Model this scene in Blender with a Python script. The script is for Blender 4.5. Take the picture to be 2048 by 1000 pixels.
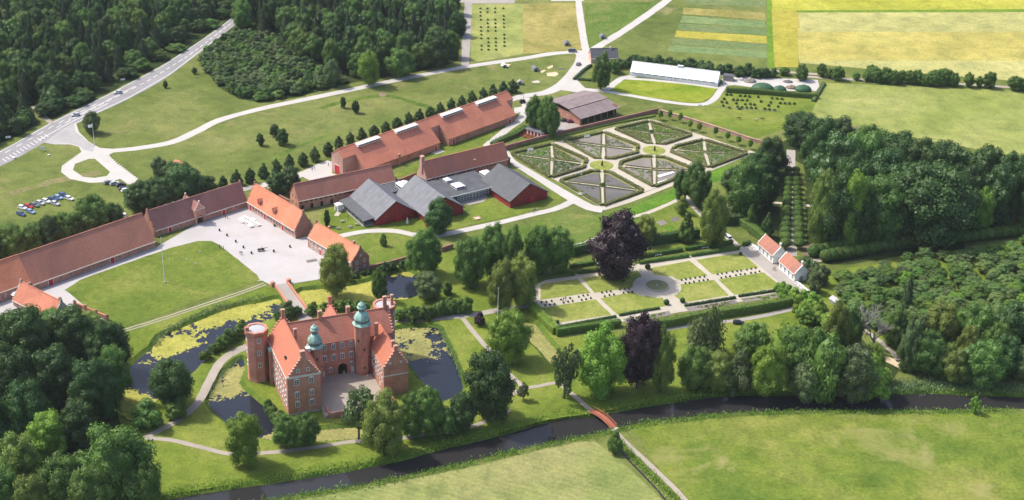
import bpy, bmesh, math, random
from mathutils import Vector, Matrix, noise
from mathutils.geometry import delaunay_2d_cdt
from math import sin, cos, pi, radians, sqrt, atan2, hypot

for o in list(bpy.data.objects): bpy.data.objects.remove(o, do_unlink=True)
S = bpy.context.scene
COL = S.collection
random.seed(7)

# ------------------------------------------------------------------ camera
FPX, PITCH, ROLL, CAMH = 2900.0, radians(26.8), radians(2.0), 265.0
FW = Vector((0, cos(PITCH), -sin(PITCH)))
_r = Vector((1, 0, 0)); _u = Vector((0, sin(PITCH), cos(PITCH)))
RT = _r*cos(ROLL) + _u*sin(ROLL); UP = -_r*sin(ROLL) + _u*cos(ROLL)
CAM = Vector((0, 0, CAMH))
cd = bpy.data.cameras.new('camera'); cam = bpy.data.objects.new('camera', cd); COL.objects.link(cam)
cd.sensor_width = 36.0; cd.lens = FPX/2048*36; cd.clip_start = 1.0; cd.clip_end = 6000
M3 = Matrix((RT, UP, -FW)).transposed()
cam.matrix_world = Matrix.Translation(CAM) @ M3.to_4x4()
S.camera = cam
S.render.resolution_x = 1024; S.render.resolution_y = 500

# ------------------------------------------------------------------ sky and sun
SUN_EL, SUN_AZ = 53.0, 160.0     # azimuth: direction towards the sun, degrees from +X counter-clockwise
w = bpy.data.worlds.new('World'); S.world = w; w.use_nodes = True
nt = w.node_tree; nt.nodes.clear()
sky = nt.nodes.new('ShaderNodeTexSky'); sky.sky_type = 'NISHITA'; sky.sun_disc = False
sky.sun_elevation = radians(SUN_EL); sky.sun_rotation = radians(90-SUN_AZ)
sky.air_density = 0.8; sky.dust_density = 3.0; sky.ozone_density = 1.0
bg = nt.nodes.new('ShaderNodeBackground'); bg.inputs['Strength'].default_value = 0.15
out = nt.nodes.new('ShaderNodeOutputWorld')
nt.links.new(sky.outputs[0], bg.inputs[0]); nt.links.new(bg.outputs[0], out.inputs[0])
sl = bpy.data.lights.new('sun', 'SUN'); sl.energy = 2.65; sl.angle = radians(0.6); sl.color = (1.0, 0.94, 0.83)
so = bpy.data.objects.new('sun', sl); COL.objects.link(so)
sd = Vector((cos(radians(SUN_EL))*cos(radians(SUN_AZ)), cos(radians(SUN_EL))*sin(radians(SUN_AZ)), sin(radians(SUN_EL))))
so.rotation_euler = sd.to_track_quat('Z', 'Y').to_euler(); so.location = (0, 500, 400)
S.view_settings.view_transform = 'Standard'; S.view_settings.look = 'None'
S.view_settings.gamma = 1.0; S.view_settings.exposure = 0.76; S.view_settings.use_curve_mapping = False

# ------------------------------------------------------------------ pixel -> place
def g(x, y, z=0.0):
    d = FW*FPX + RT*(x-1024) - UP*(y-500)
    return CAM + d*((z-CAMH)/d.z)
def pr(P):
    v = Vector(P)-CAM; k = v.dot(FW)
    return (1024+FPX*v.dot(RT)/k, 500-FPX*v.dot(UP)/k)
def height_of(b, ytop):
    lo, hi = 0.0, 60.0
    for _ in range(40):
        m = (lo+hi)/2
        if pr((b.x, b.y, b.z+m))[1] > ytop: lo = m
        else: hi = m
    return lo
def ppm(b): return FPX/((Vector(b)-CAM).dot(FW))     # photo pixels per metre at a place
def G2(pts): return [(g(x, y).x, g(x, y).y) for x, y in pts]

# ------------------------------------------------------------------ objects
def tag(o, label=None, cat=None, group=None, kind=None):
    if label: o['label'] = label
    if cat: o['category'] = cat
    if group: o['group'] = group
    if kind: o['kind'] = kind
    return o
def empty(name, loc=(0, 0, 0), rz=0.0, parent=None):
    o = bpy.data.objects.new(name, None); COL.objects.link(o); o.empty_display_size = 0.5
    o.location = loc; o.rotation_euler = (0, 0, rz)
    if parent: o.parent = parent
    return o
def inst(name, me, loc=(0, 0, 0), rot=(0, 0, 0), parent=None, scale=None):
    o = bpy.data.objects.new(name, me); COL.objects.link(o)
    o.location = loc; o.rotation_euler = rot
    if scale: o.scale = scale
    if parent: o.parent = parent
    return o
def copy_tree(o, parent=None):
    c = o.copy(); COL.objects.link(c)
    if parent:
        c.parent = parent
    for ch in o.children: copy_tree(ch, c)
    return c

class MB:
    """collects faces; build() links them as one mesh"""
    def __init__(s): s.v = []; s.f = []; s.m = []; s.mi = 0; s.col = None
    def add(s, vs, fs):
        n = len(s.v); s.v += [tuple(p) for p in vs]
        for f in fs: s.f.append([n+i for i in f]); s.m.append(s.mi)
        return s
    def box(s, c, d, rz=0.0, top=None):
        x, y, z = d[0]/2, d[1]/2, d[2]/2; ca, sa = cos(rz), sin(rz)
        tx, ty = (x, y) if top is None else (top[0]/2, top[1]/2)
        vs = []
        for zz, xx, yy in ((-z, x, y), (z, tx, ty)):
            for sx, sy in ((-1, -1), (1, -1), (1, 1), (-1, 1)):
                px, py = sx*xx, sy*yy
                vs.append((c[0]+px*ca-py*sa, c[1]+px*sa+py*ca, c[2]+zz))
        return s.add(vs, [(3, 2, 1, 0), (4, 5, 6, 7), (0, 1, 5, 4), (1, 2, 6, 5), (2, 3, 7, 6), (3, 0, 4, 7)])
    def prism(s, poly, z0, z1, axis='z'):
        """poly in 2-D extruded; axis z: (x,y); axis y: poly (x,z) extruded y z0..z1; axis x: poly (y,z)"""
        n = len(poly)
        def P(a, b, t): return (a, b, t) if axis == 'z' else ((a, t, b) if axis == 'y' else (t, a, b))
        vs = [P(a, b, z0) for a, b in poly]+[P(a, b, z1) for a, b in poly]
        fs = [tuple(range(n))[::-1], tuple(range(n, 2*n))]+[(i, (i+1) % n, n+(i+1) % n, n+i) for i in range(n)]
        if axis == 'y': fs = [q[::-1] for q in fs]
        return s.add(vs, fs)
    def tube(s, pts, rs, n=8, caps=True):
        vs = []; fs = []
        pts = [Vector(p) for p in pts]
        for i, p in enumerate(pts):
            d = (pts[min(i+1, len(pts)-1)]-pts[max(i-1, 0)]).normalized()
            a = d.orthogonal().normalized() if abs(d.z) < .98 else Vector((1, 0, 0)); b = d.cross(a).normalized(); a = b.cross(d)
            for k in range(n):
                t = 2*pi*k/n; vs.append(p+(a*cos(t)+b*sin(t))*rs[i])
        for i in range(len(pts)-1):
            for k in range(n): fs.append((i*n+k, i*n+(k+1) % n, (i+1)*n+(k+1) % n, (i+1)*n+k))
        if caps: fs += [tuple(range(n))[::-1], tuple(range((len(pts)-1)*n, len(pts)*n))]
        return s.add(vs, fs)
    def lathe(s, prof, c=(0, 0, 0), n=16, rot=0.0):
        vs = []; fs = []
        for r, z in prof:
            for k in range(n):
                t = rot+2*pi*k/n; vs.append((c[0]+r*cos(t), c[1]+r*sin(t), c[2]+z))
        for i in range(len(prof)-1):
            for k in range(n): fs.append((i*n+k, i*n+(k+1) % n, (i+1)*n+(k+1) % n, (i+1)*n+k))
        fs += [tuple(range(n))[::-1], tuple(range((len(prof)-1)*n, len(prof)*n))]
        return s.add(vs, fs)
    def ico(s, c, r, sub=1, sc=(1, 1, 1)):
        bm = bmesh.new(); bmesh.ops.create_icosphere(bm, subdivisions=sub, radius=1)
        vs = [(c[0]+v.co.x*r*sc[0], c[1]+v.co.y*r*sc[1], c[2]+v.co.z*r*sc[2]) for v in bm.verts]
        fs = [tuple(v.index for v in f.verts) for f in bm.faces]; bm.free()
        return s.add(vs, fs)
    def mesh(s, name, mats, smooth=False):
        me = bpy.data.meshes.new(name); me.from_pydata(s.v, [], s.f)
        if not isinstance(mats, (list, tuple)): mats = [mats]
        for m in mats: me.materials.append(m)
        if len(mats) > 1: me.polygons.foreach_set('material_index', s.m)
        if smooth: me.polygons.foreach_set('use_smooth', [True]*len(me.polygons))
        me.update(); return me
    def build(s, name, mats, parent=None, loc=(0, 0, 0), rz=0.0, smooth=False):
        return inst(name, s.mesh(name, mats, smooth), loc, (0, 0, rz), parent)

# ------------------------------------------------------------------ flat shapes
def smooth_line(pts, step=3.0, closed=False):
    """Catmull-Rom through points, resampled"""
    P = [Vector((p[0], p[1])) for p in pts]; n = len(P); outp = []
    segs = n if closed else n-1
    for i in range(segs):
        p0 = P[(i-1) % n] if (closed or i > 0) else P[i]*2-P[i+1]
        p1 = P[i % n]; p2 = P[(i+1) % n]
        p3 = P[(i+2) % n] if (closed or i+2 < n) else p2*2-p1
        k = max(2, int((p2-p1).length/step))
        for j in range(k):
            t = j/k
            outp.append(0.5*((2*p1)+(p2-p0)*t+(2*p0-5*p1+4*p2-p3)*t*t+(3*p1-p0-3*p2+p3)*t**3))
    if not closed: outp.append(P[-1])
    return [(p.x, p.y) for p in outp]
def dense(pts, step=3.0):
    o = []; n = len(pts)
    for i in range(n):
        a = pts[i]; b = pts[(i+1) % n]; k = max(1, int(hypot(b[0]-a[0], b[1]-a[1])/step))
        for j in range(k): t = j/k; o.append((a[0]+(b[0]-a[0])*t, a[1]+(b[1]-a[1])*t))
    return o
def jit(pts, a):
    o = []
    for x, y in pts:
        n1 = noise.noise((x*.35, y*.35, 1.7))+.6*noise.noise((x*1.1, y*1.1, 5.1)); n2 = noise.noise((x*.35, y*.35, 9.3))+.6*noise.noise((x*1.1, y*1.1, 3.1))
        o.append((x+a*n1, y+a*n2))
    return o
def area(p): return .5*sum(p[i][0]*p[(i+1) % len(p)][1]-p[(i+1) % len(p)][0]*p[i][1] for i in range(len(p)))
def ccw(p): return p if area(p) > 0 else p[::-1]
def offset_poly(p, d):
    """positive d grows a ccw loop"""
    p = ccw(p); n = len(p); o = []
    for i in range(n):
        a = Vector(p[i-1]); b = Vector(p[i]); c = Vector(p[(i+1) % n])
        t = (c-a); t = t.normalized() if t.length > 1e-6 else Vector((1, 0)); nn = Vector((t.y, -t.x))
        q = b+nn*d; o.append((q.x, q.y))
    return o
def inside(p, poly):
    x, y = p; c = False; n = len(poly); j = n-1
    for i in range(n):
        xi, yi = poly[i]; xj, yj = poly[j]
        if (yi > y) != (yj > y) and x < (xj-xi)*(y-yi)/(yj-yi)+xi: c = not c
        j = i
    return c
def fill(loops, z):
    """triangulated sheet of an outer loop and hole loops"""
    vs = []; es = []
    for lp in loops:
        n = len(vs); vs += [Vector(p) for p in lp]; es += [(n+i, n+(i+1) % len(lp)) for i in range(len(lp))]
    r = delaunay_2d_cdt(vs, es, [], 0, 1e-4); V = r[0]; F = []
    for q in r[2]:
        c = ((V[q[0]].x+V[q[1]].x+V[q[2]].x)/3, (V[q[0]].y+V[q[1]].y+V[q[2]].y)/3)
        if inside(c, loops[0]) and not any(inside(c, h) for h in loops[1:]): F.append(list(q))
    return [(v.x, v.y, z) for v in V], F
def up_faces(v, f):
    o = []
    for q in f:
        a, b, c = v[q[0]], v[q[1]], v[q[2]]
        o.append(q if (b[0]-a[0])*(c[1]-a[1])-(b[1]-a[1])*(c[0]-a[0]) > 0 else q[::-1])
    return o
LAYER = [0]
def sheet(name, poly, mat, z=0.02, jitter=0.25, step=3.0, smooth=False, parent=None, holes=(), structure=True, world=False):
    p = poly if world else G2(poly)
    if smooth: p = smooth_line(p, step, True)
    else: p = dense(p, step)
    p = jit(p, jitter) if jitter else p
    hl = []
    for h in holes:
        h2 = h if world else G2(h)
        h2 = dense(h2, step); hl.append(jit(h2, jitter) if jitter else h2)
    v, f = fill([p]+hl, z)
    o = MB().add(v, up_faces(v, f)).build(name, mat, parent)
    if structure and not parent: o['kind'] = 'structure'
    return o
def path(name, pts, width, mat, z=0.04, jitter=0.12, step=2.0, world=False, closed=False, parent=None):
    p = pts if world else G2(pts)
    p = smooth_line(p, step, closed); n = len(p)
    L = []; R = []
    for i in range(n):
        a = Vector(p[i-1] if (i > 0 or closed) else p[0]); b = Vector(p[(i+1) % n] if (i+1 < n or closed) else p[-1])
        t = (b-a).normalized(); nn = Vector((-t.y, t.x)); wd = width[0]+(width[1]-width[0])*i/(n-1) if isinstance(width, tuple) else width
        wd *= 1+.12*noise.noise((p[i][0]*.08, p[i][1]*.08, 4.4))
        L.append(tuple(Vector(p[i])+nn*wd/2)); R.append(tuple(Vector(p[i])-nn*wd/2))
    L = jit(L, jitter); R = jit(R, jitter)
    vs = [(x, y, z) for x, y in L]+[(x, y, z) for x, y in R]
    fs = [(i, n+i, n+i+1, i+1) for i in range(n-1)]
    if closed: fs.append((n-1, 2*n-1, n, 0))
    o = MB().add(vs, fs).build(name, mat, parent)
    if not parent: o['kind'] = 'structure'
    return o
# ------------------------------------------------------------------ materials
def new_mat(name):
    m = bpy.data.materials.new(name); m.use_nodes = True
    b = m.node_tree.nodes['Principled BSDF']; return m, m.node_tree.nodes, m.node_tree.links, b
def rgb(c): return (c[0], c[1], c[2], 1)
def ramp(N, L, src, stops):
    r = N.new('ShaderNodeValToRGB'); e = r.color_ramp.elements
    e[0].position = stops[0][0]; e[0].color = rgb(stops[0][1]); e[1].position = stops[-1][0]; e[1].color = rgb(stops[-1][1])
    for p, c in stops[1:-1]: x = e.new(p); x.color = rgb(c)
    L.new(src, r.inputs[0]); return r.outputs[0]
def tex_noise(N, L, vec, scale, detail=4, rough=.6, dist=0):
    t = N.new('ShaderNodeTexNoise'); t.inputs['Scale'].default_value = scale; t.inputs['Detail'].default_value = detail
    t.inputs['Roughness'].default_value = rough; t.inputs['Distortion'].default_value = dist
    L.new(vec, t.inputs['Vector']); return t.outputs['Fac']
def mixc(N, L, fac, a, b, mode='MIX'):
    m = N.new('ShaderNodeMix'); m.data_type = 'RGBA'; m.blend_type = mode
    if isinstance(fac, (int, float)): m.inputs[0].default_value = fac
    else: L.new(fac, m.inputs[0])
    for s, i in ((a, 6), (b, 7)):
        if isinstance(s, tuple): m.inputs[i].default_value = rgb(s)
        else: L.new(s, m.inputs[i])
    return m.outputs[2]
def math1(N, L, op, a, b=None):
    m = N.new('ShaderNodeMath'); m.operation = op
    for i, s in enumerate((a, b)):
        if s is None: continue
        if isinstance(s, (int, float)): m.inputs[i].default_value = s
        else: L.new(s, m.inputs[i])
    return m.outputs[0]
def coords(N, kind='Object'):
    t = N.new('ShaderNodeTexCoord'); return t.outputs[kind]
def geo_pos(N): return N.new('ShaderNodeNewGeometry').outputs['Position']
def bump(N, L, b, h, strength=.4, dist=.1):
    n = N.new('ShaderNodeBump'); n.inputs['Strength'].default_value = strength; n.inputs['Distance'].default_value = dist
    L.new(h, n.inputs['Height']); L.new(n.outputs[0], b.inputs['Normal'])

def mat_plain(name, c, rough=.7, metal=0.0, var=.12, scale=1.5):
    m, N, L, b = new_mat(name); p = coords(N)
    f = tex_noise(N, L, p, scale, 4, .65)
    d = tuple(x*(1-var) for x in c); e = tuple(min(1, x*(1+var)) for x in c)
    L.new(ramp(N, L, f, [(.3, d), (.7, e)]), b.inputs['Base Color'])
    b.inputs['Roughness'].default_value = rough; b.inputs['Metallic'].default_value = metal
    b.inputs['Specular IOR Level'].default_value = .3
    return m
def mat_grass(name, a, bcol, c, scale=.03, fine=.9, stripes=None, dry=None, dry_at=.62):
    """large tone patches + tuft grain; stripes=(angle,width) mowing or sowing lines; dry = colour of worn patches"""
    m, N, L, b = new_mat(name); p = geo_pos(N)
    f1 = tex_noise(N, L, p, scale, 6, .6, .6)
    col = ramp(N, L, f1, [(.32, a), (.5, bcol), (.68, c)])
    f3 = tex_noise(N, L, p, scale*7, 6, .75, .6)
    col = mixc(N, L, .8, col, ramp(N, L, f3, [(.3, (.55, .62, .6)), (.5, (1, 1, 1)), (.7, (1.35, 1.28, 1.25))]), 'MULTIPLY')
    f2 = tex_noise(N, L, p, fine, 4, .75)
    col = mixc(N, L, .8, col, ramp(N, L, f2, [(.3, (.6, .62, .55)), (.55, (1, 1, 1)), (.75, (1.3, 1.28, 1.2))]), 'MULTIPLY')
    if stripes:
        mp = N.new('ShaderNodeMapping'); mp.inputs['Rotation'].default_value = (0, 0, stripes[0]); L.new(p, mp.inputs['Vector'])
        wv = N.new('ShaderNodeTexWave'); wv.inputs['Scale'].default_value = .314/stripes[1]; wv.inputs['Distortion'].default_value = 2.2
        wv.inputs['Detail'].default_value = 3; wv.inputs['Detail Scale'].default_value = 1.2; L.new(mp.outputs[0], wv.inputs['Vector'])
        s = stripes[2] if len(stripes) > 2 else .16
        col = mixc(N, L, 1.0, col, ramp(N, L, wv.outputs['Fac'], [(.2, (1-s, 1-s*.8, 1-s)), (.8, (1+s, 1+s, 1+s*.8))]), 'MULTIPLY')
    if dry:
        f4 = tex_noise(N, L, p, scale*1.7, 7, .65, 1.0)
        col = mixc(N, L, ramp(N, L, f4, [(dry_at, (0, 0, 0)), (dry_at+.14, (1, 1, 1))]), col, dry)
    L.new(col, b.inputs['Base Color']); b.inputs['Roughness'].default_value = .9; b.inputs['Specular IOR Level'].default_value = .1
    bump(N, L, b, f2, .7, .35)
    return m
def mat_gravel(name, c, var=.1, worn=None):
    m, N, L, b = new_mat(name); p = geo_pos(N)
    f = tex_noise(N, L, p, .09, 6, .65, .5); f2 = tex_noise(N, L, p, 2.2, 5, .8)
    d = tuple(x*(1-var*1.6) for x in c); e = tuple(x*(1+var) for x in c)
    col = ramp(N, L, f, [(.3, d), (.55, c), (.75, e)])
    col = mixc(N, L, .6, col, ramp(N, L, f2, [(.25, (.75, .75, .75)), (.6, (1.05, 1.05, 1.05)), (.8, (1.12, 1.12, 1.12))]), 'MULTIPLY')
    if worn: col = mixc(N, L, ramp(N, L, tex_noise(N, L, p, .2, 6, .7, .8), [(.5, (0, 0, 0)), (.72, (1, 1, 1))]), col, worn)
    L.new(col, b.inputs['Base Color']); b.inputs['Roughness'].default_value = .95; b.inputs['Specular IOR Level'].default_value = .1
    bump(N, L, b, f2, .3, .1); return m
def mat_brick(name, c, pale=.25):
    m, N, L, b = new_mat(name); p = coords(N)
    f = tex_noise(N, L, p, .22, 6, .7, .4)
    col = ramp(N, L, f, [(.3, tuple(x*.72 for x in c)), (.5, c), (.72, tuple(min(1, x*1.2+.03) for x in c))])
    mp = N.new('ShaderNodeMapping'); mp.inputs['Scale'].default_value = (1, 1, 3.2); L.new(p, mp.inputs['Vector'])
    f2 = tex_noise(N, L, mp.outputs[0], 2.6, 4, .8)
    col = mixc(N, L, .75, col, ramp(N, L, f2, [(.25, (.62, .58, .56)), (.5, (1, 1, 1)), (.75, (1.25, 1.28, 1.3))]), 'MULTIPLY')
    f3 = tex_noise(N, L, p, .5, 5, .7, 1.0)
    col = mixc(N, L, math1(N, L, 'MULTIPLY', ramp(N, L, f3, [(.55, (0, 0, 0)), (.8, (1, 1, 1))]), pale), col, (.62, .46, .38))
    L.new(col, b.inputs['Base Color']); b.inputs['Roughness'].default_value = .9; b.inputs['Specular IOR Level'].default_value = .15
    bump(N, L, b, f2, .5, .08); return m
def mat_tiles(name, c, dark, moss=0.0, patch=.12, row=.36):
    """roof tiles: rows along the slope, weathered patches"""
    m, N, L, b = new_mat(name); p = coords(N)
    f = tex_noise(N, L, p, patch, 6, .68, .7)
    col = ramp(N, L, f, [(.3, dark), (.52, c), (.75, tuple(min(1, x*1.14+.01) for x in c))])
    f2 = tex_noise(N, L, p, 1.9, 4, .85)
    col = mixc(N, L, .7, col, ramp(N, L, f2, [(.25, (.58, .54, .52)), (.5, (1, 1, 1)), (.75, (1.28, 1.28, 1.28))]), 'MULTIPLY')
    sx = N.new('ShaderNodeSeparateXYZ'); L.new(p, sx.inputs[0])
    wv = math1(N, L, 'SINE', math1(N, L, 'MULTIPLY', sx.outputs['Z'], 2*pi/row))
    col = mixc(N, L, .35, col, ramp(N, L, wv, [(0, (.8, .8, .8)), (.6, (1.05, 1.05, 1.05))]), 'MULTIPLY')
    if moss: col = mixc(N, L, math1(N, L, 'MULTIPLY', ramp(N, L, tex_noise(N, L, p, .35, 6, .7, 1), [(.5, (0, 0, 0)), (.75, (1, 1, 1))]), moss), col, (.16, .13, .12))
    L.new(col, b.inputs['Base Color']); b.inputs['Roughness'].default_value = .8; b.inputs['Specular IOR Level'].default_value = .2
    bump(N, L, b, math1(N, L, 'ADD', wv, f2), .35, .06); return m
def mat_leaf(name, c, c2, var=.22, trans=.25, tint=(1, 1, 1)):
    """foliage: tone by leaf (vertex attribute), by tree (object random) and by clump"""
    m = bpy.data.materials.new(name); m.use_nodes = True; N = m.node_tree.nodes; L = m.node_tree.links; N.clear()
    a = N.new('ShaderNodeAttribute'); a.attribute_name = 'tone'
    oi = N.new('ShaderNodeObjectInfo')
    col = mixc(N, L, a.outputs['Fac'], c, c2)
    v = N.new('ShaderNodeMapRange'); v.inputs[3].default_value = 1-var; v.inputs[4].default_value = 1+var; L.new(oi.outputs['Random'], v.inputs[0])
    h = N.new('ShaderNodeHueSaturation'); L.new(v.outputs[0], h.inputs['Value']); L.new(col, h.inputs['Color'])
    v2 = N.new('ShaderNodeMapRange'); v2.inputs[3].default_value = .495; v2.inputs[4].default_value = .522
    fr = math1(N, L, 'FRACT', math1(N, L, 'MULTIPLY', oi.outputs['Random'], 7.31)); L.new(fr, v2.inputs[0]); L.new(v2.outputs[0], h.inputs['Hue'])
    d = N.new('ShaderNodeBsdfDiffuse'); t = N.new('ShaderNodeBsdfTranslucent'); mx = N.new('ShaderNodeMixShader'); mx.inputs[0].default_value = trans
    L.new(h.outputs[0], d.inputs[0]); L.new(h.outputs[0], t.inputs[0]); L.new(d.outputs[0], mx.inputs[1]); L.new(t.outputs[0], mx.inputs[2])
    gl = N.new('ShaderNodeBsdfGlossy'); gl.inputs['Roughness'].default_value = .45; m2 = N.new('ShaderNodeMixShader'); m2.inputs[0].default_value = .025
    L.new(mx.outputs[0], m2.inputs[1]); L.new(gl.outputs[0], m2.inputs[2])
    o = N.new('ShaderNodeOutputMaterial'); L.new(m2.outputs[0], o.inputs[0]); return m
def mat_water(name, deep):
    m, N, L, b = new_mat(name); p = geo_pos(N)
    b.inputs['Base Color'].default_value = rgb(deep); b.inputs['Roughness'].default_value = .03; b.inputs['IOR'].default_value = 1.33
    b.inputs['Specular IOR Level'].default_value = .6
    bump(N, L, b, tex_noise(N, L, p, 1.3, 4, .6), .10, .05); return m

K = {}
K['meadow'] = mat_grass('meadow_grass', (.095, .130, .026), (.142, .175, .042), (.205, .212, .068), .018, 1.1, dry=(.265, .225, .10), dry_at=.6)
K['lawn'] = mat_grass('lawn_grass', (.095, .148, .020), (.142, .19, .03), (.20, .222, .05), .04, 1.4, stripes=(.8, 1.6, .05))
K['park'] = mat_grass('park_grass', (.105, .155, .018), (.158, .21, .03), (.22, .245, .052), .03, 1.2)
K['parterre'] = mat_grass('parterre_lawn', (.19, .235, .042), (.25, .28, .064), (.32, .325, .10), .06, 1.6, stripes=(-1.2, 1.0, .05))
K['green_lawn'] = mat_grass('greenhouse_lawn', (.13, .21, .012), (.21, .265, .022), (.30, .30, .045), .03, 1.2)
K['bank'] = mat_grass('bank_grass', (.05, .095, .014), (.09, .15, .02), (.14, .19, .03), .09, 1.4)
K['wet'] = mat_grass('wet_meadow_grass', (.085, .145, .022), (.15, .198, .03), (.23, .24, .06), .022, .8, dry=(.26, .25, .09), dry_at=.56)
K['hay'] = mat_grass('hay_field', (.16, .215, .055), (.23, .255, .085), (.31, .29, .125), .02, .9, stripes=(radians(-68), 2.4, .045))
K['rough'] = mat_grass('rough_grass', (.075, .13, .018), (.115, .175, .03), (.175, .20, .055), .05, .8)
K['sward'] = mat_grass('long_green_grass', (.065, .15, .014), (.10, .21, .018), (.13, .24, .025), .06, .9)
K['pale_meadow'] = mat_grass('pale_meadow', (.20, .245, .055), (.265, .295, .085), (.36, .35, .13), .014, .8)
K['wheat'] = mat_grass('ripening_corn', (.34, .305, .085), (.42, .37, .105), (.50, .44, .15), .012, .7, stripes=(radians(-82), 3.2, .035))
K['wheat_pale'] = mat_grass('pale_corn', (.33, .325, .115), (.39, .375, .14), (.46, .43, .175), .014, .7, stripes=(radians(-82), 3.0, .03))
K['rape'] = mat_grass('yellow_green_crop', (.30, .315, .035), (.37, .37, .05), (.45, .43, .075), .016, .7)
K['rape2'] = mat_grass('mustard_crop', (.28, .265, .035), (.345, .315, .05), (.40, .355, .07), .02, .7)
K['crop_light'] = mat_grass('blue_green_crop', (.13, .20, .07), (.165, .235, .09), (.21, .27, .105), .03, .8)
K['crop_mid'] = mat_grass('dull_green_crop', (.105, .165, .055), (.14, .195, .07), (.19, .22, .09), .03, .8)
K['crop_green'] = mat_grass('bright_green_strip', (.09, .18, .018), (.13, .225, .022), (.17, .26, .03), .03, .8)
K['tan'] = mat_grass('tan_stubble', (.20, .195, .05), (.285, .255, .075), (.36, .305, .105), .03, .9)
K['pale_patch'] = mat_grass('pale_meadow_patch', (.19, .205, .055), (.24, .24, .08), (.28, .265, .10), .05, .9, dry=(.15, .195, .03), dry_at=.52)
K['dry_grass'] = mat_grass('worn_grass', (.16, .165, .055), (.205, .19, .08), (.25, .215, .11), .06, 1.0, dry=(.14, .17, .04), dry_at=.52)
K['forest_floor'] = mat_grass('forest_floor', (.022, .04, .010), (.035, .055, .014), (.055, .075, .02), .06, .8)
K['soil'] = mat_gravel('bed_soil', (.24, .215, .195), .15)
K['soil_dark'] = mat_gravel('dark_soil', (.14, .133, .13), .2)
K['bark_soil'] = mat_gravel('bare_earth', (.24, .18, .13), .2)
K['gravel'] = mat_gravel('pale_gravel', (.49, .465, .435), .06)
K['gravel_grey'] = mat_gravel('grey_gravel', (0.359, 0.328, 0.300), .09)
K['yard'] = mat_gravel('courtyard_gravel', (.46, .44, .44), .06, worn=(.44, .395, .37))
K['path'] = mat_gravel('path_gravel', (.37, .325, .275), .09)
K['path_pale'] = mat_gravel('garden_path_gravel', (.47, .425, .35), .07)
K['asphalt'] = mat_gravel('asphalt', (.29, .28, .285), .1)
K['asphalt_light'] = mat_gravel('light_asphalt', (.38, .365, .365), .1)
K['paint'] = mat_plain('road_paint', (.75, .75, .74), .7, 0, .08, .8)
K['sand'] = mat_gravel('play_sand', (.62, .5, .33), .1)
K['brick'] = mat_brick('red_brick', (.47, .24, .18))
K['brick_castle'] = mat_brick('castle_brick', (.49, .225, .165), .3)
K['brick_dark'] = mat_brick('weathered_brick', (.36, .185, .145))
K['brick_pink'] = mat_brick('pale_brick', (.54, .33, .27), .4)
K['tile'] = mat_tiles('orange_tiles', (.56, .215, .135), (.43, .165, .12))
K['tile_new'] = mat_tiles('bright_orange_tiles', (.62, .235, .135), (.52, .195, .12))
K['tile_castle'] = mat_tiles('castle_tiles', (.46, .18, .125), (.36, .15, .115), .1)
K['tile_castle_w'] = mat_tiles('castle_wing_tiles', (.48, .165, .10), (.41, .175, .13), .12, .2)
K['tile_brown'] = mat_tiles('brown_tiles', (.33, .16, .135), (.26, .135, .12), .12)
K['tile_mix'] = mat_tiles('weathered_brown_orange_tiles', (.43, .185, .13), (.29, .14, .115), .2, .06)
K['tile_mix2'] = mat_tiles('rust_tiles', (.52, .20, .13), (.36, .165, .13), .12, .05)
K['sheet_grey'] = mat_plain('grey_roof_sheet', (.145, .152, .172), .6, 0, .16, .3)
K['sheet_grey2'] = mat_plain('dark_grey_roof_felt', (.095, .10, .11), .75, 0, .15, .3)
K['flat_roof'] = mat_plain('flat_roof_felt', (.085, .09, .10), .8, 0, .3, .25)
K['eternit'] = mat_plain('brown_corrugated_roof', (.22, .175, .175), .8, 0, .2, .3)
K['red_wood'] = mat_plain('red_boarding', (.29, .035, .035), .7, 0, .15, 1.2)
K['red_door'] = mat_plain('red_door', (.48, .03, .035), .5, 0, .1, 2)
K['white'] = mat_plain('white_paint', (.80, .80, .79), .6, 0, .05, 1)
K['whitewash'] = mat_plain('whitewash', (.80, .79, .77), .8, 0, .06, .6)
K['cornice'] = mat_plain('pale_cornice', (.66, .62, .57), .8, 0, .1, .8)
K['stone'] = mat_plain('grey_stone', (.40, .38, .35), .9, 0, .2, 1)
K['dark'] = mat_plain('dark_opening', (.02, .018, .018), .9, 0, .1, 1)
K['timber'] = mat_plain('grey_timber', (.30, .285, .26), .85, 0, .2, 2)
K['iron'] = mat_plain('black_iron', (.03, .03, .033), .5, .3, .1, 2)
K['bridge_wood'] = mat_plain('red_bridge_paint', (.40, .135, .08), .7, 0, .15, 1)
K['copper'] = mat_plain('green_copper', (.27, .44, .38), .5, 0, .5, 1.1)
K['copper_dark'] = mat_plain('dark_copper', (.10, .17, .15), .5, 0, .3, .9)
K['bark'] = mat_plain('bark', (.10, .085, .07), .95, 0, .3, 1.5)
K['bark_pale'] = mat_plain('pale_bark', (.33, .31, .28), .9, 0, .25, 1.5)
K['skin'] = mat_plain('skin', (.50, .33, .25), .6)
K['glass'], N_, L_, b_ = new_mat('window_glass'); b_.inputs['Base Color'].default_value = (.07, .085, .11, 1); b_.inputs['Roughness'].default_value = .12
K['glazing'], N_, L_, b_ = new_mat('whitewashed_greenhouse_glass'); b_.inputs['Base Color'].default_value = (.84, .86, .88, 1); b_.inputs['Roughness'].default_value = .25
K['water'] = mat_water('moat_water', (.016, .020, .030))
K['river'] = mat_water('river_water', (.028, .027, .028))
K['duckweed'] = mat_grass('duckweed', (.27, .27, .055), (.36, .35, .075), (.44, .41, .11), .08, 1.5)
K['tarp'] = mat_plain('green_tarpaulin', (.035, .10, .045), .6, 0, .2, .6)
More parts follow.
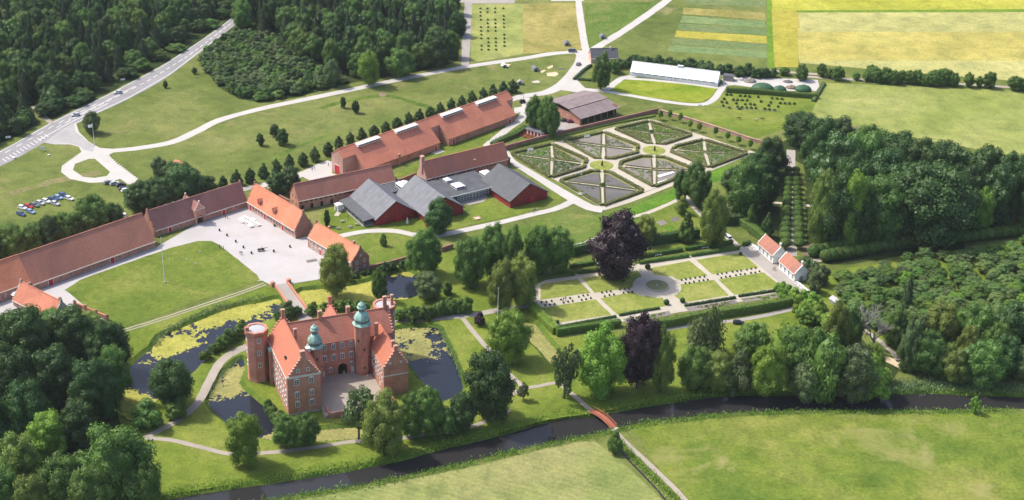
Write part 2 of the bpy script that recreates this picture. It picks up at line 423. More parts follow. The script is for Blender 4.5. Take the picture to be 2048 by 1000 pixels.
K['duckweed_dull'] = mat_grass('dull_duckweed', (.24, .24, .085), (.30, .285, .10), (.35, .32, .125), .1, 1.3)
K['algae'] = mat_gravel('basin_water', (.20, .21, .10), .15)
K['bed_grass'] = mat_grass('border_grass', (.19, .21, .05), (.255, .265, .075), (.31, .30, .10), .1, 1.6)
LEAF = {
 'purpleflower': mat_leaf('flower_mauve', (.30, .20, .30), (.48, .36, .46)),
 'yellowflower': mat_leaf('flower_yellow', (.35, .34, .06), (.55, .50, .12)),
 'green': mat_leaf('leaf_green', (0.074, 0.140, 0.026), (0.167, 0.269, 0.053)),
 'dark': mat_leaf('leaf_dark', (0.039, 0.084, 0.021), (0.090, 0.160, 0.040)),
 'bright': mat_leaf('leaf_bright', (0.138, 0.245, 0.026), (0.287, 0.416, 0.060)),
 'olive': mat_leaf('leaf_olive', (0.124, 0.181, 0.030), (0.253, 0.302, 0.065)),
 'grey': mat_leaf('leaf_grey_green', (0.088, 0.134, 0.044), (0.172, 0.228, 0.084)),
 'conifer': mat_leaf('leaf_conifer', (.032, .060, .023), (.066, .108, .038), .3, .1),
 'purple': mat_leaf('leaf_purple', (0.023, 0.013, 0.021), (0.055, 0.033, 0.043), .15, .15),
 'hedge': mat_leaf('leaf_hedge', (.075, .14, .026), (.16, .255, .045), .15),
 'box': mat_leaf('leaf_box', (.15, .165, .05), (.27, .27, .10), .15),
 'boxlight': mat_leaf('leaf_pale_box', (0.164, 0.174, 0.061), (0.271, 0.257, 0.107), .15),
 'orchard': mat_leaf('leaf_orchard', (0.109, 0.180, 0.047), (0.218, 0.308, 0.090)),
 'reed': mat_leaf('leaf_reed', (0.103, 0.170, 0.065), (0.217, 0.299, 0.120), .2),
 'lush': mat_leaf('leaf_lush', (.13, .23, .022), (.24, .36, .05), .2),
}
# ------------------------------------------------------------------ water, ground, banks
WZ = -1.0
def GW(pts): return [(g(x, y, WZ).x, g(x, y, WZ).y) for x, y in pts]
POND = {
 'west_moat': [(556,598),(520,606),(470,615),(420,632),(365,656),(318,676),(305,695),(270,725),(240,765),(238,800),(248,832),(272,845),(292,818),(330,790),(378,752),(408,722),(440,692),(480,666),(512,650),(548,634),(564,618)],
 'inner_moat': [(486,718),(464,732),(440,756),(422,782),(417,800),(430,825),(462,850),(500,868),(540,880),(600,883),(690,880),(722,872),(720,856),(650,860),(585,864),(556,850),(546,836),(530,815),(499,790),(480,768),(488,742)],
 'east_moat': [(790,661),(830,656),(872,656),(886,676),(905,712),(924,766),(918,786),(888,802),(870,790),(850,770),(824,735),(803,706),(792,686)],
 'north_moat': [(598,585),(645,578),(712,570),(748,560),(782,549),(820,544),(834,562),(838,584),(815,598),(745,602),(662,606),(612,612)],
 'garden_canal': [(1048,648),(1070,650),(1098,684),(1122,716),(1104,728),(1078,700),(1056,676)],
}
RIV_T = [(2300,806),(2060,798),(1950,795),(1850,791),(1750,793),(1640,796),(1540,795),(1440,797),(1370,806),(1280,820),(1190,836),(1108,846),(1020,870),(950,888),(880,904),(800,926),(700,946),(600,962),(480,980),(376,996),(250,1022),(120,1060)]
RIV_B = [(300,1060),(420,1022),(520,1000),(640,979),(740,963),(850,940),(960,915),(1050,893),(1125,877),(1208,860),(1280,842),(1370,832),(1440,824),(1540,819),(1640,817),(1760,818),(1900,816),(2048,814),(2300,818)]
RIV_T = [(x, y-3) for x, y in RIV_T]; RIV_B = [(x, y+4) for x, y in RIV_B]
loops = {k: ccw(smooth_line(GW(v), 2.0, True)) for k, v in POND.items()}
loops['river'] = ccw(dense(smooth_line(GW(RIV_T), 3.0)+smooth_line(GW(RIV_B), 3.0), 4.0))
loops = {k: jit(v, .35) for k, v in loops.items()}
banks = {k: jit(offset_poly(v, 1.5), .15) for k, v in loops.items()}
outer = [(-2600, -400), (2600, -400), (2600, 4800), (-2600, 4800)]
v, f = fill([outer]+list(banks.values()), 0.0)
MB().add(v, up_faces(v, f)).build('ground', K['meadow'])['kind'] = 'structure'
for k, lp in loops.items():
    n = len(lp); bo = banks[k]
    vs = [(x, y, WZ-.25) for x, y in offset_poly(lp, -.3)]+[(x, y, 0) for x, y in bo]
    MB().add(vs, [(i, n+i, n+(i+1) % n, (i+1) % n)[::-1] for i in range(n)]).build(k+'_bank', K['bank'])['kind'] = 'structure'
    v, f = fill([offset_poly(lp, .2)], WZ)
    MB().add(v, up_faces(v, f)).build(k+'_water' if 'river' not in k else 'river', K['river'] if k == 'river' else K['water'])['kind'] = 'structure'

def duckweed(name, key, blobs, base, label, mat='duckweed', cell=.42, thr=.5, seed=0):
    lp = loops[key]; xs = [p[0] for p in lp]; ys = [p[1] for p in lp]; rnd = random.Random(seed)
    B = [(g(x, y, WZ), r, wt) for x, y, r, wt in blobs]
    x0, y0 = min(xs), min(ys); nx = int((max(xs)-x0)/cell)+1; ny = int((max(ys)-y0)/cell)+1
    grid = {}
    mb = MB()
    def vid(i, j):
        if (i, j) not in grid:
            grid[(i, j)] = len(mb.v); mb.v.append((x0+(i+rnd.uniform(-.45, .45))*cell, y0+(j+rnd.uniform(-.45, .45))*cell, WZ+.02))
        return grid[(i, j)]
    for i in range(nx):
        for j in range(ny):
            x, y = x0+(i+.5)*cell, y0+(j+.5)*cell
            if not inside((x, y), lp): continue
            d = base
            for c, r, wt in B: d += wt*math.exp(-((x-c.x)**2+(y-c.y)**2)/(r*r))
            d += .42*noise.noise((x*.11, y*.11, 3.3+seed))+.42*noise.noise((x*.28, y*.28, 1.7+seed))+.38*noise.noise((x*.75, y*.75, 7.7))+.28*noise.noise((x*1.7, y*1.7, 2.7))
            if d > thr: mb.f.append([vid(i, j), vid(i+1, j), vid(i+1, j+1), vid(i, j+1)]); mb.m.append(0)
    o = mb.build(name, K[mat]); tag(o, label, 'duckweed', kind='stuff')
duckweed('duckweed', 'west_moat', [(500,612,12,.6),(540,606,8,.5),(450,622,10,.5),(420,640,7,.4),(345,685,7,.75),(375,690,5,.6),(318,706,5,.7),(300,725,4,.6),(265,800,9,.9),(280,830,7,.6),(455,660,6,-.5),(380,725,12,-.7),(300,755,9,-.8),(550,616,4,-.4)], .19, 'broken yellow green duckweed on the moat west of the bridge', seed=1)
duckweed('duckweed', 'inner_moat', [(470,745,8,.5),(450,780,7,.5),(475,785,6,.4),(440,825,7,-.6),(520,840,10,-1.0),(505,800,5,-.6),(640,870,18,.9),(590,875,6,.3),(700,866,8,.6),(460,815,4,-.2)], .30, 'duckweed patches on the moat below the castle corner tower', 'duckweed_dull', seed=2)
duckweed('duckweed', 'east_moat', [(800,668,8,.5),(840,665,8,.1),(820,705,9,.55),(850,700,5,.3),(870,740,9,-.5),(895,760,8,-.5),(880,790,7,-.6),(845,768,4,.6),(862,780,3,.3),(922,765,3,.5)], .26, 'duckweed patches on the moat east of the castle', 'duckweed_dull', seed=3)
duckweed('duckweed', 'north_moat', [(640,592,14,.7),(690,588,14,.7),(730,580,9,.4),(800,572,9,-1.1),(828,575,6,-1.0),(800,547,5,.7),(770,590,5,-.3)], .5, 'closed yellow green duckweed on the moat east of the bridge', seed=4)
duckweed('duckweed', 'garden_canal', [(1080,690,20,1)], .6, 'tan duckweed filling the narrow garden canal', 'duckweed_dull', seed=5)

PARK = [(150,705),(250,664),(525,572),(548,578),(575,574),(590,570),(660,558),(735,541),(815,526),(905,502),(985,548),(1000,600),(1060,612),(1112,672),(1340,655),(1600,612),(1660,700),(1700,781),(1640,781),(1500,781),(1400,789),(1340,799),(1260,813),(1190,826),(1100,838),(1020,860),(950,877),(880,892),(800,912),(700,932),(600,947),(480,966),(376,983),(250,1005),(190,900),(130,760)]
pp = jit(dense(G2(PARK), 3), .4)
v, f = fill([pp]+[jit(offset_poly(banks[k], .05), 0) for k in POND], .02)
MB().add(v, up_faces(v, f)).build('park_lawn', K['park'])['kind'] = 'structure'
# courtyard
sheet('courtyard', [(-60,640),(-20,612),(85,577),(311,495),(389,450),(494,414),(592,478),(614,472),(620,497),(704,546),(655,556),(592,566),(578,572),(548,574),(524,561),(470,568),(250,642),(205,640),(150,612),(100,640)], K['yard'], .03, .2)
sheet('courtyard_lawn', [(130,580),(160,560),(250,527),(345,495),(395,482),(424,482),(440,491),(513,549),(519,560),(490,573),(400,600),(246,656),(215,640),(165,608)], K['lawn'], .06, .25)
path('bank_track', [(250,661),(330,636),(420,606),(480,586),(530,568)], 2.2, K['path'], .07)
path('track_grass_strip', [(250,661),(330,636),(420,606),(480,586),(530,568)], .9, K['park'], .09)

# fields to the north and east
sheet('crop_field', [(1541,-6),(2300,-12),(2300,19),(1590,22),(1543,19)], K['rape'], .03)
sheet('crop_field', [(1543,18),(1594,22),(1597,134),(1549,134)], K['rape2'], .055)
sheet('grass_strip', [(1534,-10),(1543,-10),(1549,136),(1534,134)], K['crop_green'], .045)
sheet('grass_strip', [(1590,21),(2300,17),(2300,24),(1592,25)], K['crop_green'], .045)
sheet('corn_field', [(1591,25),(2300,23),(2300,186),(2048,162),(1830,145),(1598,124)], K['wheat'], .025)
sheet('corn_field_band', [(1599,26),(2300,24),(2300,64),(1599,64)], K['wheat_pale'], .05)
sheet('corn_field_band', [(1600,121),(1830,121),(2300,122),(2300,186),(2048,163),(1830,146),(1600,126)], K['wheat_pale'], .05)
sheet('pasture', [(1650,166),(1800,172),(2048,181),(2300,190),(2300,330),(2048,315),(1880,285),(1760,262),(1620,232)], K['pale_meadow'], .03)
sheet('pasture', [(1444,186),(1640,196),(1620,240),(1540,268),(1500,280),(1330,224),(1400,214)], K['park'], .028)
sheet('trial_plot', [(1369,-6),(1531,-6),(1531,14),(1369,8)], K['crop_mid'], .03)
sheet('trial_plot', [(1367,15),(1530,26),(1530,40),(1365,28)], K['tan'], .03)
sheet('trial_plot', [(1366,31),(1530,43),(1532,55),(1360,45)], K['crop_light'], .03)
sheet('trial_plot', [(1357,47),(1533,57),(1534,71),(1354,60)], K['crop_mid'], .03)
sheet('trial_plot', [(1353,61),(1534,72),(1535,87),(1349,74)], K['rape2'], .03)
sheet('trial_plot', [(1348,77),(1535,89),(1535,101),(1341,88)], K['crop_mid'], .03)
sheet('trial_plot', [(1340,90),(1535,103),(1536,117),(1335,102)], K['crop_light'], .03)
sheet('allotment_field', [(943,8),(1046,8),(1046,108),(1000,116),(941,126)], K['pale_meadow'], .03)
sheet('stubble_field', [(1046,8),(1154,5),(1166,98),(1140,103),(1046,108)], K['tan'], .03)
sheet('gravel_pad', [(915,-2),(1030,-2),(1028,7),(945,7),(938,4),(916,6)], K['gravel_grey'], .035)
sheet('gravel_pad', [(1100,-4),(1170,-4),(1168,2),(1102,2)], K['gravel'], .05)
sheet('grass_plot', [(1168,6),(1320,4),(1250,62),(1190,102),(1176,96)], K['rough'], .03)
sheet('greenhouse_lawn', [(1222,182),(1232,168),(1250,160),(1290,160),(1434,176),(1424,192),(1404,204),(1380,206),(1320,198),(1228,186)], K['green_lawn'], .05, .2, smooth=False)
sheet('compost_yard', [(1444,158),(1480,152),(1540,156),(1600,158),(1636,160),(1640,182),(1560,182),(1470,170),(1446,172)], K['gravel'], .035)
sheet('hay_meadow', [(200,1260),(330,1090),(470,1030),(600,1000),(740,974),(850,953),(960,930),(1090,898),(1160,884),(1190,884),(1230,912),(1290,965),(1350,1030),(1600,1260)], K['hay'], .03, .5)
sheet('water_meadow', [(1262,852),(1340,846),(1440,836),(1540,830),(1640,828),(1760,829),(1900,827),(2060,825),(2300,830),(2500,1260),(1660,1260),(1420,1040),(1320,940)], K['wet'], .03, .5)
sheet('rough_meadow', [(905,480),(1050,450),(1130,425),(1190,432),(1290,398),(1400,350),(1500,306),(1520,330),(1480,360),(1400,400),(1300,440),(1190,490),(1120,505),(985,545),(905,500)], K['rough'], .025)
sheet('long_grass_strip', [(1238,428),(1300,400),(1362,372),(1440,336),(1480,330),(1470,352),(1400,372),(1350,398),(1270,430),(1240,446)], K['sward'], .04)
sheet('museum_lawn', [(665,470),(640,440),(650,418),(700,405),(750,440),(830,440),(925,432),(975,395),(1020,418),(1095,398),(1110,380),(1124,390),(1120,402),(1050,425),(900,460),(830,462),(755,455)], K['park'], .03)
sheet('round_lawn', [(712,478),(740,468),(780,465),(812,470),(832,474),(835,500),(812,520),(735,537),(722,500)], K['lawn'], .03)
sheet('barn_lawn', [(735,372),(800,345),(873,300),(1028,243),(1040,256),(1000,276),(985,290),(992,300),(850,345),(760,372)], K['lawn'], .03)

path('mown_track', [(640,216),(700,201),(770,191),(830,206),(885,224)], 3.5, K['bank'], .03, .8)
path('worn_strip', [(-20,398),(60,376),(120,360),(200,345)], 5.0, K['dry_grass'], .03, 1.0)
path('worn_strip', [(520,330),(600,292),(660,268)], 2.5, K['rough'], .03, .8)
path('barn_trail', [(1250,205),(1200,225),(1160,240)], 4.0, K['dry_grass'], .03, 1.2)
sheet('parking_gravel', [(1108,240),(1150,240),(1165,250),(1140,268),(1112,270)], K['gravel_grey'], .045, .5)
# forest and copse floors
F1 = [(-120,330),(0,284),(45,270),(72,250),(66,226),(80,222),(104,240),(160,214),(220,184),(260,164),(330,126),(400,84),(432,54),(470,12),(500,-70),(-160,-70)]
F2 = [(400,112),(408,140),(440,175),(480,198),(520,206),(600,193),(700,166),(800,150),(860,139),(915,122),(921,60),(908,2),(900,-70),(520,-70),(480,-10),(446,44)]
F3 = [(1520,330),(1560,285),(1620,262),(1700,275),(1800,310),(1900,345),(2048,385),(2300,450),(2300,480),(2048,440),(1920,440),(1930,500),(1840,505),(1700,530),(1615,525),(1608,330),(1590,320),(1560,420),(1560,500),(1500,470),(1470,420)]
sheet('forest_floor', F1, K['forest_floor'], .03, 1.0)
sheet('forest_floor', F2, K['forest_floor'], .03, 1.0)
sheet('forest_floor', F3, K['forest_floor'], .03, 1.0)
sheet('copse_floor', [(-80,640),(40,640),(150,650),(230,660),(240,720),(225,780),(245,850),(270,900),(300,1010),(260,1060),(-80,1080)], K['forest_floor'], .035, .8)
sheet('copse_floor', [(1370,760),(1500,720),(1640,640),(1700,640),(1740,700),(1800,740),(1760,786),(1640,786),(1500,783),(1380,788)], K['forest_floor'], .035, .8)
sheet('orchard_grass', [(1620,560),(1660,540),(1740,530),(1860,505),(1960,492),(2120,472),(2200,690),(2100,745),(1960,740),(1850,745),(1800,720),(1740,670),(1660,620)], K['park'], .028, .8)
sheet('bare_earth', [(1604,490),(1650,485),(1680,492),(1660,510),(1606,512)], K['bark_soil'], .05, .5)
sheet('bare_earth', [(1920,412),(1990,420),(2080,440),(2080,450),(1985,432),(1922,424)], K['bark_soil'], .05, .5)
sheet('bare_earth', [(1440,400),(1470,410),(1510,450),(1528,470),(1512,472),(1480,444),(1450,420)], K['bark_soil'], .05, .5)
sheet('muddy_yard', [(1175,215),(1215,200),(1236,212),(1225,222),(1180,232)], K['bark_soil'], .04, .6)
sheet('sand_heap_ground', [(1770,712),(1800,722),(1812,732),(1800,738),(1772,724)], K['sand'], .06, .4)

# roads and drives
RU = [(-160,365),(0,302),(100,246),(233,180),(333,126),(436,57),(490,14),(560,-50)]
RL = [(600,-50),(510,20),(428,83),(333,155),(253,200),(186,231),(130,260),(70,296),(0,333),(-160,400)]
a = smooth_line(G2(RU), 4); b = smooth_line(G2(RL), 4)
v, f = fill([jit(a+b, .15)], .04)
MB().add(v, up_faces(v, f)).build('road', K['asphalt'])['kind'] = 'structure'
def road_line(t0, t1, wd, off, dash=None, name='road_marking'):
    """painted line at fraction off between the road's edges"""
    mb = MB(); n = 260
    A = [g(x, y) for x, y in RU]; B = [g(x, y) for x, y in RL[::-1]]
    def at(P, t):
        k = t*(len(P)-1); i = min(int(k), len(P)-2); return P[i].lerp(P[i+1], k-i)
    pts = [at(A, t0+(t1-t0)*i/n).lerp(at(B, t0+(t1-t0)*i/n), off(t0+(t1-t0)*i/n) if callable(off) else off) for i in range(n+1)]
    s = 0
    for i in range(n):
        p, q = pts[i], pts[i+1]; d = (q-p); L_ = d.length
        if L_ < 1e-6: continue
        s += L_
        if dash and (s % (dash[0]+dash[1])) > dash[0]: continue
        nn = Vector((-d.y, d.x, 0)).normalized()*wd/2
        z = Vector((0, 0, .055)); mb.add([p+nn+z, p-nn+z, q-nn+z, q+nn+z], [(0, 1, 2, 3)])
    o = mb.build(name, K['paint']); o['kind'] = 'structure'
road_line(.12, .8, .3, .06); road_line(.30, .8, .3, .93)
road_line(.30, .95, .35, .52, (4, 2.5)); road_line(.12, .40, .32, .30, (4, 4)); road_line(.24, .46, .32, .68)
road_line(.33, .52, .30, .44)
mb = MB()                                        # chevron hatching by the crossing
for i in range(13):
    p = g(4+i*7.0, 318-i*4.1); q = g(12+i*7.0, 323-i*4.1); d = Vector((.9, .55, 0)).normalized()*.32
    z = Vector((0, 0, .056)); mb.add([p+z, q+z, q+d+z, p+d+z], [(0, 1, 2, 3)])
mb.build('road_marking', K['paint'])['kind'] = 'structure'
sheet('junction', [(92,286),(128,262),(152,245),(158,264),(178,284),(200,296),(226,298),(226,306),(218,310),(232,326),(276,358),(262,372),(240,358),(222,364),(180,366),(140,358),(122,344),(124,332),(146,316),(163,304),(158,294),(140,289),(110,289)], K['gravel'], .07, .1, holes=[[(146,340),(150,328),(178,318),(190,318),(204,330),(220,344),(214,352),(190,356),(166,354)]])
sheet('asphalt_apron', [(88,285),(126,258),(148,246),(150,262),(176,284),(190,292),(186,304),(168,300),(158,292),(138,287),(108,288)], K['asphalt_light'], .085, .2)
path('drive', [(222,302),(280,296),(345,284),(395,262),(440,240),(520,218),(600,201),(700,180),(800,159),(930,134),(1040,118),(1100,108),(1150,104),(1175,104)], 4.6, K['gravel'], .06)
path('farm_road', [(938,-30),(934,60),(930,132)], 4.6, K['gravel_grey'], .065)
path('farm_road', [(1154,-30),(1160,30),(1166,70),(1172,104)], 4.0, K['gravel'], .07)
path('farm_road', [(1380,-40),(1330,4),(1262,52),(1210,85),(1176,106)], 5.2, K['gravel'], .068)
path('farm_road', [(1172,102),(1158,132),(1130,164),(1096,184),(1048,192),(1020,200)], (8.0, 5.0), K['gravel'], .072)
sheet('gravel_yard', [(1148,104),(1182,102),(1200,108),(1186,122),(1172,142),(1150,164),(1136,160),(1156,136),(1160,120)], K['gravel'], .062, .2)
sheet('gravel_yard', [(1130,160),(1152,158),(1172,178),(1160,186),(1120,180)], K['gravel'], .058, .3)
path('greenhouse_drive', [(1150,176),(1180,180),(1210,180),(1230,166),(1246,156),(1270,152)], 4.0, K['gravel'], .064)
path('greenhouse_drive', [(1205,182),(1260,191),(1330,203),(1380,209),(1410,208),(1428,198),(1440,182),(1448,170)], 3.6, K['gravel'], .066)
path('greenhouse_drive', [(1250,157),(1300,160),(1380,168),(1436,176)], 3.0, K['gravel'], .061)
path('field_path', [(1600,152),(1680,158),(1800,162),(1950,170),(2100,180)], 3.0, K['path'], .06)
path('field_path', [(1500,140),(1560,143),(1640,149)], 3.0, K['path'], .062)
path('barn_path', [(1052,195),(1050,222),(1040,240),(1010,262),(988,282),(985,296)], 4.2, K['gravel'], .06)
sheet('barn_court', [(985,300),(970,298),(966,290),(976,282),(992,280),(1000,290)], K['gravel'], .063, .2)
sheet('gable_court', [(1028,216),(1050,212),(1050,218),(1042,224),(1029,228)], K['gravel'], .05, .2)
sheet('museum_yard', [(596,349),(640,330),(664,322),(664,346),(690,356),(700,356),(640,366),(622,362)], K['gravel'], .05, .3)
path('barn_lane', [(520,372),(560,362),(600,350),(640,332),(662,324)], 4.5, K['gravel'], .052)
path('lane', [(410,415),(440,392),(490,378),(530,368)], 3.5, K['gravel_grey'], .05)
path('museum_road', [(668,476),(700,468),(740,462),(790,462),(832,470),(880,470),(930,460),(1000,445),(1060,430),(1110,418),(1140,405),(1150,398)], 3.6, K['gravel'], .06)
path('garden_road', [(1010,300),(1024,322),(1060,345),(1110,376),(1150,400),(1180,415),(1206,420)], (3.2, 6.0), K['gravel'], .065)
path('garden_road', [(1204,418),(1260,401),(1312,381),(1370,358),(1440,330),(1505,303)], 3.2, K['path_pale'], .063)
path('garden_road', [(1500,306),(1440,286),(1380,266),(1330,251),(1298,241),(1240,254),(1150,278),(1090,292),(1012,312)], 3.0, K['path_pale'], .061)
path('pavilion_path', [(672,432),(680,420),(676,412)], 2.0, K['path_pale'], .05)
path('garden_path', [(1120,496),(1180,482),(1250,440),(1300,424),(1368,394),(1374,388)], 2.2, K['path_pale'], .055)
path('garden_path', [(1372,392),(1398,425),(1440,460),(1476,492)], 2.4, K['path_pale'], .053)
path('garden_path', [(1447,424),(1470,438)], 2.2, K['path_pale'], .054)
path('avenue_path', [(1583,512),(1583,430),(1582,360),(1582,300)], 4.2, K['gravel_grey'], .055)
path('cross_path', [(1500,402),(1583,408),(1640,414),(1700,418)], 2.2, K['path_pale'], .058)
path('cross_path', [(1604,526),(1640,520),(1700,512),(1860,486),(1960,474),(2080,460)], 3.0, K['path'], .052)
path('park_path', [(628,668),(560,680),(500,692),(465,706),(440,726),(420,760),(395,806),(360,838),(320,860),(290,876)], (4.0, 2.4), K['path'], .06)
path('park_path', [(290,876),(340,880),(400,894),(462,908),(540,905),(620,896),(700,884),(780,876)], 1.9, K['path'], .062)
path('park_path', [(780,880),(860,868),(940,854),(985,836),(1020,820)], 1.8, K['path'], .062)
path('park_path', [(790,640),(860,638),(940,630),(1000,620),(1066,610)], 3.2, K['gravel_grey'], .062)
path('park_path', [(925,636),(950,668),(985,708),(1025,755),(1045,775),(1020,790)], 2.0, K['path'], .064)
path('park_path', [(1045,777),(1080,772),(1112,766),(1140,785),(1165,806),(1186,824)], 1.8, K['path'], .066)
path('meadow_path', [(1222,852),(1250,884),(1300,930),(1350,978),(1400,1030),(1640,1260)], 1.9, K['path'], .06)
path('hedge_path', [(1310,662),(1400,648),(1480,640),(1560,624),(1612,610)], 2.2, K['gravel_grey'], .055)
path('woodland_path', [(1690,640),(1740,668),(1780,700),(1800,724)], 2.2, K['path'], .06)
path('cart_track', [(66,212),(84,230),(104,247)], 2.6, K['path'], .06)
mb = MB()                                       # ditch beside the meadow path
lf = smooth_line(G2([(1222,882),(1262,925),(1310,975),(1360,1030),(1600,1260)]), 2.5)
path('ditch', lf, .7, K['river'], .05, world=True)
# ------------------------------------------------------------------ building kit (local frame: x along the front, y into the house, z up)
WIN = {}
def win_mesh(w, h, bars=(2, 3), frame='white', glass='glass', arch=False):
    key = (round(w, 2), round(h, 2), bars, frame, glass, arch)
    if key not in WIN:
        m = MB(); t = .11
        m.box((-w/2+t/2, -.03, 0), (t, .14, h)); m.box((w/2-t/2, -.03, 0), (t, .14, h))
        m.box((0, -.03, h/2-t/2), (w-2*t, .14, t)); m.box((0, -.05, -h/2+t/2), (w-2*t, .2, t))
        for i in range(1, bars[0]): m.box((-w/2+w*i/bars[0], -.015, 0), (.09, .07, h-2*t))
        for i in range(1, bars[1]): m.box((0, -.01, -h/2+h*i/bars[1]), (w-2*t, .06, .08))
        if arch: m.prism([(-w/2, h/2), (w/2, h/2), (w*.36, h/2+.22), (0, h/2+.36), (-w*.36, h/2+.22)], -.08, .02, 'y')
        p = MB().box((0, .005, 0), (w-t, .05, h-t))
        WIN[key] = (m.mesh('window', K[frame]), p.mesh('pane', K[glass]))
    return WIN[key]
def window(parent, face, u, z, L, D, w=1.0, h=1.4, bars=(2, 3), frame='white', name='window', arch=False, glass='glass', off=0.02):
    """face: front/back/left/right; u metres along that face seen from its left end in +x or +y"""
    fm, pm = win_mesh(w, h, bars, frame, glass, arch)
    loc, rz = {'front': ((u, -off, z), 0), 'right': ((L+off, u, z), pi/2), 'left': ((-off, u, z), -pi/2), 'back': ((u, D+off, z), pi)}[face]
    o = inst(name, fm, loc, (0, 0, rz), parent); inst('pane', pm, (0, 0, 0), (0, 0, 0), o); return o
DOOR = {}
def door(parent, face, u, L, D, w=1.5, h=2.3, mat='red_door', z0=0, frame='white', name='door'):
    k = (w, h, mat, frame)
    if k not in DOOR:
        fr = MB(); fr.box((-w/2-.07, -.05, h/2), (.14, .14, h)); fr.box((w/2+.07, -.05, h/2), (.14, .14, h)); fr.box((0, -.05, h+.07), (w+.28, .14, .14))
        lf = MB(); lf.box((-w/4, -.04, h/2), (w/2-.03, .1, h)); lf.box((w/4, -.04, h/2), (w/2-.03, .1, h))
        DOOR[k] = (lf.mesh('door', K[mat]), fr.mesh('frame', K[frame]))
    loc, rz = {'front': ((u, -.02, z0), 0), 'right': ((L+.02, u, z0), pi/2), 'left': ((-.02, u, z0), -pi/2), 'back': ((u, D+.02, z0), pi)}[face]
    o = inst(name, DOOR[k][0], loc, (0, 0, rz), parent); inst('frame', DOOR[k][1], (0, 0, 0), (0, 0, 0), o); return o
def roof_mesh(L, D, he, hr, over=.45, ends=.15, th=.22, y0=0.0, x0=0.0, sag=.06):
    """two slopes, slightly uneven ridge, ridge on y = D/2"""
    m = MB(); n = max(4, int(L/3)); k = (hr-he)/(D/2)
    rows = []
    for i in range(n+1):
        x = x0-ends+(L+2*ends)*i/n; d = sag*noise.noise((x*.3, L, D)); e = sag*.6*noise.noise((x*.5, L+3, D))
        rows.append([(x, y0-over, he-over*k+e), (x, y0+D/2, hr+d), (x, y0+D+over, he-over*k+e)])
    def lay(dz): return [[(a, b, c+dz) for a, b, c in r] for r in rows]
    T = lay(th); B = lay(0)
    vs = [p for r in T for p in r]+[p for r in B for p in r]; N = 3*(n+1); fs = []
    for i in range(n):
        for j in range(2):
            a = 3*i+j; fs.append((a, a+3, a+4, a+1)); fs.append((N+a, N+a+1, N+a+4, N+a+3))
        fs.append((3*i, N+3*i, N+3*i+3, 3*i+3)); fs.append((3*i+2, 3*i+5, N+3*i+5, N+3*i+2))
    for i in (0, n):
        for j in range(2): fs.append((3*i+j, 3*i+j+1, N+3*i+j+1, N+3*i+j))
    return m.add(vs, fs)
def ridge_cap(L, D, hr, x0=0.0, y0=0.0, th=.22):
    m = MB(); n = max(2, int(L/4))
    for i in range(n): m.box((x0+L*(i+.5)/n, y0+D/2, hr+th+.03), (L/n-.02, .34, .16))
    return m
def step_gable(W, ze, zp, n=6, th=.6, lift=.7):
    pts = [(-.05, 0.0), (W+.05, 0.0)]; s = W/2/(n+.5); k = (zp-ze)/(n)
    r = [(W+.05, ze-.2)]
    for i in range(n+1):
        z = ze+lift*.6+i*k; x = W+.05-i*s
        r += [(x, z), (x-s if i < n else W/2+s*.5, z)]
    l = [(W-x, z) for x, z in r[::-1]]
    return pts+r+l
def chimney(parent, x, y, z0, z1, w=.9, d=.9, mat='brick', cap='brick_pink'):
    m = MB(); m.box((0, 0, (z1-z0)/2), (w, d, z1-z0)); m.box((0, 0, z1-z0-.25), (w+.22, d+.22, .22))
    o = m.build('chimney', K[mat], parent, (x, y, z0)); MB().box((0, 0, z1-z0+.06), (w+.1, d+.1, .12)).box((0, 0, z1-z0+.1), (w*.4, d*.4, .2)).build('chimney_cap', K[cap], o); return o
def house(name, b0, b1, D, he, hr, wall, roof, label, cat='building', cornice=True, L=None, gables=None, gmat=None, world=None, over=.45, cap=True, plinth=True, ang=None):
    if world: P, ang, L = world
    else:
        P = g(*b0); Q = g(*b1); d = Q-P
        if ang is None: ang = atan2(d.y, d.x)
        L = L or d.length
    root = empty(name, P, ang); tag(root, label, cat)
    MB().prism([(0, 0), (D, 0), (D, he), (D/2, hr-.05), (0, he)], 0, L, 'x').build('wall', K[wall], root)
    r = roof_mesh(L, D, he, hr, over, -.05 if gables else .2).build('roof', K[roof], root)
    if cap: ridge_cap(L, D, hr).build('ridge_tiles', K[roof], r)
    if cornice:
        m = MB()
        for y, s in ((-.14, 1), (D+.14, 1)): m.box((L/2, y, he-over*(hr-he)/(D/2)*.55-.14), (L-.1, .26, .3))
        m.build('cornice', K['cornice'], root)
        k_ = (hr-he)/(D/2); MB().box((L/2, -over-.07, he-over*k_+.06), (L, .2, .3)).build('eaves_board', K['cornice'], root)
    if plinth: MB().box((L/2, D/2, .15), (L+.12, D+.12, .3)).build('plinth', K['stone'], root)
    if gables:
        n = int(gables) if not isinstance(gables, str) else 0
        pts = step_gable(D, he, hr+.5, n) if n else curved_gable(D, he, hr)
        for xx in (-.3, L-.25): MB().prism(pts, xx, xx+.55, 'x').build('gable', K[gmat or wall], root)
    root['L'] = L
    return root, L
def curved_gable(W, ze, zp):
    h = zp-ze; r = [(W+.05, 0), (W+.05, ze+.5), (W*.93, ze+.5), (W*.9, ze+h*.28), (W*.82, ze+h*.42), (W*.73, ze+h*.5), (W*.70, ze+h*.62), (W*.66, ze+h*.74), (W*.58, ze+h*.86), (W*.55, ze+h+.3), (W*.53, ze+h+1.1)]
    return [(-.05, 0)]+r+[(W-x, z) for x, z in r[::-1]][:-1]
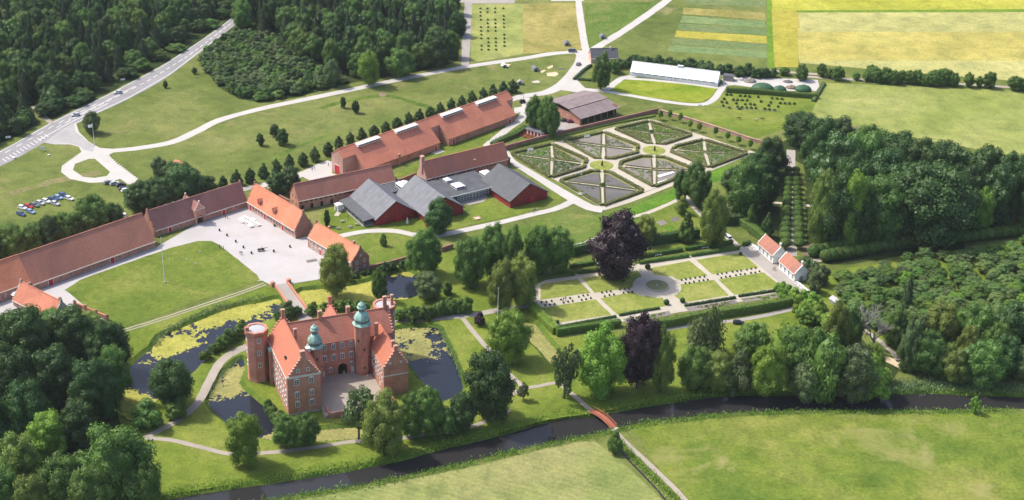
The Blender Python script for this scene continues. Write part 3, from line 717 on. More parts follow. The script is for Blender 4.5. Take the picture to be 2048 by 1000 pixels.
def cut(o, cutter):
    md = o.modifiers.new('cut', 'BOOLEAN'); md.operation = 'DIFFERENCE'; md.object = cutter; md.solver = 'EXACT'
    bpy.context.view_layer.update(); dg = bpy.context.evaluated_depsgraph_get()
    me = bpy.data.meshes.new_from_object(o.evaluated_get(dg)); old = o.data; o.modifiers.clear(); o.data = me
    bpy.data.objects.remove(cutter, do_unlink=True)
def arch_poly(cx, w, z0, zs, n=10):
    return [(cx-w/2, z0), (cx+w/2, z0)]+[(cx+cos(pi*i/n)*w/2, zs+sin(pi*i/n)*w/2) for i in range(n+1)]
def wall_arch(name, ob, root, poly, y0, y1, rev='brick_dark'):
    c = MB().prism(poly, y0, y1, 'y').build('cutter', K['brick'], root)
    bpy.context.view_layer.update(); cut(ob, c)

# ---- courtyard ranges
A_ = g(85,576); B_ = g(311,494.8); dv = (B_-A_).normalized(); A_ = A_-dv*4.0
h, L = house('long_barn', None, None, 16.0, 3.2, 12.3, 'brick', 'tile_mix', 'long barn with weathered brown red roof along the courtyard lawn', 'barn', world=(A_, atan2(dv.y, dv.x), (B_-A_).length))
for u in (.105*L, .60*L): door(h, 'front', u+2, L, 16, 1.8, 2.4)
for i, t in enumerate([.02, .20, .28, .37, .46, .54, .68, .76, .84, .93]): window(h, 'front', t*L+1, 1.6, L, 16, .7, .8, (1, 1), 'timber')
door(h, 'right', 8, L, 16, 3.0, 3.0)
A = g(85,576); dv = (g(311,494.8)-A).normalized(); nv = Vector((-dv.y, dv.x, 0)); ang1 = atan2(dv.y, dv.x)
P = A-dv*34.4+nv*.9
h, L = house('barn_wing', None, None, 14.2, 4.3, 12.45, 'brick', 'tile_new', 'orange roofed end of the barn range at the left edge', 'barn', world=(P, ang1, 30.3))
for u in (20, 23.5): window(h, 'front', u, 2.0, L, 14, .8, 1.2, (2, 2), 'white')
door(h, 'front', 17, L, 14, 1.6, 2.4); door(h, 'front', 26.5, L, 14, 1.6, 2.4)
h, L = house('gate_range', (310,474), (494,414), 9.2, 3.3, 9.9, 'brick', 'tile_brown', 'brown roofed gate range at the back of the courtyard', gables='c')
for u in (.16*L, .74*L): door(h, 'front', u, L, 9.2, 1.5, 2.2)
for t in (.05, .11, .22, .28, .34, .60, .66, .82, .88, .94): window(h, 'front', t*L, 1.7, L, 9.2, .8, .7, (2, 1), 'timber')
for t in (.1, .3, .65, .85): window(h, 'back', t*L, 1.7, L, 9.2, .8, .7, (2, 1), 'timber')
# gatehouse crosses the range
gx = L*.475; gw = 4.4
gt = h
zg = 6.2
mb = MB().prism([(gx-gw/2, 0), (gx+gw/2, 0), (gx+gw/2, zg), (gx-gw/2, zg)], -.7, 9.9, 'y'); gwall = mb.build('gate_wall', K['brick'], h)
wall_arch('arch', gwall, h, arch_poly(gx, 2.7, -.1, 2.3), -1.5, 10.6)
# the passage through the range behind the arch
cw = [c for c in h.children if c.name.startswith('wall')][0]
wall_arch('arch', cw, h, arch_poly(gx, 2.9, -.1, 2.4), -1, 10.2)
pl = [c for c in h.children if c.name.startswith('plinth')][0]
wall_arch('arch', pl, h, arch_poly(gx, 2.9, -.3, 2.4), -1, 10.2)
for nm in ('cornice',):
    pl = [c for c in h.children if c.name.startswith(nm)][0]
    c = MB().box((gx, 4.6, 3), (gw-.1, 14, 4)).build('cutter', K['brick'], h); bpy.context.view_layer.update(); cut(pl, c)
m = MB()                                                   # roof of the gatehouse, ridge across the range
for s in (-1, 1): m.add([(gx, -.4, 9.0), (gx, 9.6, 9.0), (gx+s*(gw/2+.2), 9.6, zg-.1), (gx+s*(gw/2+.2), -.4, zg-.1), (gx, -.4, 9.2), (gx, 9.6, 9.2), (gx+s*(gw/2+.2), 9.6, zg+.12), (gx+s*(gw/2+.2), -.4, zg+.12)], [(0, 1, 2, 3), (4, 7, 6, 5), (0, 3, 7, 4), (1, 5, 6, 2), (3, 2, 6, 7)])
m.build('gate_roof', K['tile_brown'], h)
for y in (-.72, 9.45):
    gp = [(gx+(x-.5)*(gw+.5), z) for x, z in ((0, zg), (1, zg), (1, zg+.55), (.9, zg+.6), (.86, zg+1.2), (.74, zg+1.5), (.70, zg+2.2), (.6, zg+2.6), (.56, zg+3.5), (.44, zg+3.5), (.4, zg+2.6), (.3, zg+2.2), (.26, zg+1.5), (.14, zg+1.2), (.1, zg+.6), (0, zg+.55))]
    o = MB().prism(gp, y, y+.5, 'y').build('gate_gable', K['brick_pink'], h)
    MB().box((gx, y+.25, zg+.1), (gw+.7, .75, .28)).build('gable_moulding', K['cornice'], o); MB().box((gx, y+.25, zg+3.7), (.5, .6, .4)).build('gable_finial', K['cornice'], o)
for s in (-1, 1): MB().box((gx+s*gw/2, -.72, zg/2), (.5, .3, zg)).build('pilaster', K['brick_pink'], h)
for i, u in enumerate((.28*L, .34*L, .2*L)): MB().box((u, 4.6, 10.3), (.5, .5, .5), top=(.1, .1)).build('ridge_vent', K['stone'], h)

h, L = house('stable_wing', (495.8,417.8), (591.3,476.6), 8.2, 4.0, 10.7, 'brick_pink', 'tile_new', 'orange roofed wing with two dormers on the right of the courtyard', gables='c', gmat='brick_dark')
for u in (2.2, 13.2, 26.5): door(h, 'front', u, L, 8.2, 1.4, 2.5)
for u in (4.6, 6.6, 8.8, 10.9, 15.6, 17.8, 20, 22, 24.2, 29, 31.2, 33.4): window(h, 'front', u, 1.9, L, 8.2, .8, 1.3, (2, 2), 'timber')
for u in (2.8, 5.4): window(h, 'right', u, 5.2, L, 8.2, .6, .8, (1, 1), 'timber', off=.36)
for u in (8.5, 19.5):                                          # dormers
    m = MB(); m.box((u, 1.15, 6.0), (1.9, 1.9, 1.7)); o = m.build('dormer', K['brick_dark'], h)
    m = MB()
    for s in (-1, 1): m.add([(u, .0, 7.75), (u, 2.7, 7.75), (u+s*1.25, 2.7, 6.75), (u+s*1.25, .0, 6.75)], [(0, 1, 2, 3)])
    m.prism([(u-.95, 6.85), (u+.95, 6.85), (u, 7.65)], .25, .6, 'y'); m.build('dormer_roof', K['tile_castle'], o)
    MB().box((u, .18, 6.0), (1.0, .1, 1.1)).build('hatch', K['red_door'], o)
chimney(h, 9.5, 4.8, 10.0, 11.8, .7, .7)
h, L = house('bailiff_house', (617.6,495.5), (704,547), 8.2, 5.2, 10.0, 'brick_pink', 'tile_new', 'orange roofed two storey house at the courtyard\'s near right corner', 'house', gables='c', gmat='brick_dark')
for u in (2.5, 5, 8, 10.5, 13, 16, 19, 22, 25): window(h, 'front', u, 3.6, L, 8.2, 1.0, 1.5)
for u in (2.5, 5, 10.5, 13, 19, 22, 25): window(h, 'front', u, 1.3, L, 8.2, 1.0, 1.5)
door(h, 'front', 7.9, L, 8.2, 1.3, 2.3)
for u in (2.2, 5.9):
    for z in (1.5, 4.1): window(h, 'right', u, z, L, 8.2, 1.2, 1.6, off=.32)
window(h, 'right', 4.1, 6.8, L, 8.2, .8, .8, (2, 2), off=.32)
chimney(h, 8, 4.6, 9.4, 11.2, .7, .7); chimney(h, L-4, 4.2, 9.4, 11.3, .7, .7)
h, L = house('cottage', (28,612), (112,650), 8.6, 3.0, 8.4, 'brick', 'tile', 'orange roofed cottage at the left end of the courtyard lawn', 'house', gables='c', gmat='stone', ang=radians(-36))
for u in (4, 9, 15, 21): window(h, 'front', u, 1.6, L, 8.6, 1.0, 1.4)
door(h, 'front', 12, L, 8.6)
chimney(h, L-.6, 4.4, 7.6, 9.8, .7, .7)
# wall with pillars continuing from the cottage
P = g(150,612); Q = g(215,640); d = Q-P; r = empty('garden_wall', P, atan2(d.y, d.x)); tag(r, 'low brick wall with pillars running from the cottage along the lawn', 'wall')
MB().box((d.length/2, 0, .8), (d.length, .4, 1.6)).build('wall', K['brick'], r); MB().box((d.length/2, 0, 1.68), (d.length, .55, .16)).build('coping', K['tile'], r)
for i in range(4): MB().box((i*d.length/3, 0, 1.1), (.7, .7, 2.2)).box((i*d.length/3, 0, 2.3), (.85, .85, .25)).build('pillar', K['brick_dark'], r)

# ---- museum
h, L = house('long_museum_house', (597.8,421), (790,379.5), 8.8, 4.8, 10.4, 'brick', 'tile_mix', 'long two storey brick house with brown roof and rows of small windows')
for u in (1.2, 3.6, 5.9, 8.0, 10.3, 12.6, 14.8, 17.1, 19.4, 21.7, 22.8, 23.9, 25, 31, 35.5, 38, 40.3, 43): window(h, 'front', u, 3.7, L, 8.8, .95, 1.4, (1, 2), 'brick_dark', glass='dark')
for u in (1.6, 6.0, 10.6, 15.2): door(h, 'front', u, L, 8.8, 1.2, 2.1, 'dark', 0, 'brick_dark')
for u in (2.6, 6.2):
    for z in (2, 5): window(h, 'left', u, z, L, 8.8, .7, 1.0, (1, 2), 'brick_dark')
h, L = house('kitchen_house', (853,375), (1013,333), 7.6, 4.7, 10.9, 'brick', 'tile_mix2', 'brick house with rust brown roof and tall gable chimney behind the flat hall', ang=radians(35.8))
for u in (1.4, 3.6, 5.7, 7.8, 11.8, 14, 16.9, 17.9, 18.9, 19.9, 21.8, 23.2, 25.6, 27.8, 29.8, 32, 34.2, 36.2, 38.4): window(h, 'front', u, 3.5, L, 7.6, .95, 1.4, (1, 2), 'brick_dark', glass='dark')
chimney(h, .1, 3.8, 6.0, 13.6, 1.5, 1.7, 'brick_pink')
MB().prism([(-.1, 0), (7.7, 0), (7.7, 4.8), (4.6, 9.6), (3.0, 9.6), (-.1, 4.8)], -.18, .02, 'x').build('gable', K['brick_pink'], h)
o = MB().box((L*.6, 1.4, 7.3), (.9, .9, .14)).build('roof_light', K['white'], h); o.rotation_euler = (0, 0, 0)
o = MB().box((L+1.7, 4.2, 1.4), (3.0, 3.2, 2.8)).build('annex', K['red_wood'], h); MB().box((L+1.7, 4.2, 2.9), (3.4, 3.6, .2)).build('annex_roof', K['flat_roof'], o)

def barn(name, gl, gr, len_, he, hp, roof, label, ang, over=.7, extra=None):
    """gable faces the camera; local y runs back along the ridge"""
    P = g(*gl); W = (g(*gr)-P).length; root = empty(name, P, ang); tag(root, label, 'barn')
    MB().prism([(0, 0), (W, 0), (W, he), (W/2, hp-.05), (0, he)], 0, len_, 'y').build('wall', K['red_wood'], root)
    n = int(W/1.15); m = MB()
    for i in range(n):                                    # boarded gable, every board proud by its own amount
        x0, x1 = W*i/n, W*(i+1)/n-.05; zt = lambda x: he+(hp-he)*(1-abs(x-W/2)/(W/2))-.1
        MB().prism([(x0, .15), (x1, .15), (x1, zt(x1)), (x0, zt(x0))], -.07-.03*(i % 3 == 0), 0, 'y').build('board', K['red_wood'], root)
    r = roof_mesh(len_, W, he, hp, over, .5, .25, sag=.03)
    r.v = [(y, x, z) for x, y, z in r.v]; r.f = [f[::-1] for f in r.f]
    ro = r.build('roof', K[roof], root)
    m = MB(); k = (hp-he)/(W/2)                            # barge boards
    for s in (-1, 1): m.add([(W/2, -.56, hp+.3), (W/2, -.56, hp-.12), (W/2+s*(W/2+over), -.56, he-over*k-.12), (W/2+s*(W/2+over), -.56, he-over*k+.3)], [(0, 1, 2, 3)])
    m.build('barge_board', K['sheet_grey2'], ro)
    m = MB(); 
    for i in range(1, int(len_/3.2)):
        for s in (-1, 1): m.add([(W/2+s*.1, i*3.2, hp+.27), (W/2+s*.1, i*3.2+.16, hp+.27), (W/2+s*(W/2+over-.1), i*3.2+.16, he-over*k+.30), (W/2+s*(W/2+over-.1), i*3.2, he-over*k+.30)], [(0, 1, 2, 3)])
    m.build('roof_seam', K['sheet_grey2'], ro)
    MB().box((W*.58, -.14, 1.5), (2.8, .1, 3.0)).build('door', K['red_door'], root)
    return root, W
b1_, W1 = barn('museum_barn', (753,452), (831,436.6), 25, 3.2, 9.5, 'sheet_grey', 'left red boarded museum barn with light grey roof', radians(32))
b2_, W2 = barn('museum_barn', (850,445), (927.5,428), 25, 3.3, 9.7, 'sheet_grey', 'middle red boarded museum barn half hidden by a tree', radians(33))
b3_, W3 = barn('museum_barn', (1020.6,416), (1094,397), 24, 3.4, 9.4, 'sheet_grey2', 'right red boarded museum barn with dark grey roof by the garden road', radians(34.5))
# verandah on the left barn
m = MB().add([(-.4, 1, 3.3), (-.4, 25, 3.3), (-5.4, 25, 2.5), (-5.4, 1.5, 2.5), (-.4, 1, 3.45), (-.4, 25, 3.45), (-5.4, 25, 2.65), (-5.4, 1.5, 2.65)], [(3, 2, 1, 0), (4, 5, 6, 7), (0, 4, 7, 3), (3, 7, 6, 2), (1, 2, 6, 5)])
vr = m.build('verandah_roof', K['sheet_grey2'], b1_)
for i in range(7): MB().box((-5.0, 2+i*3.7, 1.25), (.2, .2, 2.5)).build('post', K['timber'], b1_)
m = MB().box((-2.6, 13, .2), (5.2, 23, .4)); m.build('verandah_floor', K['stone'], b1_)
m = MB()
for i in range(6): m.box((-4.9, 3.8+i*3.7, 1.0), (.1, 3.2, 1.6))
m.build('glazing', K['glass'], b1_)
# link roof between left barn and the long house
hall = empty('museum_hall', g(914,404), radians(34.5)); tag(hall, 'low flat roofed glass fronted hall linking the museum barns', 'building')
HW = 17.5
MB().box((HW/2-5, 8.6, 1.75), (HW+14, 16.8, 3.5)).build('wall', K['sheet_grey2'], hall)
MB().box((HW/2-5, 8.0, 3.68), (HW+15, 18.8, .36)).build('flat_roof', K['flat_roof'], hall)
MB().box((HW/2-2, -1.46, 3.7), (HW+6, .12, .5)).build('fascia', K['white'], hall)
for i in range(11):
    for j in range(3): window(hall, 'front', .8+i*1.6, .75+j*.98, HW, 16, 1.45, .9, (2, 1), 'white', off=.06)
for u in (7.0, 8.6, 10.2): door(hall, 'front', u, HW, 16, 1.2, 2.4, 'glass', 0, 'white')
def lantern(parent, x, y, z, s, hgt):
    o = MB().box((0, 0, hgt*.25), (s, s, hgt*.5)).build('skylight', K['white'], parent, (x, y, z))
    MB().box((0, 0, hgt*.5+hgt*.3), (s*1.06, s*1.06, hgt*.6), top=(.12, .12)).build('glass_pyramid', K['glazing'], o)
    for k in range(4):
        a = k*pi/2; MB().box((s*.5*cos(a), s*.5*sin(a), hgt*.28), (.06, s*.84, hgt*.3) , a).build('pane', K['glass'], o)
    MB().tube([(0, 0, hgt), (0, 0, hgt+.9)], [.05, .03], 6).build('finial', K['white'], o); return o
def loc_of(root, x, y, z):
    P = g(x, y, z)-Vector(root.location); a = root.rotation_euler.z
    return (P.x*cos(a)+P.y*sin(a), -P.x*sin(a)+P.y*cos(a))
for x, y, s, hh in ((895,362,3.0,1.7), (916,374,4.6,2.2), (972,349,4.4,2.2)):
    q = loc_of(hall, x, y, 3.9); lantern(hall, q[0], q[1], 3.86, s, hh)
q = loc_of(b2_, 808, 374, 4.2)
link = empty('museum_link', g(800,410), radians(33)); tag(link, 'flat roofed link with a white glass pyramid between two museum barns', 'building')
MB().box((2.5, 13.5, 1.9), (10, 16, 3.8)).build('wall', K['sheet_grey2'], link); MB().box((2.5, 13.5, 3.95), (10.4, 16.6, .3)).build('flat_roof', K['flat_roof'], link)
q = loc_of(link, 808, 374, 4.1); lantern(link, q[0], q[1], 4.1, 5.4, 3.0)
# courtyard patio in front of the hall
sheet('patio', [(912,402),(972,388),(975,396),(966,404),(940,410),(916,408)], K['gravel_grey'], .06, .2)

# ---- skylit barn
C0 = g(686,352.5); ad = radians(47.5); rb = empty('skylit_barn', C0, ad); tag(rb, 'very long orange roofed barn with four white skylights on its ridge', 'barn')
BL = 110.0; CWID = 7.6; zc_, zr_ = 8.7, 11.6; slope = (zr_-zc_)/(CWID/2); off = (zc_-3.6)/slope
MB().prism([(0, 0), (CWID, 0), (CWID, zc_), (CWID/2, zr_-.05), (0, zc_)], 0, BL, 'x').build('wall', K['brick_pink'], rb)
def u_of(x, y):
    P = g(x, y)-C0; return P.x*cos(ad)+P.y*sin(ad)
secs = [(u_of(718,351)+1.5, u_of(873,295.5)), (u_of(891,289), u_of(1028,240)-1.0)]
rf = roof_mesh(BL, CWID, zc_, zr_, .3, .2).build('roof', K['tile'], rb)
ridge_cap(BL, CWID, zr_).build('ridge_tiles', K['tile'], rf)
for i, (x0, x1) in enumerate(secs):
    DW = CWID+2*off
    MB().prism([(-off, 0), (CWID+off, 0), (CWID+off, 3.6), (CWID/2, zr_-.1), (-off, 3.6)], x0, x1, 'x').build('aisle_wall', K['brick'], rb)
    ro = roof_mesh(x1-x0, DW, 3.6, zr_+.06, .5, .15, y0=-off, x0=x0).build('aisle_roof', K['tile'], rb)
    for u in ((x1-2.5,) if i == 0 else (x0+3.2, x1-4)):
        o = door(rb, 'front', u, BL, DW, 1.6, 2.3); o.location.y = -off-.02
    for u in range(int(x0)+6, int(x1)-5, 7):
        o = window(rb, 'front', u, 1.9, BL, DW, .6, .6, (1, 1), 'brick_dark'); o.location.y = -off-.02
    MB().box(((x1-3 if i == 0 else x1-5), -off-2.2, .06), (6, 3.0, .12)).build('ramp', K['stone'], rb)
MB().box(((secs[0][0]+secs[0][1])/2-3, -off-.4, 2.6), (1.4, .9, 5.2)).build('buttress', K['brick'], rb)
door(rb, 'left', CWID/2, BL, CWID, 3.6, 4.2)
for x, y in ((735,281),(810.5,254.6),(900,223),(969,199)):
    P = g(x, y, zr_)-C0; u = P.x*cos(ad)+P.y*sin(ad)
    o = MB().box((0, 0, .55), (13.5, 3.2, 1.1)).build('skylight', K['white'], rb, (u, CWID/2-.9, zr_-1.0))
    MB().box((0, 0, 1.2), (13.3, 3.0, .3), top=(13.0, .5)).build('skylight_roof', K['glazing'], o)
    m = MB()
    for k in range(9): m.box((-5.7+k*1.43, -1.62, .55), (1.2, .06, .55))
    m.build('pane', K['glass'], o)

# ---- brown shed, greenhouse, dark roofed house, hut
P0 = g(1117,234); ab = radians(-49); r = empty('open_shed', P0, ab); tag(r, 'broad low barn with grey brown corrugated roof and open side', 'barn')
LW, DW = 24.0, 24.5
r.location = g(1095,222); 
MB().box((LW/2, .2, 2.3), (LW, .4, 4.6)).build('front_wall', K['brick'], r); MB().box((.2, DW/2, 2.6), (.4, DW-.6, 5.2)).build('side_wall', K['brick'], r); MB().box((LW/2, DW-.2, 2.6), (LW, .4, 5.2)).build('rear_wall', K['red_wood'], r)
for k in range(6): MB().box((LW-.3, 1.2+k*4.4, 2.4), (.35, .35, 4.8)).build('post', K['timber'], r)
for i, (x0, x1, z0, z1) in enumerate(((-1, 8.5, 5.0, 6.9), (8.6, 16.6, 6.9, 6.3), (16.7, LW+1.6, 6.0, 4.0))):
    MB().add([(x0, -1, z0), (x1, -1, z1), (x1, DW+1, z1), (x0, DW+1, z0), (x0, -1, z0+.2), (x1, -1, z1+.2), (x1, DW+1, z1+.2), (x0, DW+1, z0+.2)], [(3, 2, 1, 0), (4, 5, 6, 7), (0, 1, 5, 4), (1, 2, 6, 5), (2, 3, 7, 6), (3, 0, 4, 7)]).build('roof_panel', K['eternit'], r)
P = g(1259.5,151); Q = g(1435,173); d = Q-P; r = empty('greenhouse', P, atan2(d.y, d.x)); GL = d.length; tag(r, 'long white glazed greenhouse above the bright rounded lawn', 'greenhouse')
GD, ge, gr = 10.5, 2.2, 6.4
MB().box((GL/2, GD/2, .35), (GL, GD, .7)).build('base_wall', K['whitewash'], r)
MB().prism([(.1, .7), (GD-.1, .7), (GD-.1, ge), (GD/2, gr-.1), (.1, ge)], .1, GL-.1, 'x').build('house_glass', K['glazing'], r)
nb = 24
pm = roof_mesh(GL/nb-.07, GD, ge, gr, .15, 0, .06, sag=0).mesh('glass_panel', K['glazing'])
for i in range(nb): inst('glass_panel', pm, (GL*i/nb+.03, 0, 0), (0, 0, 0), r)
m = MB()
for i in range(nb+1): m.box((GL*i/nb, -.02, ge/2), (.12, .1, ge))
m.build('frame', K['white'], r); MB().box((GL/2, GD/2, gr+.1), (GL, .3, .2)).build('ridge', K['white'], r)
vm = MB().box((0, 0, 0), (3.0, .08, .35)).mesh('vent', K['glass'])
for i in range(12): inst('vent', vm, (2.5+i*3.8, -.12, ge-.35), (0, 0, 0), r)
MB().box((GL*.55, GD/2, gr+.5), (3.0, 1.2, .8)).build('ridge_vent', K['white'], r)
door(r, 'front', GL*.5, GL, GD, 1.6, 2.0, 'white', 0, 'timber')
P = g(1446,161); r = empty('timber_shed', P, radians(-14)); tag(r, 'small grey flat roofed shed at the greenhouse\'s right end', 'shed')
MB().box((2.6, 2, 1.3), (5.2, 4, 2.6)).build('wall', K['timber'], r); MB().box((2.6, 2, 2.7), (5.8, 4.6, .2)).build('roof', K['sheet_grey2'], r); MB().box((-.0, 2, 1.1), (.1, 2, 2.0)).build('door', K['dark'], r)
h, L = house('farmhouse', (1182,126), (1233,122), 8, 2.9, 6.8, 'brick_pink', 'sheet_grey2', 'dark roofed farmhouse behind the big tree at the road fork', 'house', ang=radians(8))
for u in (2, 4.5, 8, 10.5): window(h, 'front', u, 1.6, L, 8, .9, 1.1)
chimney(h, L*.75, 4, 6, 8, .7, .7, 'whitewash')
P = g(1051,266); r = empty('red_hut', P, radians(-36)); tag(r, 'small red hut with four white doors behind the garden wall', 'shed')
MB().box((5.2, 1.6, 1.15), (10.4, 3.2, 2.3)).build('wall', K['red_wood'], r); MB().add([(-.3, -.4, 2.2), (10.7, -.4, 2.2), (10.7, 3.6, 2.7), (-.3, 3.6, 2.7), (-.3, -.4, 2.35), (10.7, -.4, 2.35), (10.7, 3.6, 2.85), (-.3, 3.6, 2.85)], [(3, 2, 1, 0), (4, 5, 6, 7), (0, 1, 5, 4), (1, 2, 6, 5), (2, 3, 7, 6), (3, 0, 4, 7)]).build('roof', K['sheet_grey'], r)
for k in range(5): door(r, 'front', 1.2+k*2.0, 10.4, 3.2, .9, 1.9, 'white', 0, 'red_door')
P = g(346,334); r = empty('small_house', g(346,336), radians(-35)); tag(r, 'small red roofed hut behind the gatehouse trees', 'shed')
MB().prism([(0, 0), (4, 0), (4, 2), (2, 3.4), (0, 2)], 0, 5.5, 'x').build('wall', K['brick'], r); roof_mesh(5.5, 4, 2, 3.4, .4, .3).build('roof', K['tile'], r); door(r, 'front', 2.7, 5.5, 4, 1.0, 1.8)

# ---- white pavilions
for b0, b1, lb in (((1515,502),(1545,528),'left white garden pavilion with red tiled roof beside the parterre'), ((1557,538),(1588,565),'right white garden pavilion with red tiled roof at the parterre\'s corner')):
    h, L = house('garden_pavilion', b0, b1, 5.9, 4.0, 7.1, 'whitewash', 'tile_mix', lb, 'pavilion', cap=False)
    for i in range(4): window(h, 'front', L*(i+.5)/4, 2.1, L, 5.9, 1.2, 2.4, (2, 4), 'white', arch=True)
    for f in ('left', 'right'):
        o = door(h, f, 2.95, L, 5.9, 1.6, 2.4, 'timber', 0, 'white'); 
        for s in (-.5, .5): window(h, f, 2.95+s, 5.0, L, 5.9, .4, .9, (1, 2), 'white')
    for xx in (-.05, L+.05):
        m = MB()
        for s in (-1, 1): m.add([(xx-.16, 2.95, 7.45), (xx+.16, 2.95, 7.45), (xx+.16, 2.95+s*3.3, 4.02), (xx-.16, 2.95+s*3.3, 4.02), (xx-.16, 2.95, 7.15), (xx+.16, 2.95, 7.15), (xx+.16, 2.95+s*3.3, 3.72), (xx-.16, 2.95+s*3.3, 3.72)], [(0, 1, 2, 3), (4, 7, 6, 5), (0, 4, 5, 1), (0, 3, 7, 4), (1, 5, 6, 2), (2, 6, 7, 3)])
        m.build('gable_coping', K['white'], h)
    chimney(h, L*.85, 3.9, 5.6, 7.9, .6, .6, 'whitewash', 'white')
P = g(672,425); r = empty('garden_portal', g(669,420), radians(-50)); tag(r, 'small white arched pavilion on the museum lawn', 'pavilion')
w_ = MB().box((1.3, 1.3, 1.5), (2.6, 2.6, 3.0)).build('wall', K['whitewash'], r); wall_arch('a', w_, r, arch_poly(1.3, 1.4, -.1, 1.5), -.5, 3.2)
MB().box((1.3, 1.3, 3.4), (3.0, 3.0, .8), top=(.3, .3)).build('roof', K['white'], r)
# ------------------------------------------------------------------ the castle
CA = radians(22.5); cs = empty('castle', g(577.2,831), CA); tag(cs, 'moated red brick castle with stepped gables and green copper spires', 'castle')
def C(name, mb, mat, parent=cs, **k): return mb.build(name, K[mat], parent, **k)
TZ = 1.0
# walls
C('west_wing_wall', MB().prism([(0, 0), (11, 0), (11, 14.2), (5.5, 21.2), (0, 14.2)], 0.05, 27.5, 'y'), 'brick_castle')
mw = C('main_wing_wall', MB().prism([(18, 0), (30, 0), (30, 14.2), (24, 20.4), (18, 14.2)], 10.9, 41.5, 'x'), 'brick_castle')
wall_arch('a', mw, cs, arch_poly(23.4, 3.2, 0, TZ+2.4), 17, 31)
C('east_wing_wall', MB().prism([(33, 0), (41.5, 0), (41.5, 11), (37.25, 16.9), (33, 11)], 1.55, 18.2, 'y'), 'brick_castle')
# roofs
def roof_y(x0, x1, y0, y1, he, hr, mat, over=.3):
    r = roof_mesh(y1-y0, x1-x0, he, hr, over, -.1, sag=.12); r.v = [(x0+y, y0+x, z) for x, y, z in r.v]; r.f = [f[::-1] for f in r.f]
    o = C('roof', r, mat); m = ridge_cap(y1-y0, x1-x0, hr); m.v = [(x0+y, y0+x, z) for x, y, z in m.v]; m.f = [f[::-1] for f in m.f]; m.build('ridge_tiles', K[mat], o); return o
rw = roof_y(0, 11, .3, 27.2, 14.2, 21.3, 'tile_castle_w')
re = roof_y(33, 41.5, 1.8, 20, 11, 17, 'tile_castle_w')
r = roof_mesh(36.4, 12, 14.2, 20.5, .35, -.1, sag=.12); r.v = [(x+5, y+18, z) for x, y, z in r.v]; rm = C('roof', r, 'tile_castle')
m = ridge_cap(36, 12, 20.5, 5.3, 18); m.build('ridge_tiles', K['tile_castle'], rm)
C('dormer_opening', MB().box((1.9, 8.5, 16.9), (1.0, 1.6, .5)), 'dark', rw)
# stepped gables
def sgable(W, ze, zp, n, at, axis, off):
    p = step_gable(W, ze, zp, n, lift=.8)
    if axis == 'y': return C('stepped_gable', MB().prism([(at+a, b) for a, b in p], off, off+.6, 'y'), 'brick_castle')
    return C('stepped_gable', MB().prism([(at+a, b) for a, b in p], off, off+.6, 'x'), 'brick_castle')
g1 = sgable(11, 14.2, 21.6, 8, 0, 'y', -.28); sgable(11, 14.2, 21.6, 8, 0, 'y', 27.2)
g2 = sgable(8.5, 11, 17.2, 6, 33, 'y', 1.2); g3 = sgable(12, 14.2, 20.9, 8, 18, 'x', 41.2)
def caps(W, ze, zp, n, at, y, par, axis='y'):               # pale coping on each step
    s = W/2/(n+.5); k = (zp-ze)/n
    for i in range(n+1):
        z = ze+.48+i*k+.06
        for sgn in (-1, 1):
            if i == n and sgn == 1: continue
            x = at+W/2+sgn*(W/2+.05-i*s-s/2) if i < n else at+W/2
            c = (x, y+.3, z) if axis == 'y' else (y+.3, x, z); d = (s+.12, .7, .1) if axis == 'y' else (.7, s+.12, .1)
            MB().box(c, d).build('coping', K['brick_pink'], par)
caps(11, 14.2, 21.6, 8, 0, -.28, g1); caps(8.5, 11, 17.2, 6, 33, 1.2, g2); caps(12, 14.2, 20.9, 8, 18, 41.2, g3, 'x')
C('string_course', MB().box((5.5, -.33, 14.35), (11.3, .3, .7)), 'cornice'); C('string_course', MB().box((37.25, 1.12, 7.7), (8.6, .25, .35)), 'cornice')
C('string_course', MB().box((-.16, 13.6, 14.0), (.3, 27, .35)), 'cornice')
C('eaves_course', MB().box((26, 17.86, 13.9), (30, .28, .4)), 'brick_dark'); C('eaves_course', MB().box((32.88, 9.8, 10.75), (.24, 16, .35)), 'cornice')
# windows
for u in (3.1, 7.9):
    for z in (12.3, 7.5, 3.8): window(cs, 'front', u, z, 11, 27, 1.55, 2.1, (2, 3), arch=True, off=.3)
for u in (3.7, 7.0): window(cs, 'front', u, 16.6, 11, 27, 1.2, 1.3, (2, 2), off=.3)
for i, u in enumerate((2.2, 4.9, 7.6, 10.3, 13.0, 15.7, 18.4, 21.0)):
    for z in (12.2, 7.6, 3.8): window(cs, 'left', u, z, 11, 27, 1.3, 2.0, (2, 3), arch=True)
for u in (17.2, 20.4, 23.4, 26.5):
    for z in (12.2, 8.0):
        o = window(cs, 'front', u, z, 41, 30, 1.5, 2.1, (2, 3), arch=True); o.location.y = 17.97
for u in (19.2, 26.5):
    o = window(cs, 'front', u, 4.3 if u > 20 else 3.2, 41, 30, 1.3, 1.6, (2, 2), arch=True); o.location.y = 17.97
for i in range(6):
    for z in (8.9, 5.4):
        o = window(cs, 'left', 3.2+i*2.3, z, 11, 27, 1.1, 1.7, (2, 2), arch=True); o.location.x = 32.97
for i in (1, 4):
    o = window(cs, 'left', 3.2+i*2.3, 2.4, 11, 27, .9, 1.2, (2, 2)); o.location.x = 32.97
for u in (35.2, 38.9): window(cs, 'front', u, 12.4, 41, 30, .7, .8, (2, 2), off=-1.15)
for i in range(5):
    for z in (8.9, 5.4):
        o = window(cs, 'right', 3.2+i*2.7, z, 41.5, 27, 1.1, 1.7, (2, 2), arch=True)
for i in range(8):
    for z in (12.2, 8.0, 4.2): window(cs, 'back', 12.6+i*3.6, z, 41, 30, 1.3, 1.9, (2, 3), arch=True)
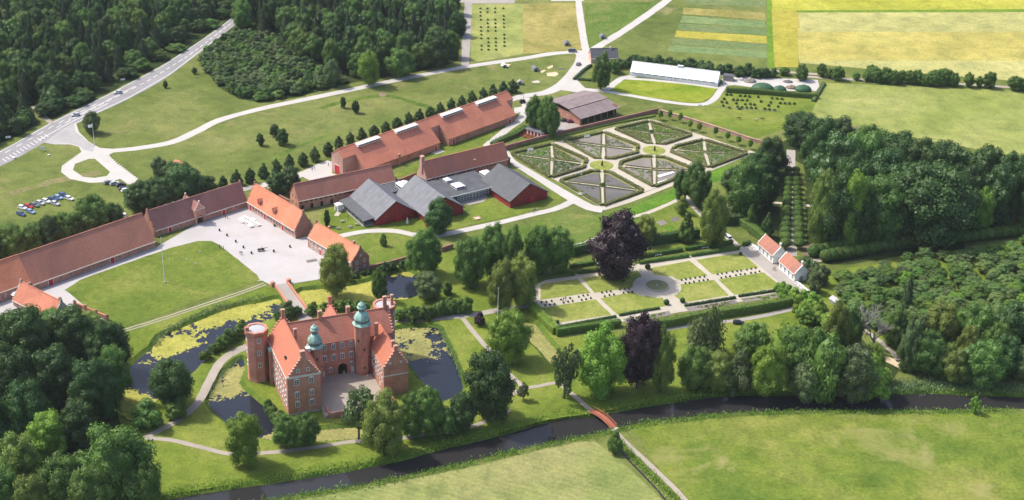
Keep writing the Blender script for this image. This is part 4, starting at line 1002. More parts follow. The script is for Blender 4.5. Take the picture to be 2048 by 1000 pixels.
# big corner towers
def corner_tower(cx, cy, r, hgt, n, rot, name):
    t = C(name, MB().lathe([(r*1.04, 0), (r*1.02, .8), (r, 1.0), (r, hgt-1.3), (r*1.09, hgt-.9), (r*1.09, hgt), (r*.86, hgt), (r*.86, hgt-.55), (.02, hgt-.5)], (cx, cy, 0), n, rot), 'brick_castle')
    MB().lathe([(r*.85, hgt-.5), (r*.84, hgt-.32), (.02, hgt-.2)], (cx, cy, 0), n, rot).build('lead_roof', K['sheet_white'], t)
    m = MB(); kk = 28
    for i in range(kk):
        a = 2*pi*i/kk; m.box((cx+cos(a)*r*1.06, cy+sin(a)*r*1.06, hgt-1.5), (.22, .3, .55), a)
    m.build('corbel', K['brick_dark'], t); return t
K['sheet_white'] = mat_plain('pale_lead', (.40, .40, .42), .6, 0, .1, .6)
lt = corner_tower(-3.9, 26.3, 3.7, 19.4, 8, radians(22.5), 'corner_tower'); rt = corner_tower(41.9, 29.6, 3.7, 19.0, 16, 0, 'corner_tower')
o = C('turret', MB().box((-7.1, 25.9, 18.9), (1.2, 1.2, 3.4)), 'brick_castle', lt)
apo = 3.7*cos(pi/8)
for z in (16.3, 11.6, 6.8):
    o = window(lt, 'front', -3.9, z, 1, 1, 1.3, 1.8); o.location.y = 26.3-apo-.03
    o = window(lt, 'left', 26.3, z, 1, 1, 1.3, 1.8); o.location.x = -3.9-apo-.03
    a = radians(-40); o = window(rt, 'front', 0, z, 1, 1, 1.2, 1.7); o.location = (41.9+cos(a)*3.72, 29.6+sin(a)*3.72, z); o.rotation_euler.z = a+pi/2
chimney(rt, 44.4, 28.6, 17.6, 22.6, .9, .9)
o = C('bay', MB().box((.1, 21.6, 6.5), (2.2, 2.4, 13.0)), 'brick_castle'); MB().box((.1, 21.6, 13.4), (2.6, 2.8, .8), top=(.6, 1.2)).build('bay_roof', K['copper'], o)
# stair towers with copper spires
def stair_tower(cx, cy, r, hgt, label):
    t = C('stair_tower', MB().lathe([(r*1.03, TZ-.6), (r, TZ+.2), (r, hgt)], (cx, cy, 0), 8, pi/8), 'brick_castle')
    cp = MB().lathe([(r*1.0, hgt), (r*1.2, hgt+.02), (r*1.22, hgt+.25), (r*1.02, hgt+.7), (r*.98, hgt+1.1)], (cx, cy, 0), 8, pi/8).build('copper_eaves', K['copper'], t)
    MB().lathe([(r*.95, hgt+1.1), (r*1.0, hgt+1.75), (r*.98, hgt+1.95)], (cx, cy, 0), 8, pi/8).build('drum', K['copper_dark'], t)
    MB().lathe([(r*.98, hgt+1.9), (r*1.0, hgt+2.4), (r*.9, hgt+3.2), (r*.68, hgt+4.1), (r*.46, hgt+4.7), (r*.38, hgt+4.9)], (cx, cy, 0), 8, pi/8).build('dome', K['copper'], t)
    ln = MB().lathe([(r*.40, hgt+4.85), (r*.36, hgt+6.3)], (cx, cy, 0), 8, pi/8).build('lantern', K['copper_dark'], t)
    for i in range(8):
        a = pi/8+2*pi*i/8; MB().tube([(cx+cos(a)*r*.41, cy+sin(a)*r*.41, hgt+4.85), (cx+cos(a)*r*.38, cy+sin(a)*r*.38, hgt+6.3)], [.09, .09], 5).build('lantern_post', K['copper'], ln)
    MB().lathe([(r*.60, hgt+6.25), (r*.62, hgt+6.45), (r*.44, hgt+6.6), (r*.50, hgt+7.0), (r*.46, hgt+7.5), (r*.2, hgt+8.1), (.07, hgt+8.6), (.05, hgt+9.6)], (cx, cy, 0), 8, pi/8).build('onion', K['copper'], t)
    MB().tube([(cx, cy, hgt+9.5), (cx, cy, hgt+11.8)], [.05, .02], 5).ico((cx, cy, hgt+10.4), .16, 1).build('spire', K['copper_dark'], t)
    sm = MB()
    for k, z in enumerate((4, 7.5, 11, 14.5)):
        if z < hgt-1.5:
            a = -pi/2+(k % 2-.5)*.8*1; ap = r*cos(pi/8)
            aa = [-pi/2, -pi/4, -pi/2, -pi*3/4][k]
            MB().box((cx+cos(aa)*ap, cy+sin(aa)*ap, z), (.1, .5, .9), aa).build('slit_window', K['dark'], t)
    return t
stair_tower(13.5, 15.9, 2.5, 14.9, 'w'); stair_tower(30.2, 17.0, 2.75, 20.0, 'e')
C('white_hood', MB().box((10.2, 13.6, 15.6), (2.0, 1.6, 1.3)), 'white')
# gate tower on the north side
nw = C('gate_tower', MB().prism([(20.5, 0), (26.5, 0), (26.5, 15.5), (23.5, 20.4), (20.5, 15.5)], 24, 33.2, 'y'), 'brick_castle'); wall_arch('a', nw, cs, arch_poly(23.4, 3.2, -.1, TZ+2.4), 22, 34)
r = roof_mesh(9, 6, 15.5, 20.4, .2, 0); r.v = [(20.5+y, 24+x, z) for x, y, z in r.v]; r.f = [f[::-1] for f in r.f]; r.build('gate_tower_roof', K['tile_castle'], nw)
p = step_gable(6, 15.5, 20.8, 4); MB().prism([(20.5+a, b) for a, b in p], 32.9, 33.4, 'y').build('stepped_gable', K['brick_castle'], nw)
MB().box((23.5, 33.1, 22), (1.4, .9, 2.6)).build('bellcote', K['brick_castle'], nw)
# chimneys
for x, y, z0, z1, ww in ((5.5, 26.8, 20, 24.6, 1.2), (6.6, 14.5, 19.5, 23.6, 1.0), (5.5, .6, 21, 23.2, 1.5), (17.5, 24, 19.6, 23.4, 1.3), (27.4, 24.2, 19.6, 23.2, 1.3), (40.4, 24, 19.8, 25.0, 1.2), (34.9, 15.6, 15, 20.0, 1.1), (37.25, 4.6, 16, 18.8, 1.1), (37.25, 1.5, 16.6, 18.7, 1.2)):
    chimney(cs, x, y, z0, z1, ww, ww*.8, 'brick_castle')
# court terrace
C('courtyard_paving', MB().prism([(11.0, -5.6), (34.4, -5.6), (34.4, 1.4), (32.9, 1.6), (32.9, 18), (11.0, 18)], .02, TZ, 'z'), 'court_gravel') if 'court_gravel' in K else C('courtyard_paving', MB().prism([(11.02, -5.6), (34.4, -5.6), (34.4, 1.4), (32.9, 1.6), (32.9, 17.97), (11.02, 17.97)], .02, TZ, 'z'), 'path')
C('court_wall', MB().box((23.4, -5.9, 1.0), (21.6, .6, 2.0)), 'brick_castle'); C('wall_coping', MB().box((23.4, -5.9, 2.07), (21.8, .8, .14)), 'brick_pink')
C('court_wall', MB().box((34.6, -2.2, 1.0), (.6, 6.8, 2.0)), 'brick_castle'); C('court_wall', MB().box((12.3, -3.0, 1.0), (.6, 5.2, 2.0)), 'brick_castle')
for k in range(5): C('step', MB().box((11.4, -5.0+k*.5, .1+k*.2), (1.3, .5, .2+k*.0)), 'stone')
for x in (16.5, 26.9, 28.6): C('door', MB().box((x, 17.95, TZ+1.05), (1.1, .16, 2.1)), 'white')
C('battered_base', MB().box((5.5, -.1, .35), (11.5, .5, .7)), 'stone')
for x0, x1, y in ((0, 0, 0),):
    pass
# bridge over the moat
pa, pb = g(548,576), g(600,634); d = pb-pa; br = empty('castle_bridge', g(556,570), 0); 
A0, A1, B0, B1 = g(545,572), g(592,630), g(578,566), g(613,622)
br.location = (A0+B0)/2; dd = ((A1+B1)/2-(A0+B0)/2); br.rotation_euler.z = atan2(dd.y, dd.x); BLn = dd.length+1.5; BW = 5.6
tag(br, 'brick arched bridge with red parapets leading to the castle', 'bridge')
pr_ = [(0, -1.6), (BLn, -1.6), (BLn, .12), (0, .12)]
bd = MB().prism(pr_, -BW/2, BW/2, 'y').build('bridge_body', K['brick'], br)
for k in range(4): wall_arch('a', bd, br, arch_poly(BLn*(k+.8)/4.6, 2.2, -1.8, -1.2, 8), -BW, BW)
MB().box((BLn/2, 0, .15), (BLn, BW-1.0, .1)).build('deck', K['gravel_grey'], br)
for s in (-1, 1):
    o = MB().box((BLn/2, s*(BW/2-.25), .55), (BLn, .5, .95)).build('parapet', K['brick'], br); MB().box((BLn/2, s*(BW/2-.25), 1.09), (BLn, .66, .14)).build('coping', K['tile'], o)
    MB().box((.0, s*(BW/2+.4), .8), (1.5, 1.5, 1.6)).box((.0, s*(BW/2+.4), 1.75), (1.7, 1.7, .3), top=(1.0, 1.0)).build('end_pier', K['brick'], br)
path('bridge_approach', [(598,618),(612,640),(628,668)], 5.0, K['gravel_grey'], .07)

# red footbridge over the river
fa, fb = g(1183,822), g(1228,856); d = fb-fa; fbr = empty('footbridge', fa, atan2(d.y, d.x)); FLn = d.length; tag(fbr, 'red painted arched wooden footbridge over the river', 'bridge')
n = 30
arc = lambda t: .15+.9*sin(pi*t)
pk = MB().box((0, 0, 0), (FLn/n-.04, 2.0, .08)).mesh('plank', K['bridge_wood'])
for i in range(n):
    t = (i+.5)/n; o = inst('plank', pk, (FLn*t, 0, arc(t)), (0, -math.atan((arc(t+.02)-arc(t-.02))/(.04*FLn)), 0), fbr)
for s in (-1, 1):
    MB().tube([(FLn*k/16, s*1.02, arc(k/16)-.12) for k in range(17)], [.14]*17, 6).build('beam', K['bridge_wood'], fbr)
    MB().tube([(FLn*k/16, s*1.08, arc(k/16)+1.05) for k in range(17)], [.08]*17, 6).build('handrail', K['bridge_wood'], fbr)
    MB().tube([(FLn*k/16, s*1.08, arc(k/16)+.55) for k in range(17)], [.05]*17, 6).build('rail', K['bridge_wood'], fbr)
    for k in range(11): MB().tube([(FLn*k/10, s*1.08, arc(k/10)-.2), (FLn*k/10, s*1.08, arc(k/10)+1.05)], [.06, .06], 6).build('post', K['bridge_wood'], fbr)
MB().box((-.4, 0, -.15), (1.2, 2.4, .5)).build('abutment', K['stone'], fbr); MB().box((FLn+.4, 0, -.15), (1.2, 2.4, .5)).build('abutment', K['stone'], fbr)
# ------------------------------------------------------------------ trees
import numpy as np
def leaf_mesh(name, leaves, cores, mat):
    """leaves: list of (pos, normal, size, tone, stretch, axis); cores: MB of inner foliage mass"""
    n = len(leaves); P = np.zeros((n*4, 3)); T = np.zeros(n*4)
    for i, (p, nn, s, t, st, ax) in enumerate(leaves):
        nn = Vector(nn).normalized()
        a = nn.cross(Vector(ax)); a = a.normalized() if a.length > 1e-4 else nn.orthogonal().normalized(); b = nn.cross(a)
        p = Vector(p); k = .8
        P[i*4:i*4+4] = [p-a*s, p-b*s*st*k+nn*s*.25, p+a*s, p+b*s*st]
        T[i*4:i*4+4] = t
    cv = np.array(cores.v) if cores and cores.v else np.zeros((0, 3))
    V = np.vstack([P, cv]); F = [(4*i, 4*i+1, 4*i+2, 4*i+3) for i in range(n)]
    if cores: F += [[n*4+k for k in f] for f in cores.f]
    me = bpy.data.meshes.new(name); me.from_pydata(V.tolist(), [], F); me.materials.append(mat)
    at = me.attributes.new('tone', 'FLOAT', 'POINT'); at.data.foreach_set('value', np.concatenate([T, np.full(len(cv), .35)]).astype(np.float32))
    me.update(); return me
def rdir(r):
    while True:
        v = Vector((r.uniform(-1, 1), r.uniform(-1, 1), r.uniform(-1, 1)))
        if .05 < v.length < 1: return v.normalized()
def crown_lobes(seed, n, zc, rh, rv, lr, leaves, size, shape='ell', squash=.85):
    r = random.Random(seed); L = []; lobes = []
    k = 0
    while len(lobes) < n and k < 4000:
        k += 1; d = rdir(r); q = r.uniform(.45, .92)
        c = Vector((d.x*rh*q, d.y*rh*q, zc+d.z*rv*q))
        if shape == 'ell': kx = 1.16-.36*c.z; c.x *= kx; c.y *= kx
        if shape == 'cone': 
            t = (c.z-(zc-rv))/(2*rv); sc = max(.12, 1.15*(1-t)**.75); c.x *= sc; c.y *= sc
        if shape == 'dome' and c.z < .06: continue
        rad = r.uniform(*lr)*(1.15 if c.z < zc else 1.0)
        if shape == 'cone': rad *= .55+.6*(1-(c.z-(zc-rv))/(2*rv))
        if any((c-o[0]).length < .62*(rad+o[1])*.75 for o in lobes): continue
        lobes.append((c, rad, r.uniform(0, 1)))
    core = MB()
    if shape == 'cone': core.lathe([(rh*.62, zc-rv*.85), (rh*.5, zc-rv*.3), (rh*.26, zc+rv*.35), (.01, zc+rv*.85)], n=9)
    else: core.ico((0, 0, zc), 1, 2, (rh*.66, rh*.66, rv*.7))
    for c, rad, t in lobes: core.ico(c, rad*.74, 1, (1, 1, squash))
    tot = sum(o[1]**2 for o in lobes)
    for c, rad, t in lobes:
        for _ in range(int(leaves*rad*rad/tot)):
            d = rdir(r); q = rad*r.uniform(.72, 1.08)
            p = c+Vector((d.x*q, d.y*q, d.z*q*squash))
            if p.z < .02: continue
            if any(o[0] is not c and (p-o[0]).length < o[1]*.66 for o in lobes): continue
            nn = d*1.0+rdir(r)*.55+Vector((0, 0, .2))
            L.append((p, nn, size*r.uniform(.7, 1.35), min(1, max(0, .25+.35*t+r.uniform(-.3, .45))), r.uniform(.8, 1.3), rdir(r)))
    return L, core
def crown_conifer(seed, leaves, size):
    r = random.Random(seed); L = []; core = MB().lathe([(.30, .08), (.24, .3), (.13, .65), (.01, .97)], n=8)
    for _ in range(leaves):
        z = .06+.94*(1-sqrt(r.random())); tier = (z*13) % 1
        rad = .5*(1-z)**.85*(1.0-.38*tier)*(.9+.2*noise.noise((seed, z*9, 1)))
        a = r.uniform(0, 2*pi); rad *= .82+.22*sin(a*5+seed+z*23)
        q = rad*r.uniform(.7, 1.05); p = Vector((cos(a)*q, sin(a)*q, z))
        L.append((p, Vector((cos(a), sin(a), .9))+rdir(r)*.5, size*r.uniform(.7, 1.3), r.random(), r.uniform(1.1, 1.8), (0, 0, 1)))
    return L, core
def crown_ball(seed, leaves, size, zc=.5, r0=.5):
    r = random.Random(seed); L = []; core = MB().ico((0, 0, zc), r0*.9, 2)
    for _ in range(leaves):
        d = rdir(r); p = Vector((0, 0, zc))+d*r0*r.uniform(.88, 1.03)
        L.append((p, d+rdir(r)*.55, size*r.uniform(.7, 1.3), r.random(), 1, rdir(r)))
    return L, core
def crown_weep(seed, leaves, size):
    r = random.Random(seed); L = []; core = MB().ico((0, 0, .42), 1, 2, (.2, .2, .26))
    heads = [(r.uniform(-.3, .3), r.uniform(-.3, .3), r.uniform(.68, .95)) for _ in range(18)]
    for _ in range(leaves):
        h = r.choice(heads); a = r.uniform(0, 2*pi); q = r.uniform(.02, .24)
        x, y = h[0]+cos(a)*q, h[1]+sin(a)*q; top = h[2]-q*q*4; z = top-r.random()**1.3*min(.6, top-.03)
        L.append(((x, y, max(.03, z)), Vector((cos(a), sin(a), .35))+rdir(r)*.4, size*r.uniform(.6, 1.2), r.random(), r.uniform(1.8, 3.2), (0, 0, 1)))
    return L, core
PROTO = {}
def protos():
    lf = LEAF['green']
    for s in range(4):
        PROTO['round', s] = leaf_mesh('crown', *crown_lobes(10+s, 46, .51, .42, .46, (.10, .17), 15000, .0135), lf)
        PROTO['tall', s] = leaf_mesh('crown', *crown_lobes(30+s, 50, .50, .41, .48, (.085, .155), 15000, .0135, squash=1.0), lf)
        PROTO['bush', s] = leaf_mesh('crown', *crown_lobes(50+s, 16, .40, .42, .52, (.13, .21), 4200, .026, 'dome'), lf)
        PROTO['loose', s] = leaf_mesh('crown', crown_lobes(60+s, 30, .55, .45, .44, (.08, .13), 2600, .026)[0], MB(), lf)
    for s in range(3):
        PROTO['conifer', s] = leaf_mesh('crown', *crown_conifer(70+s, 4600, .024), lf)
        PROTO['cone', s] = leaf_mesh('crown', *crown_lobes(80+s, 26, .5, .46, .49, (.13, .18), 2200, .036, 'cone'), lf)
        PROTO['ball', s] = leaf_mesh('crown', *crown_ball(90+s, 1300, .045), lf)
    PROTO['weep', 0] = leaf_mesh('crown', *crown_weep(95, 9000, .016), lf)
protos()
NV = {'round': 4, 'tall': 4, 'bush': 4, 'loose': 4, 'conifer': 3, 'cone': 3, 'ball': 3, 'weep': 1}
def trunk_mesh(seed, limbs=5):
    r = random.Random(seed); mb = MB()
    mb.tube([(0, 0, -.02), (0, 0, .04), (.01, 0, .3), (.0, .01, .62)], [.034, .024, .019, .010], 7)
    for i in range(limbs):
        a = 2*pi*i/limbs+r.uniform(-.4, .4); z = r.uniform(.22, .45); l = r.uniform(.16, .28)
        mb.tube([(0, 0, z), (cos(a)*l*.5, sin(a)*l*.5, z+.12), (cos(a)*l, sin(a)*l, z+.28)], [.011, .008, .003], 5)
    return mb.mesh('trunk', K['bark'], True)
TRUNK = [trunk_mesh(i) for i in range(3)]
def bare_mesh(seed):
    r = random.Random(seed); mb = MB()
    def grow(p, d, l, rad, lev):
        q = p+d*l; mb.tube([p, p.lerp(q, .5)+rdir(r)*l*.06, q], [rad, rad*.8, rad*.6], 5, False)
        if lev == 0: return
        for _ in range(4 if lev > 1 else 5):
            grow(p.lerp(q, r.uniform(.5, 1.0)), (d+rdir(r)*.65+Vector((0, 0, .12))).normalized(), l*r.uniform(.5, .72), rad*.55, lev-1)
    grow(Vector((0, 0, 0)), Vector((0, 0, 1)), .38, .024, 4)
    return mb.mesh('branches', K['bark_pale'])
BARE = [bare_mesh(s) for s in (1, 2)]
RT_ = random.Random(5)
def set_mat(o, m):
    o.material_slots[0].link = 'OBJECT'; o.material_slots[0].material = m
def tree_at(P, h, wd, kind, leaf, name, label, group=None, cat='tree', trunk=True, lift=0.0):
    r = RT_; s = r.randrange(NV[kind]); me = PROTO[kind, s]
    root = empty(name, P, r.uniform(0, 2*pi)); tag(root, label, cat, group)
    c = inst('crown', me, (0, 0, lift*h), (0, 0, 0), root, (wd, wd*r.uniform(.92, 1.08), h*(1-lift))); set_mat(c, LEAF[leaf])
    if trunk: inst('trunk', TRUNK[r.randrange(3)], (0, 0, 0), (0, 0, 0), root, (h*.75, h*.75, h))
    return root
def tree(cx, yb, wpx, ytop, kind, leaf, label, name='tree', group=None, cat='tree', lift=0.0, trunk=True):
    P = g(cx, yb); return tree_at(P, height_of(P, ytop), wpx/ppm(P), kind, leaf, name, label, group, cat, trunk, lift)
def scatter(poly, sp, seed, world=False):
    p = poly if world else G2(poly); r = random.Random(seed); xs = [q[0] for q in p]; ys = [q[1] for q in p]
    o = []; j = 0; y = min(ys)
    while y < max(ys):
        x = min(xs)+(sp/2 if j % 2 else 0)
        while x < max(xs):
            q = (x+r.uniform(-.38, .38)*sp, y+r.uniform(-.38, .38)*sp)
            if inside(q, p): o.append(q)
            x += sp
        y += sp*.87; j += 1
    return o
def in_frame(x, y, h, m=40):
    a = pr((x, y, 0)); b = pr((x, y, h))
    return -m < a[0] < 2048+m and a[1] > -m*.3 and b[1] < 1000+m*.4
def wood(poly, sp, hr, kinds, group, seed, name='forest_tree', cat='tree', wr=(1.1, 1.4), trunk=True, lift=0.0, edge=None):
    """kinds: list of (weight, crown kind, leaf, label)"""
    r = random.Random(seed); n = 0
    for x, y in scatter(poly, sp, seed):
        h = r.uniform(*hr)
        if edge:
            d_ = min(hypot(x-q[0], y-q[1]) for q in edge)
            if d_ < 4.5: continue
            h = min(h, max(4.0, d_*.95-1))
        if not in_frame(x, y, h): continue
        k = r.choices(kinds, [q[0] for q in kinds])[0]
        cone = k[1] in ('conifer',)
        tree_at(Vector((x, y, 0)), h*(1.12 if cone else 1), sp*r.uniform(*wr)*(.8 if cone else 1), k[1], k[2], 'conifer' if cone else name, k[3], group, cat, trunk, lift); n += 1
    return n

ORD = ['first', 'second', 'third', 'fourth', 'fifth', 'sixth', 'seventh', 'eighth', 'ninth', 'tenth', 'eleventh', 'twelfth', 'thirteenth', 'fourteenth', 'fifteenth', 'sixteenth', 'seventeenth', 'eighteenth', 'nineteenth', 'twentieth']
def rows_of(lst, cuts, names):
    """row name and ordinal from the left for each (x, ybase, ...) entry"""
    rw = [sum(1 for c_ in cuts if q[1] < c_) for q in lst]; o = []
    for i, q in enumerate(lst):
        k = sorted(j for j in [p[0] for j2, p in enumerate(lst) if rw[j2] == rw[i]]).index(q[0])
        o.append((ORD[k], names[rw[i]]))
    return o
# woods
wood(F1, 9.8, (13, 18.5), [(4, 'conifer', 'conifer', 'dark pointed conifer in the wood left of the asphalt road'), (4, 'tall', 'dark', 'dark leafy forest tree in the wood left of the asphalt road'), (2, 'round', 'green', 'rounder mid green forest tree in the wood left of the asphalt road')], 'trees of the wood left of the road', 1, edge=smooth_line(G2(RU), 4))
F2T = [(446,46),(480,62),(560,78),(600,118),(640,140),(700,160),(800,146),(860,135),(912,118),(916,60),(904,2),(895,-70),(520,-70),(480,-10)]
wood(F2T, 9.8, (13, 18.5), [(3, 'conifer', 'conifer', 'dark pointed conifer in the wood above the gravel drive'), (5, 'tall', 'dark', 'dark leafy forest tree in the wood above the gravel drive'), (3, 'round', 'green', 'rounder mid green forest tree in the wood above the gravel drive')], 'trees of the wood above the drive', 2)
F2B = [(404,116),(412,142),(442,172),(480,194),(520,202),(600,189),(690,166),(640,143),(590,120),(550,84),(470,66)]
wood(F2B, 4.6, (4, 6.5), [(4, 'bush', 'grey', 'grey green thicket bush at the edge of the upper wood'), (4, 'bush', 'green', 'green thicket bush at the edge of the upper wood'), (2, 'round', 'dark', 'small dark tree standing in the thicket of the upper wood')], 'thicket in front of the upper wood', 3, 'thicket_bush', 'bush', (1.2, 1.6), False)
tree(737,170,52,96,'round','bright','light green broad tree at the front of the upper wood')
tree(665,172,40,118,'tall','grey','grey green birch at the front of the upper wood')
tree(800,153,60,95,'round','green','rounded tree at the upper wood\'s edge right of the light green one')
tree(880,132,60,60,'round','dark','big dark tree at the right corner of the upper wood')
wood([(-100,330),(0,290),(40,272),(66,254),(56,222),(20,240),(-100,280)], 6.0, (6, 9), [(1, 'bush', 'green', 'leafy bush at the road edge of the left wood'), (1, 'round', 'dark', 'small dark tree at the road edge of the left wood')], 'undergrowth by the road', 4, 'roadside_bush', 'bush', (1.2, 1.5), False)
wood([(0,10),(110,10),(120,80),(60,110),(0,130)], 7.5, (9, 12), [(1, 'round', 'olive', 'pale olive green broad tree in the far left corner of the wood')], 'pale trees of the left wood', 5)

# park wood on the right
BIG = [(1664,488,96,345),(1704,490,90,360),(1748,484,110,350),(1850,480,165,322),(1800,462,120,320),(1905,466,90,345),(1668,420,112,262),(1715,400,110,258),(1775,390,110,268),(1840,400,110,272),(1634,350,80,230),(1672,330,84,232),(1735,335,80,244),(1792,345,80,262),(1905,405,90,290),(1955,420,80,285),(2002,425,90,296),(2050,430,90,308),(1965,380,60,288),(1880,360,70,280),(1600,288,72,222),(1538,352,66,270),(1490,430,80,315),(1510,372,70,300),(1470,395,60,330),(1530,415,46,345),(1985,455,80,330),(2060,470,80,350),(1930,450,70,330),(1700,450,90,300),(1760,440,110,300)]
BG = [q for q in BIG if q[0] > 1608]; BL_ = [q for q in BIG if q[0] <= 1608]
BN = {q: n for q, n in zip(BG, rows_of(BG, (455, 385), ('front', 'middle', 'back')))}; BN.update({q: n for q, n in zip(BL_, rows_of(BL_, (), ('group',)))})
for i, (cx, yb, wd, yt) in enumerate(BIG):
    od, rn = BN[(cx, yb, wd, yt)]
    lf = ['dark', 'dark', 'green', 'dark', 'dark'][i % 5]
    tree(cx, yb, wd*1.12, yt, 'round', lf, 'large %s domed tree, %s from left in the park wood\'s %s row' % ({'dark': 'dark', 'green': 'mid green'}[lf], od, rn) if cx > 1608 else 'large domed tree, %s from the left in the group left of the avenue' % od, 'park_tree', 'domed trees of the park wood' if cx > 1608 else 'domed trees left of the avenue')
tree(1636,492,64,340,'round','olive','tall yellowish broad tree at the left edge of the park wood')
tree(1694,496,70,338,'round','bright','tall light green tree standing out in the park wood')
tree(1668,375,46,300,'round','bright','small light green tree behind the park wood\'s left edge')
tree(1952,462,64,368,'round','bright','light green tree at the right end of the park wood')
for i, (cx, yb, yt) in enumerate([(1575,272,216),(1600,260,215),(1690,282,232),(1706,286,238),(1800,300,252),(1815,302,258)]):
    P = g(cx, yb); h = height_of(P, yt); o = empty('bare_tree', P, i); tag(o, ORD[i]+' leafless pale tree from the left on the park wood\'s top edge', 'tree', 'bare trees of the park wood')
    inst('branches', BARE[i % 2], (0, 0, 0), (0, 0, 0), o, (h, h, h))

# orchard and scrub on the right
ORCH = [(1660,560),(1740,545),(1860,515),(1960,500),(2120,480),(2200,690),(2100,745),(1960,720),(1850,730),(1800,700),(1740,660),(1690,625)]
wood(ORCH, 6.2, (3.6, 5.8), [(5, 'round', 'orchard', 'low grey green fruit tree in the overgrown orchard'), (3, 'round', 'green', 'mid green fruit tree in the overgrown orchard'), (1, 'loose', 'grey', 'thin silvery fruit tree in the overgrown orchard'), (1, 'round', 'bright', 'fresh green bush in the overgrown orchard')], 'trees of the overgrown orchard', 6, 'fruit_tree', 'tree', (.95, 1.5), False)
RIVT = [(1385,778,76,690),(1430,780,66,702),(1475,783,64,700),(1530,790,84,690),(1500,722,84,640),(1560,735,96,640),(1604,796,74,728),(1585,772,96,652),(1640,790,96,640),(1662,742,74,602),(1700,794,104,690),(1745,790,84,712),(1692,702,64,612),(1738,760,56,690)]
RN = rows_of(RIVT, (765,), ('front', 'rear'))
for i, (cx, yb, wd, yt) in enumerate(RIVT):
    lf = ['green', 'olive', 'grey', 'bright', 'green', 'bright', 'grey', 'green'][i % 8]
    tree(cx, yb, wd, yt, ['tall', 'round', 'bush'][i % 3], lf, {'green': 'mid green', 'olive': 'olive green', 'grey': 'grey green', 'bright': 'light green'}[lf]+' tree, %s from the left in the %s row of the riverside copse' % RN[i], 'copse_tree', 'trees of the riverside copse')
RIV2 = [(1815,742,56,640),(1852,748,84,660),(1900,762,84,690),(1960,768,94,680),(2004,750,74,670),(2044,755,66,690),(1790,690,70,612),(1872,695,94,602),(1942,702,94,606),(2014,700,94,600),(1830,700,60,625),(1985,730,60,640),(1925,740,60,650)]
RN = rows_of(RIV2, (735,), ('front', 'rear'))
for i, (cx, yb, wd, yt) in enumerate(RIV2):
    lf = ['grey', 'green', 'olive', 'green', 'dark'][i % 5]
    tree(cx, yb, wd, yt, ['tall', 'round'][i % 2], lf, {'green': 'mid green', 'olive': 'olive green', 'grey': 'grey green', 'dark': 'dark green'}[lf]+' tree, %s from left in the %s row between orchard and river' % RN[i], 'wood_edge_tree', 'trees between orchard and river')
tree(1810,625,40,545,'conifer','conifer','single dark conifer rising from the overgrown orchard', 'conifer')
for i, (cx, yb, wd, yt) in enumerate([(1720,692,44,584),(1742,704,30,600)]):
    P = g(cx, yb); h = height_of(P, yt); o = empty('dead_tree', P, i); tag(o, ['tall dead tree with bleached bare branches beside the woodland path', 'thinner dead tree right of the bleached one by the woodland path'][i], 'tree')
    inst('branches', BARE[i], (0, 0, 0), (0, 0, 0), o, (h*1.1, h*1.1, h))
tree(1947,826,26,792,'loose','bright','small lone tree on the meadow bank right of the footbridge','small_tree')
tree(1230,906,34,862,'bush','green','bush at the near end of the red footbridge','bush',cat='bush')

# around the castle
tree(492,930,86,825,'round','bright','round light green tree on the lawn left below the castle')
tree(572,893,58,829,'round','green','left one of two joined bushy trees below the castle corner')
tree(612,892,60,826,'round','green','right one of two joined bushy trees below the castle corner')
tree(718,878,76,764,'loose','grey','thin open tree in front of the castle courtyard wall')
tree(768,906,92,784,'tall','olive','dense olive green tree in front of the castle courtyard')
tree(822,872,62,786,'round','green','bushy tree right of the olive tree below the castle')
tree(856,868,72,776,'round','green','broad bushy tree at the castle\'s right front corner')
tree(892,868,56,802,'bush','green','low leafy bush at the south end of the east moat','bush',cat='bush')
tree(925,862,64,782,'round','dark','dark bushy tree at the foot of the big oak')
tree(976,838,112,700,'round','dark','big dark oak beside the path east of the castle')
tree(1018,720,90,616,'round','bright','large light green tree on the lawn between castle and garden')
tree(1046,800,26,764,'loose','grey','small thin tree by the fork of the park paths','small_tree')
tree(1128,796,66,676,'loose','grey','pale grey green birch by the path to the footbridge')
tree(1200,784,112,650,'tall','bright','big light green tree left of the dark purple riverside beech')
tree(1274,776,90,620,'round','purple','tall dark purple beech near the river')
tree(1322,782,62,654,'tall','olive','slim light olive tree right of the purple riverside beech')
tree(1412,716,106,624,'weep','grey','weeping willow with hanging branches beside the garden hedge')
tree(960,650,26,624,'bush','purple','small round purple bush at the path fork','bush',cat='bush')
tree(1233,554,124,422,'round','purple','huge dark purple beech at the top of the parterre')
tree(345,812,98,712,'round','dark','dark spreading oak on the moat\'s southwest bank')
tree(298,852,66,800,'bush','green','dark round bush below the spreading oak','bush',cat='bush')
tree(352,834,50,796,'bush','green','leafy bush between the spreading oak and the path','bush',cat='bush')
tree(672,588,74,486,'round','olive','round olive green tree at the southeast corner of the courtyard')
tree(760,600,40,536,'tall','green','slim columnar tree on the north moat\'s bank')
tree(855,598,62,544,'round','grey','grey green willow beside the dark end of the north moat')
tree(893,588,26,560,'bush','hedge','small round green bush right of the grey willow','bush',cat='bush')
tree(848,548,78,456,'tall','green','big tree left of the lawn below the museum road')
tree(938,572,76,472,'tall','green','big tree behind the north lawn right of the museum road')
tree(986,545,72,446,'tall','green','tall tree between museum road and park lawn')
tree(1024,556,60,452,'tall','green','slim tall tree left of the yew hedge by the parterre')
tree(1075,548,66,448,'round','green','leafy tree at the top left corner of the parterre')
tree(1112,542,78,452,'round','green','broad leafy tree above the parterre\'s left end')
tree(1000,618,62,514,'tall','olive','yellow green lime left of the parterre')
tree(1044,610,82,508,'tall','olive','taller yellow green lime at the parterre\'s left corner')
tree(878,466,64,396,'round','dark','dark rounded tree in front of the red museum barns')
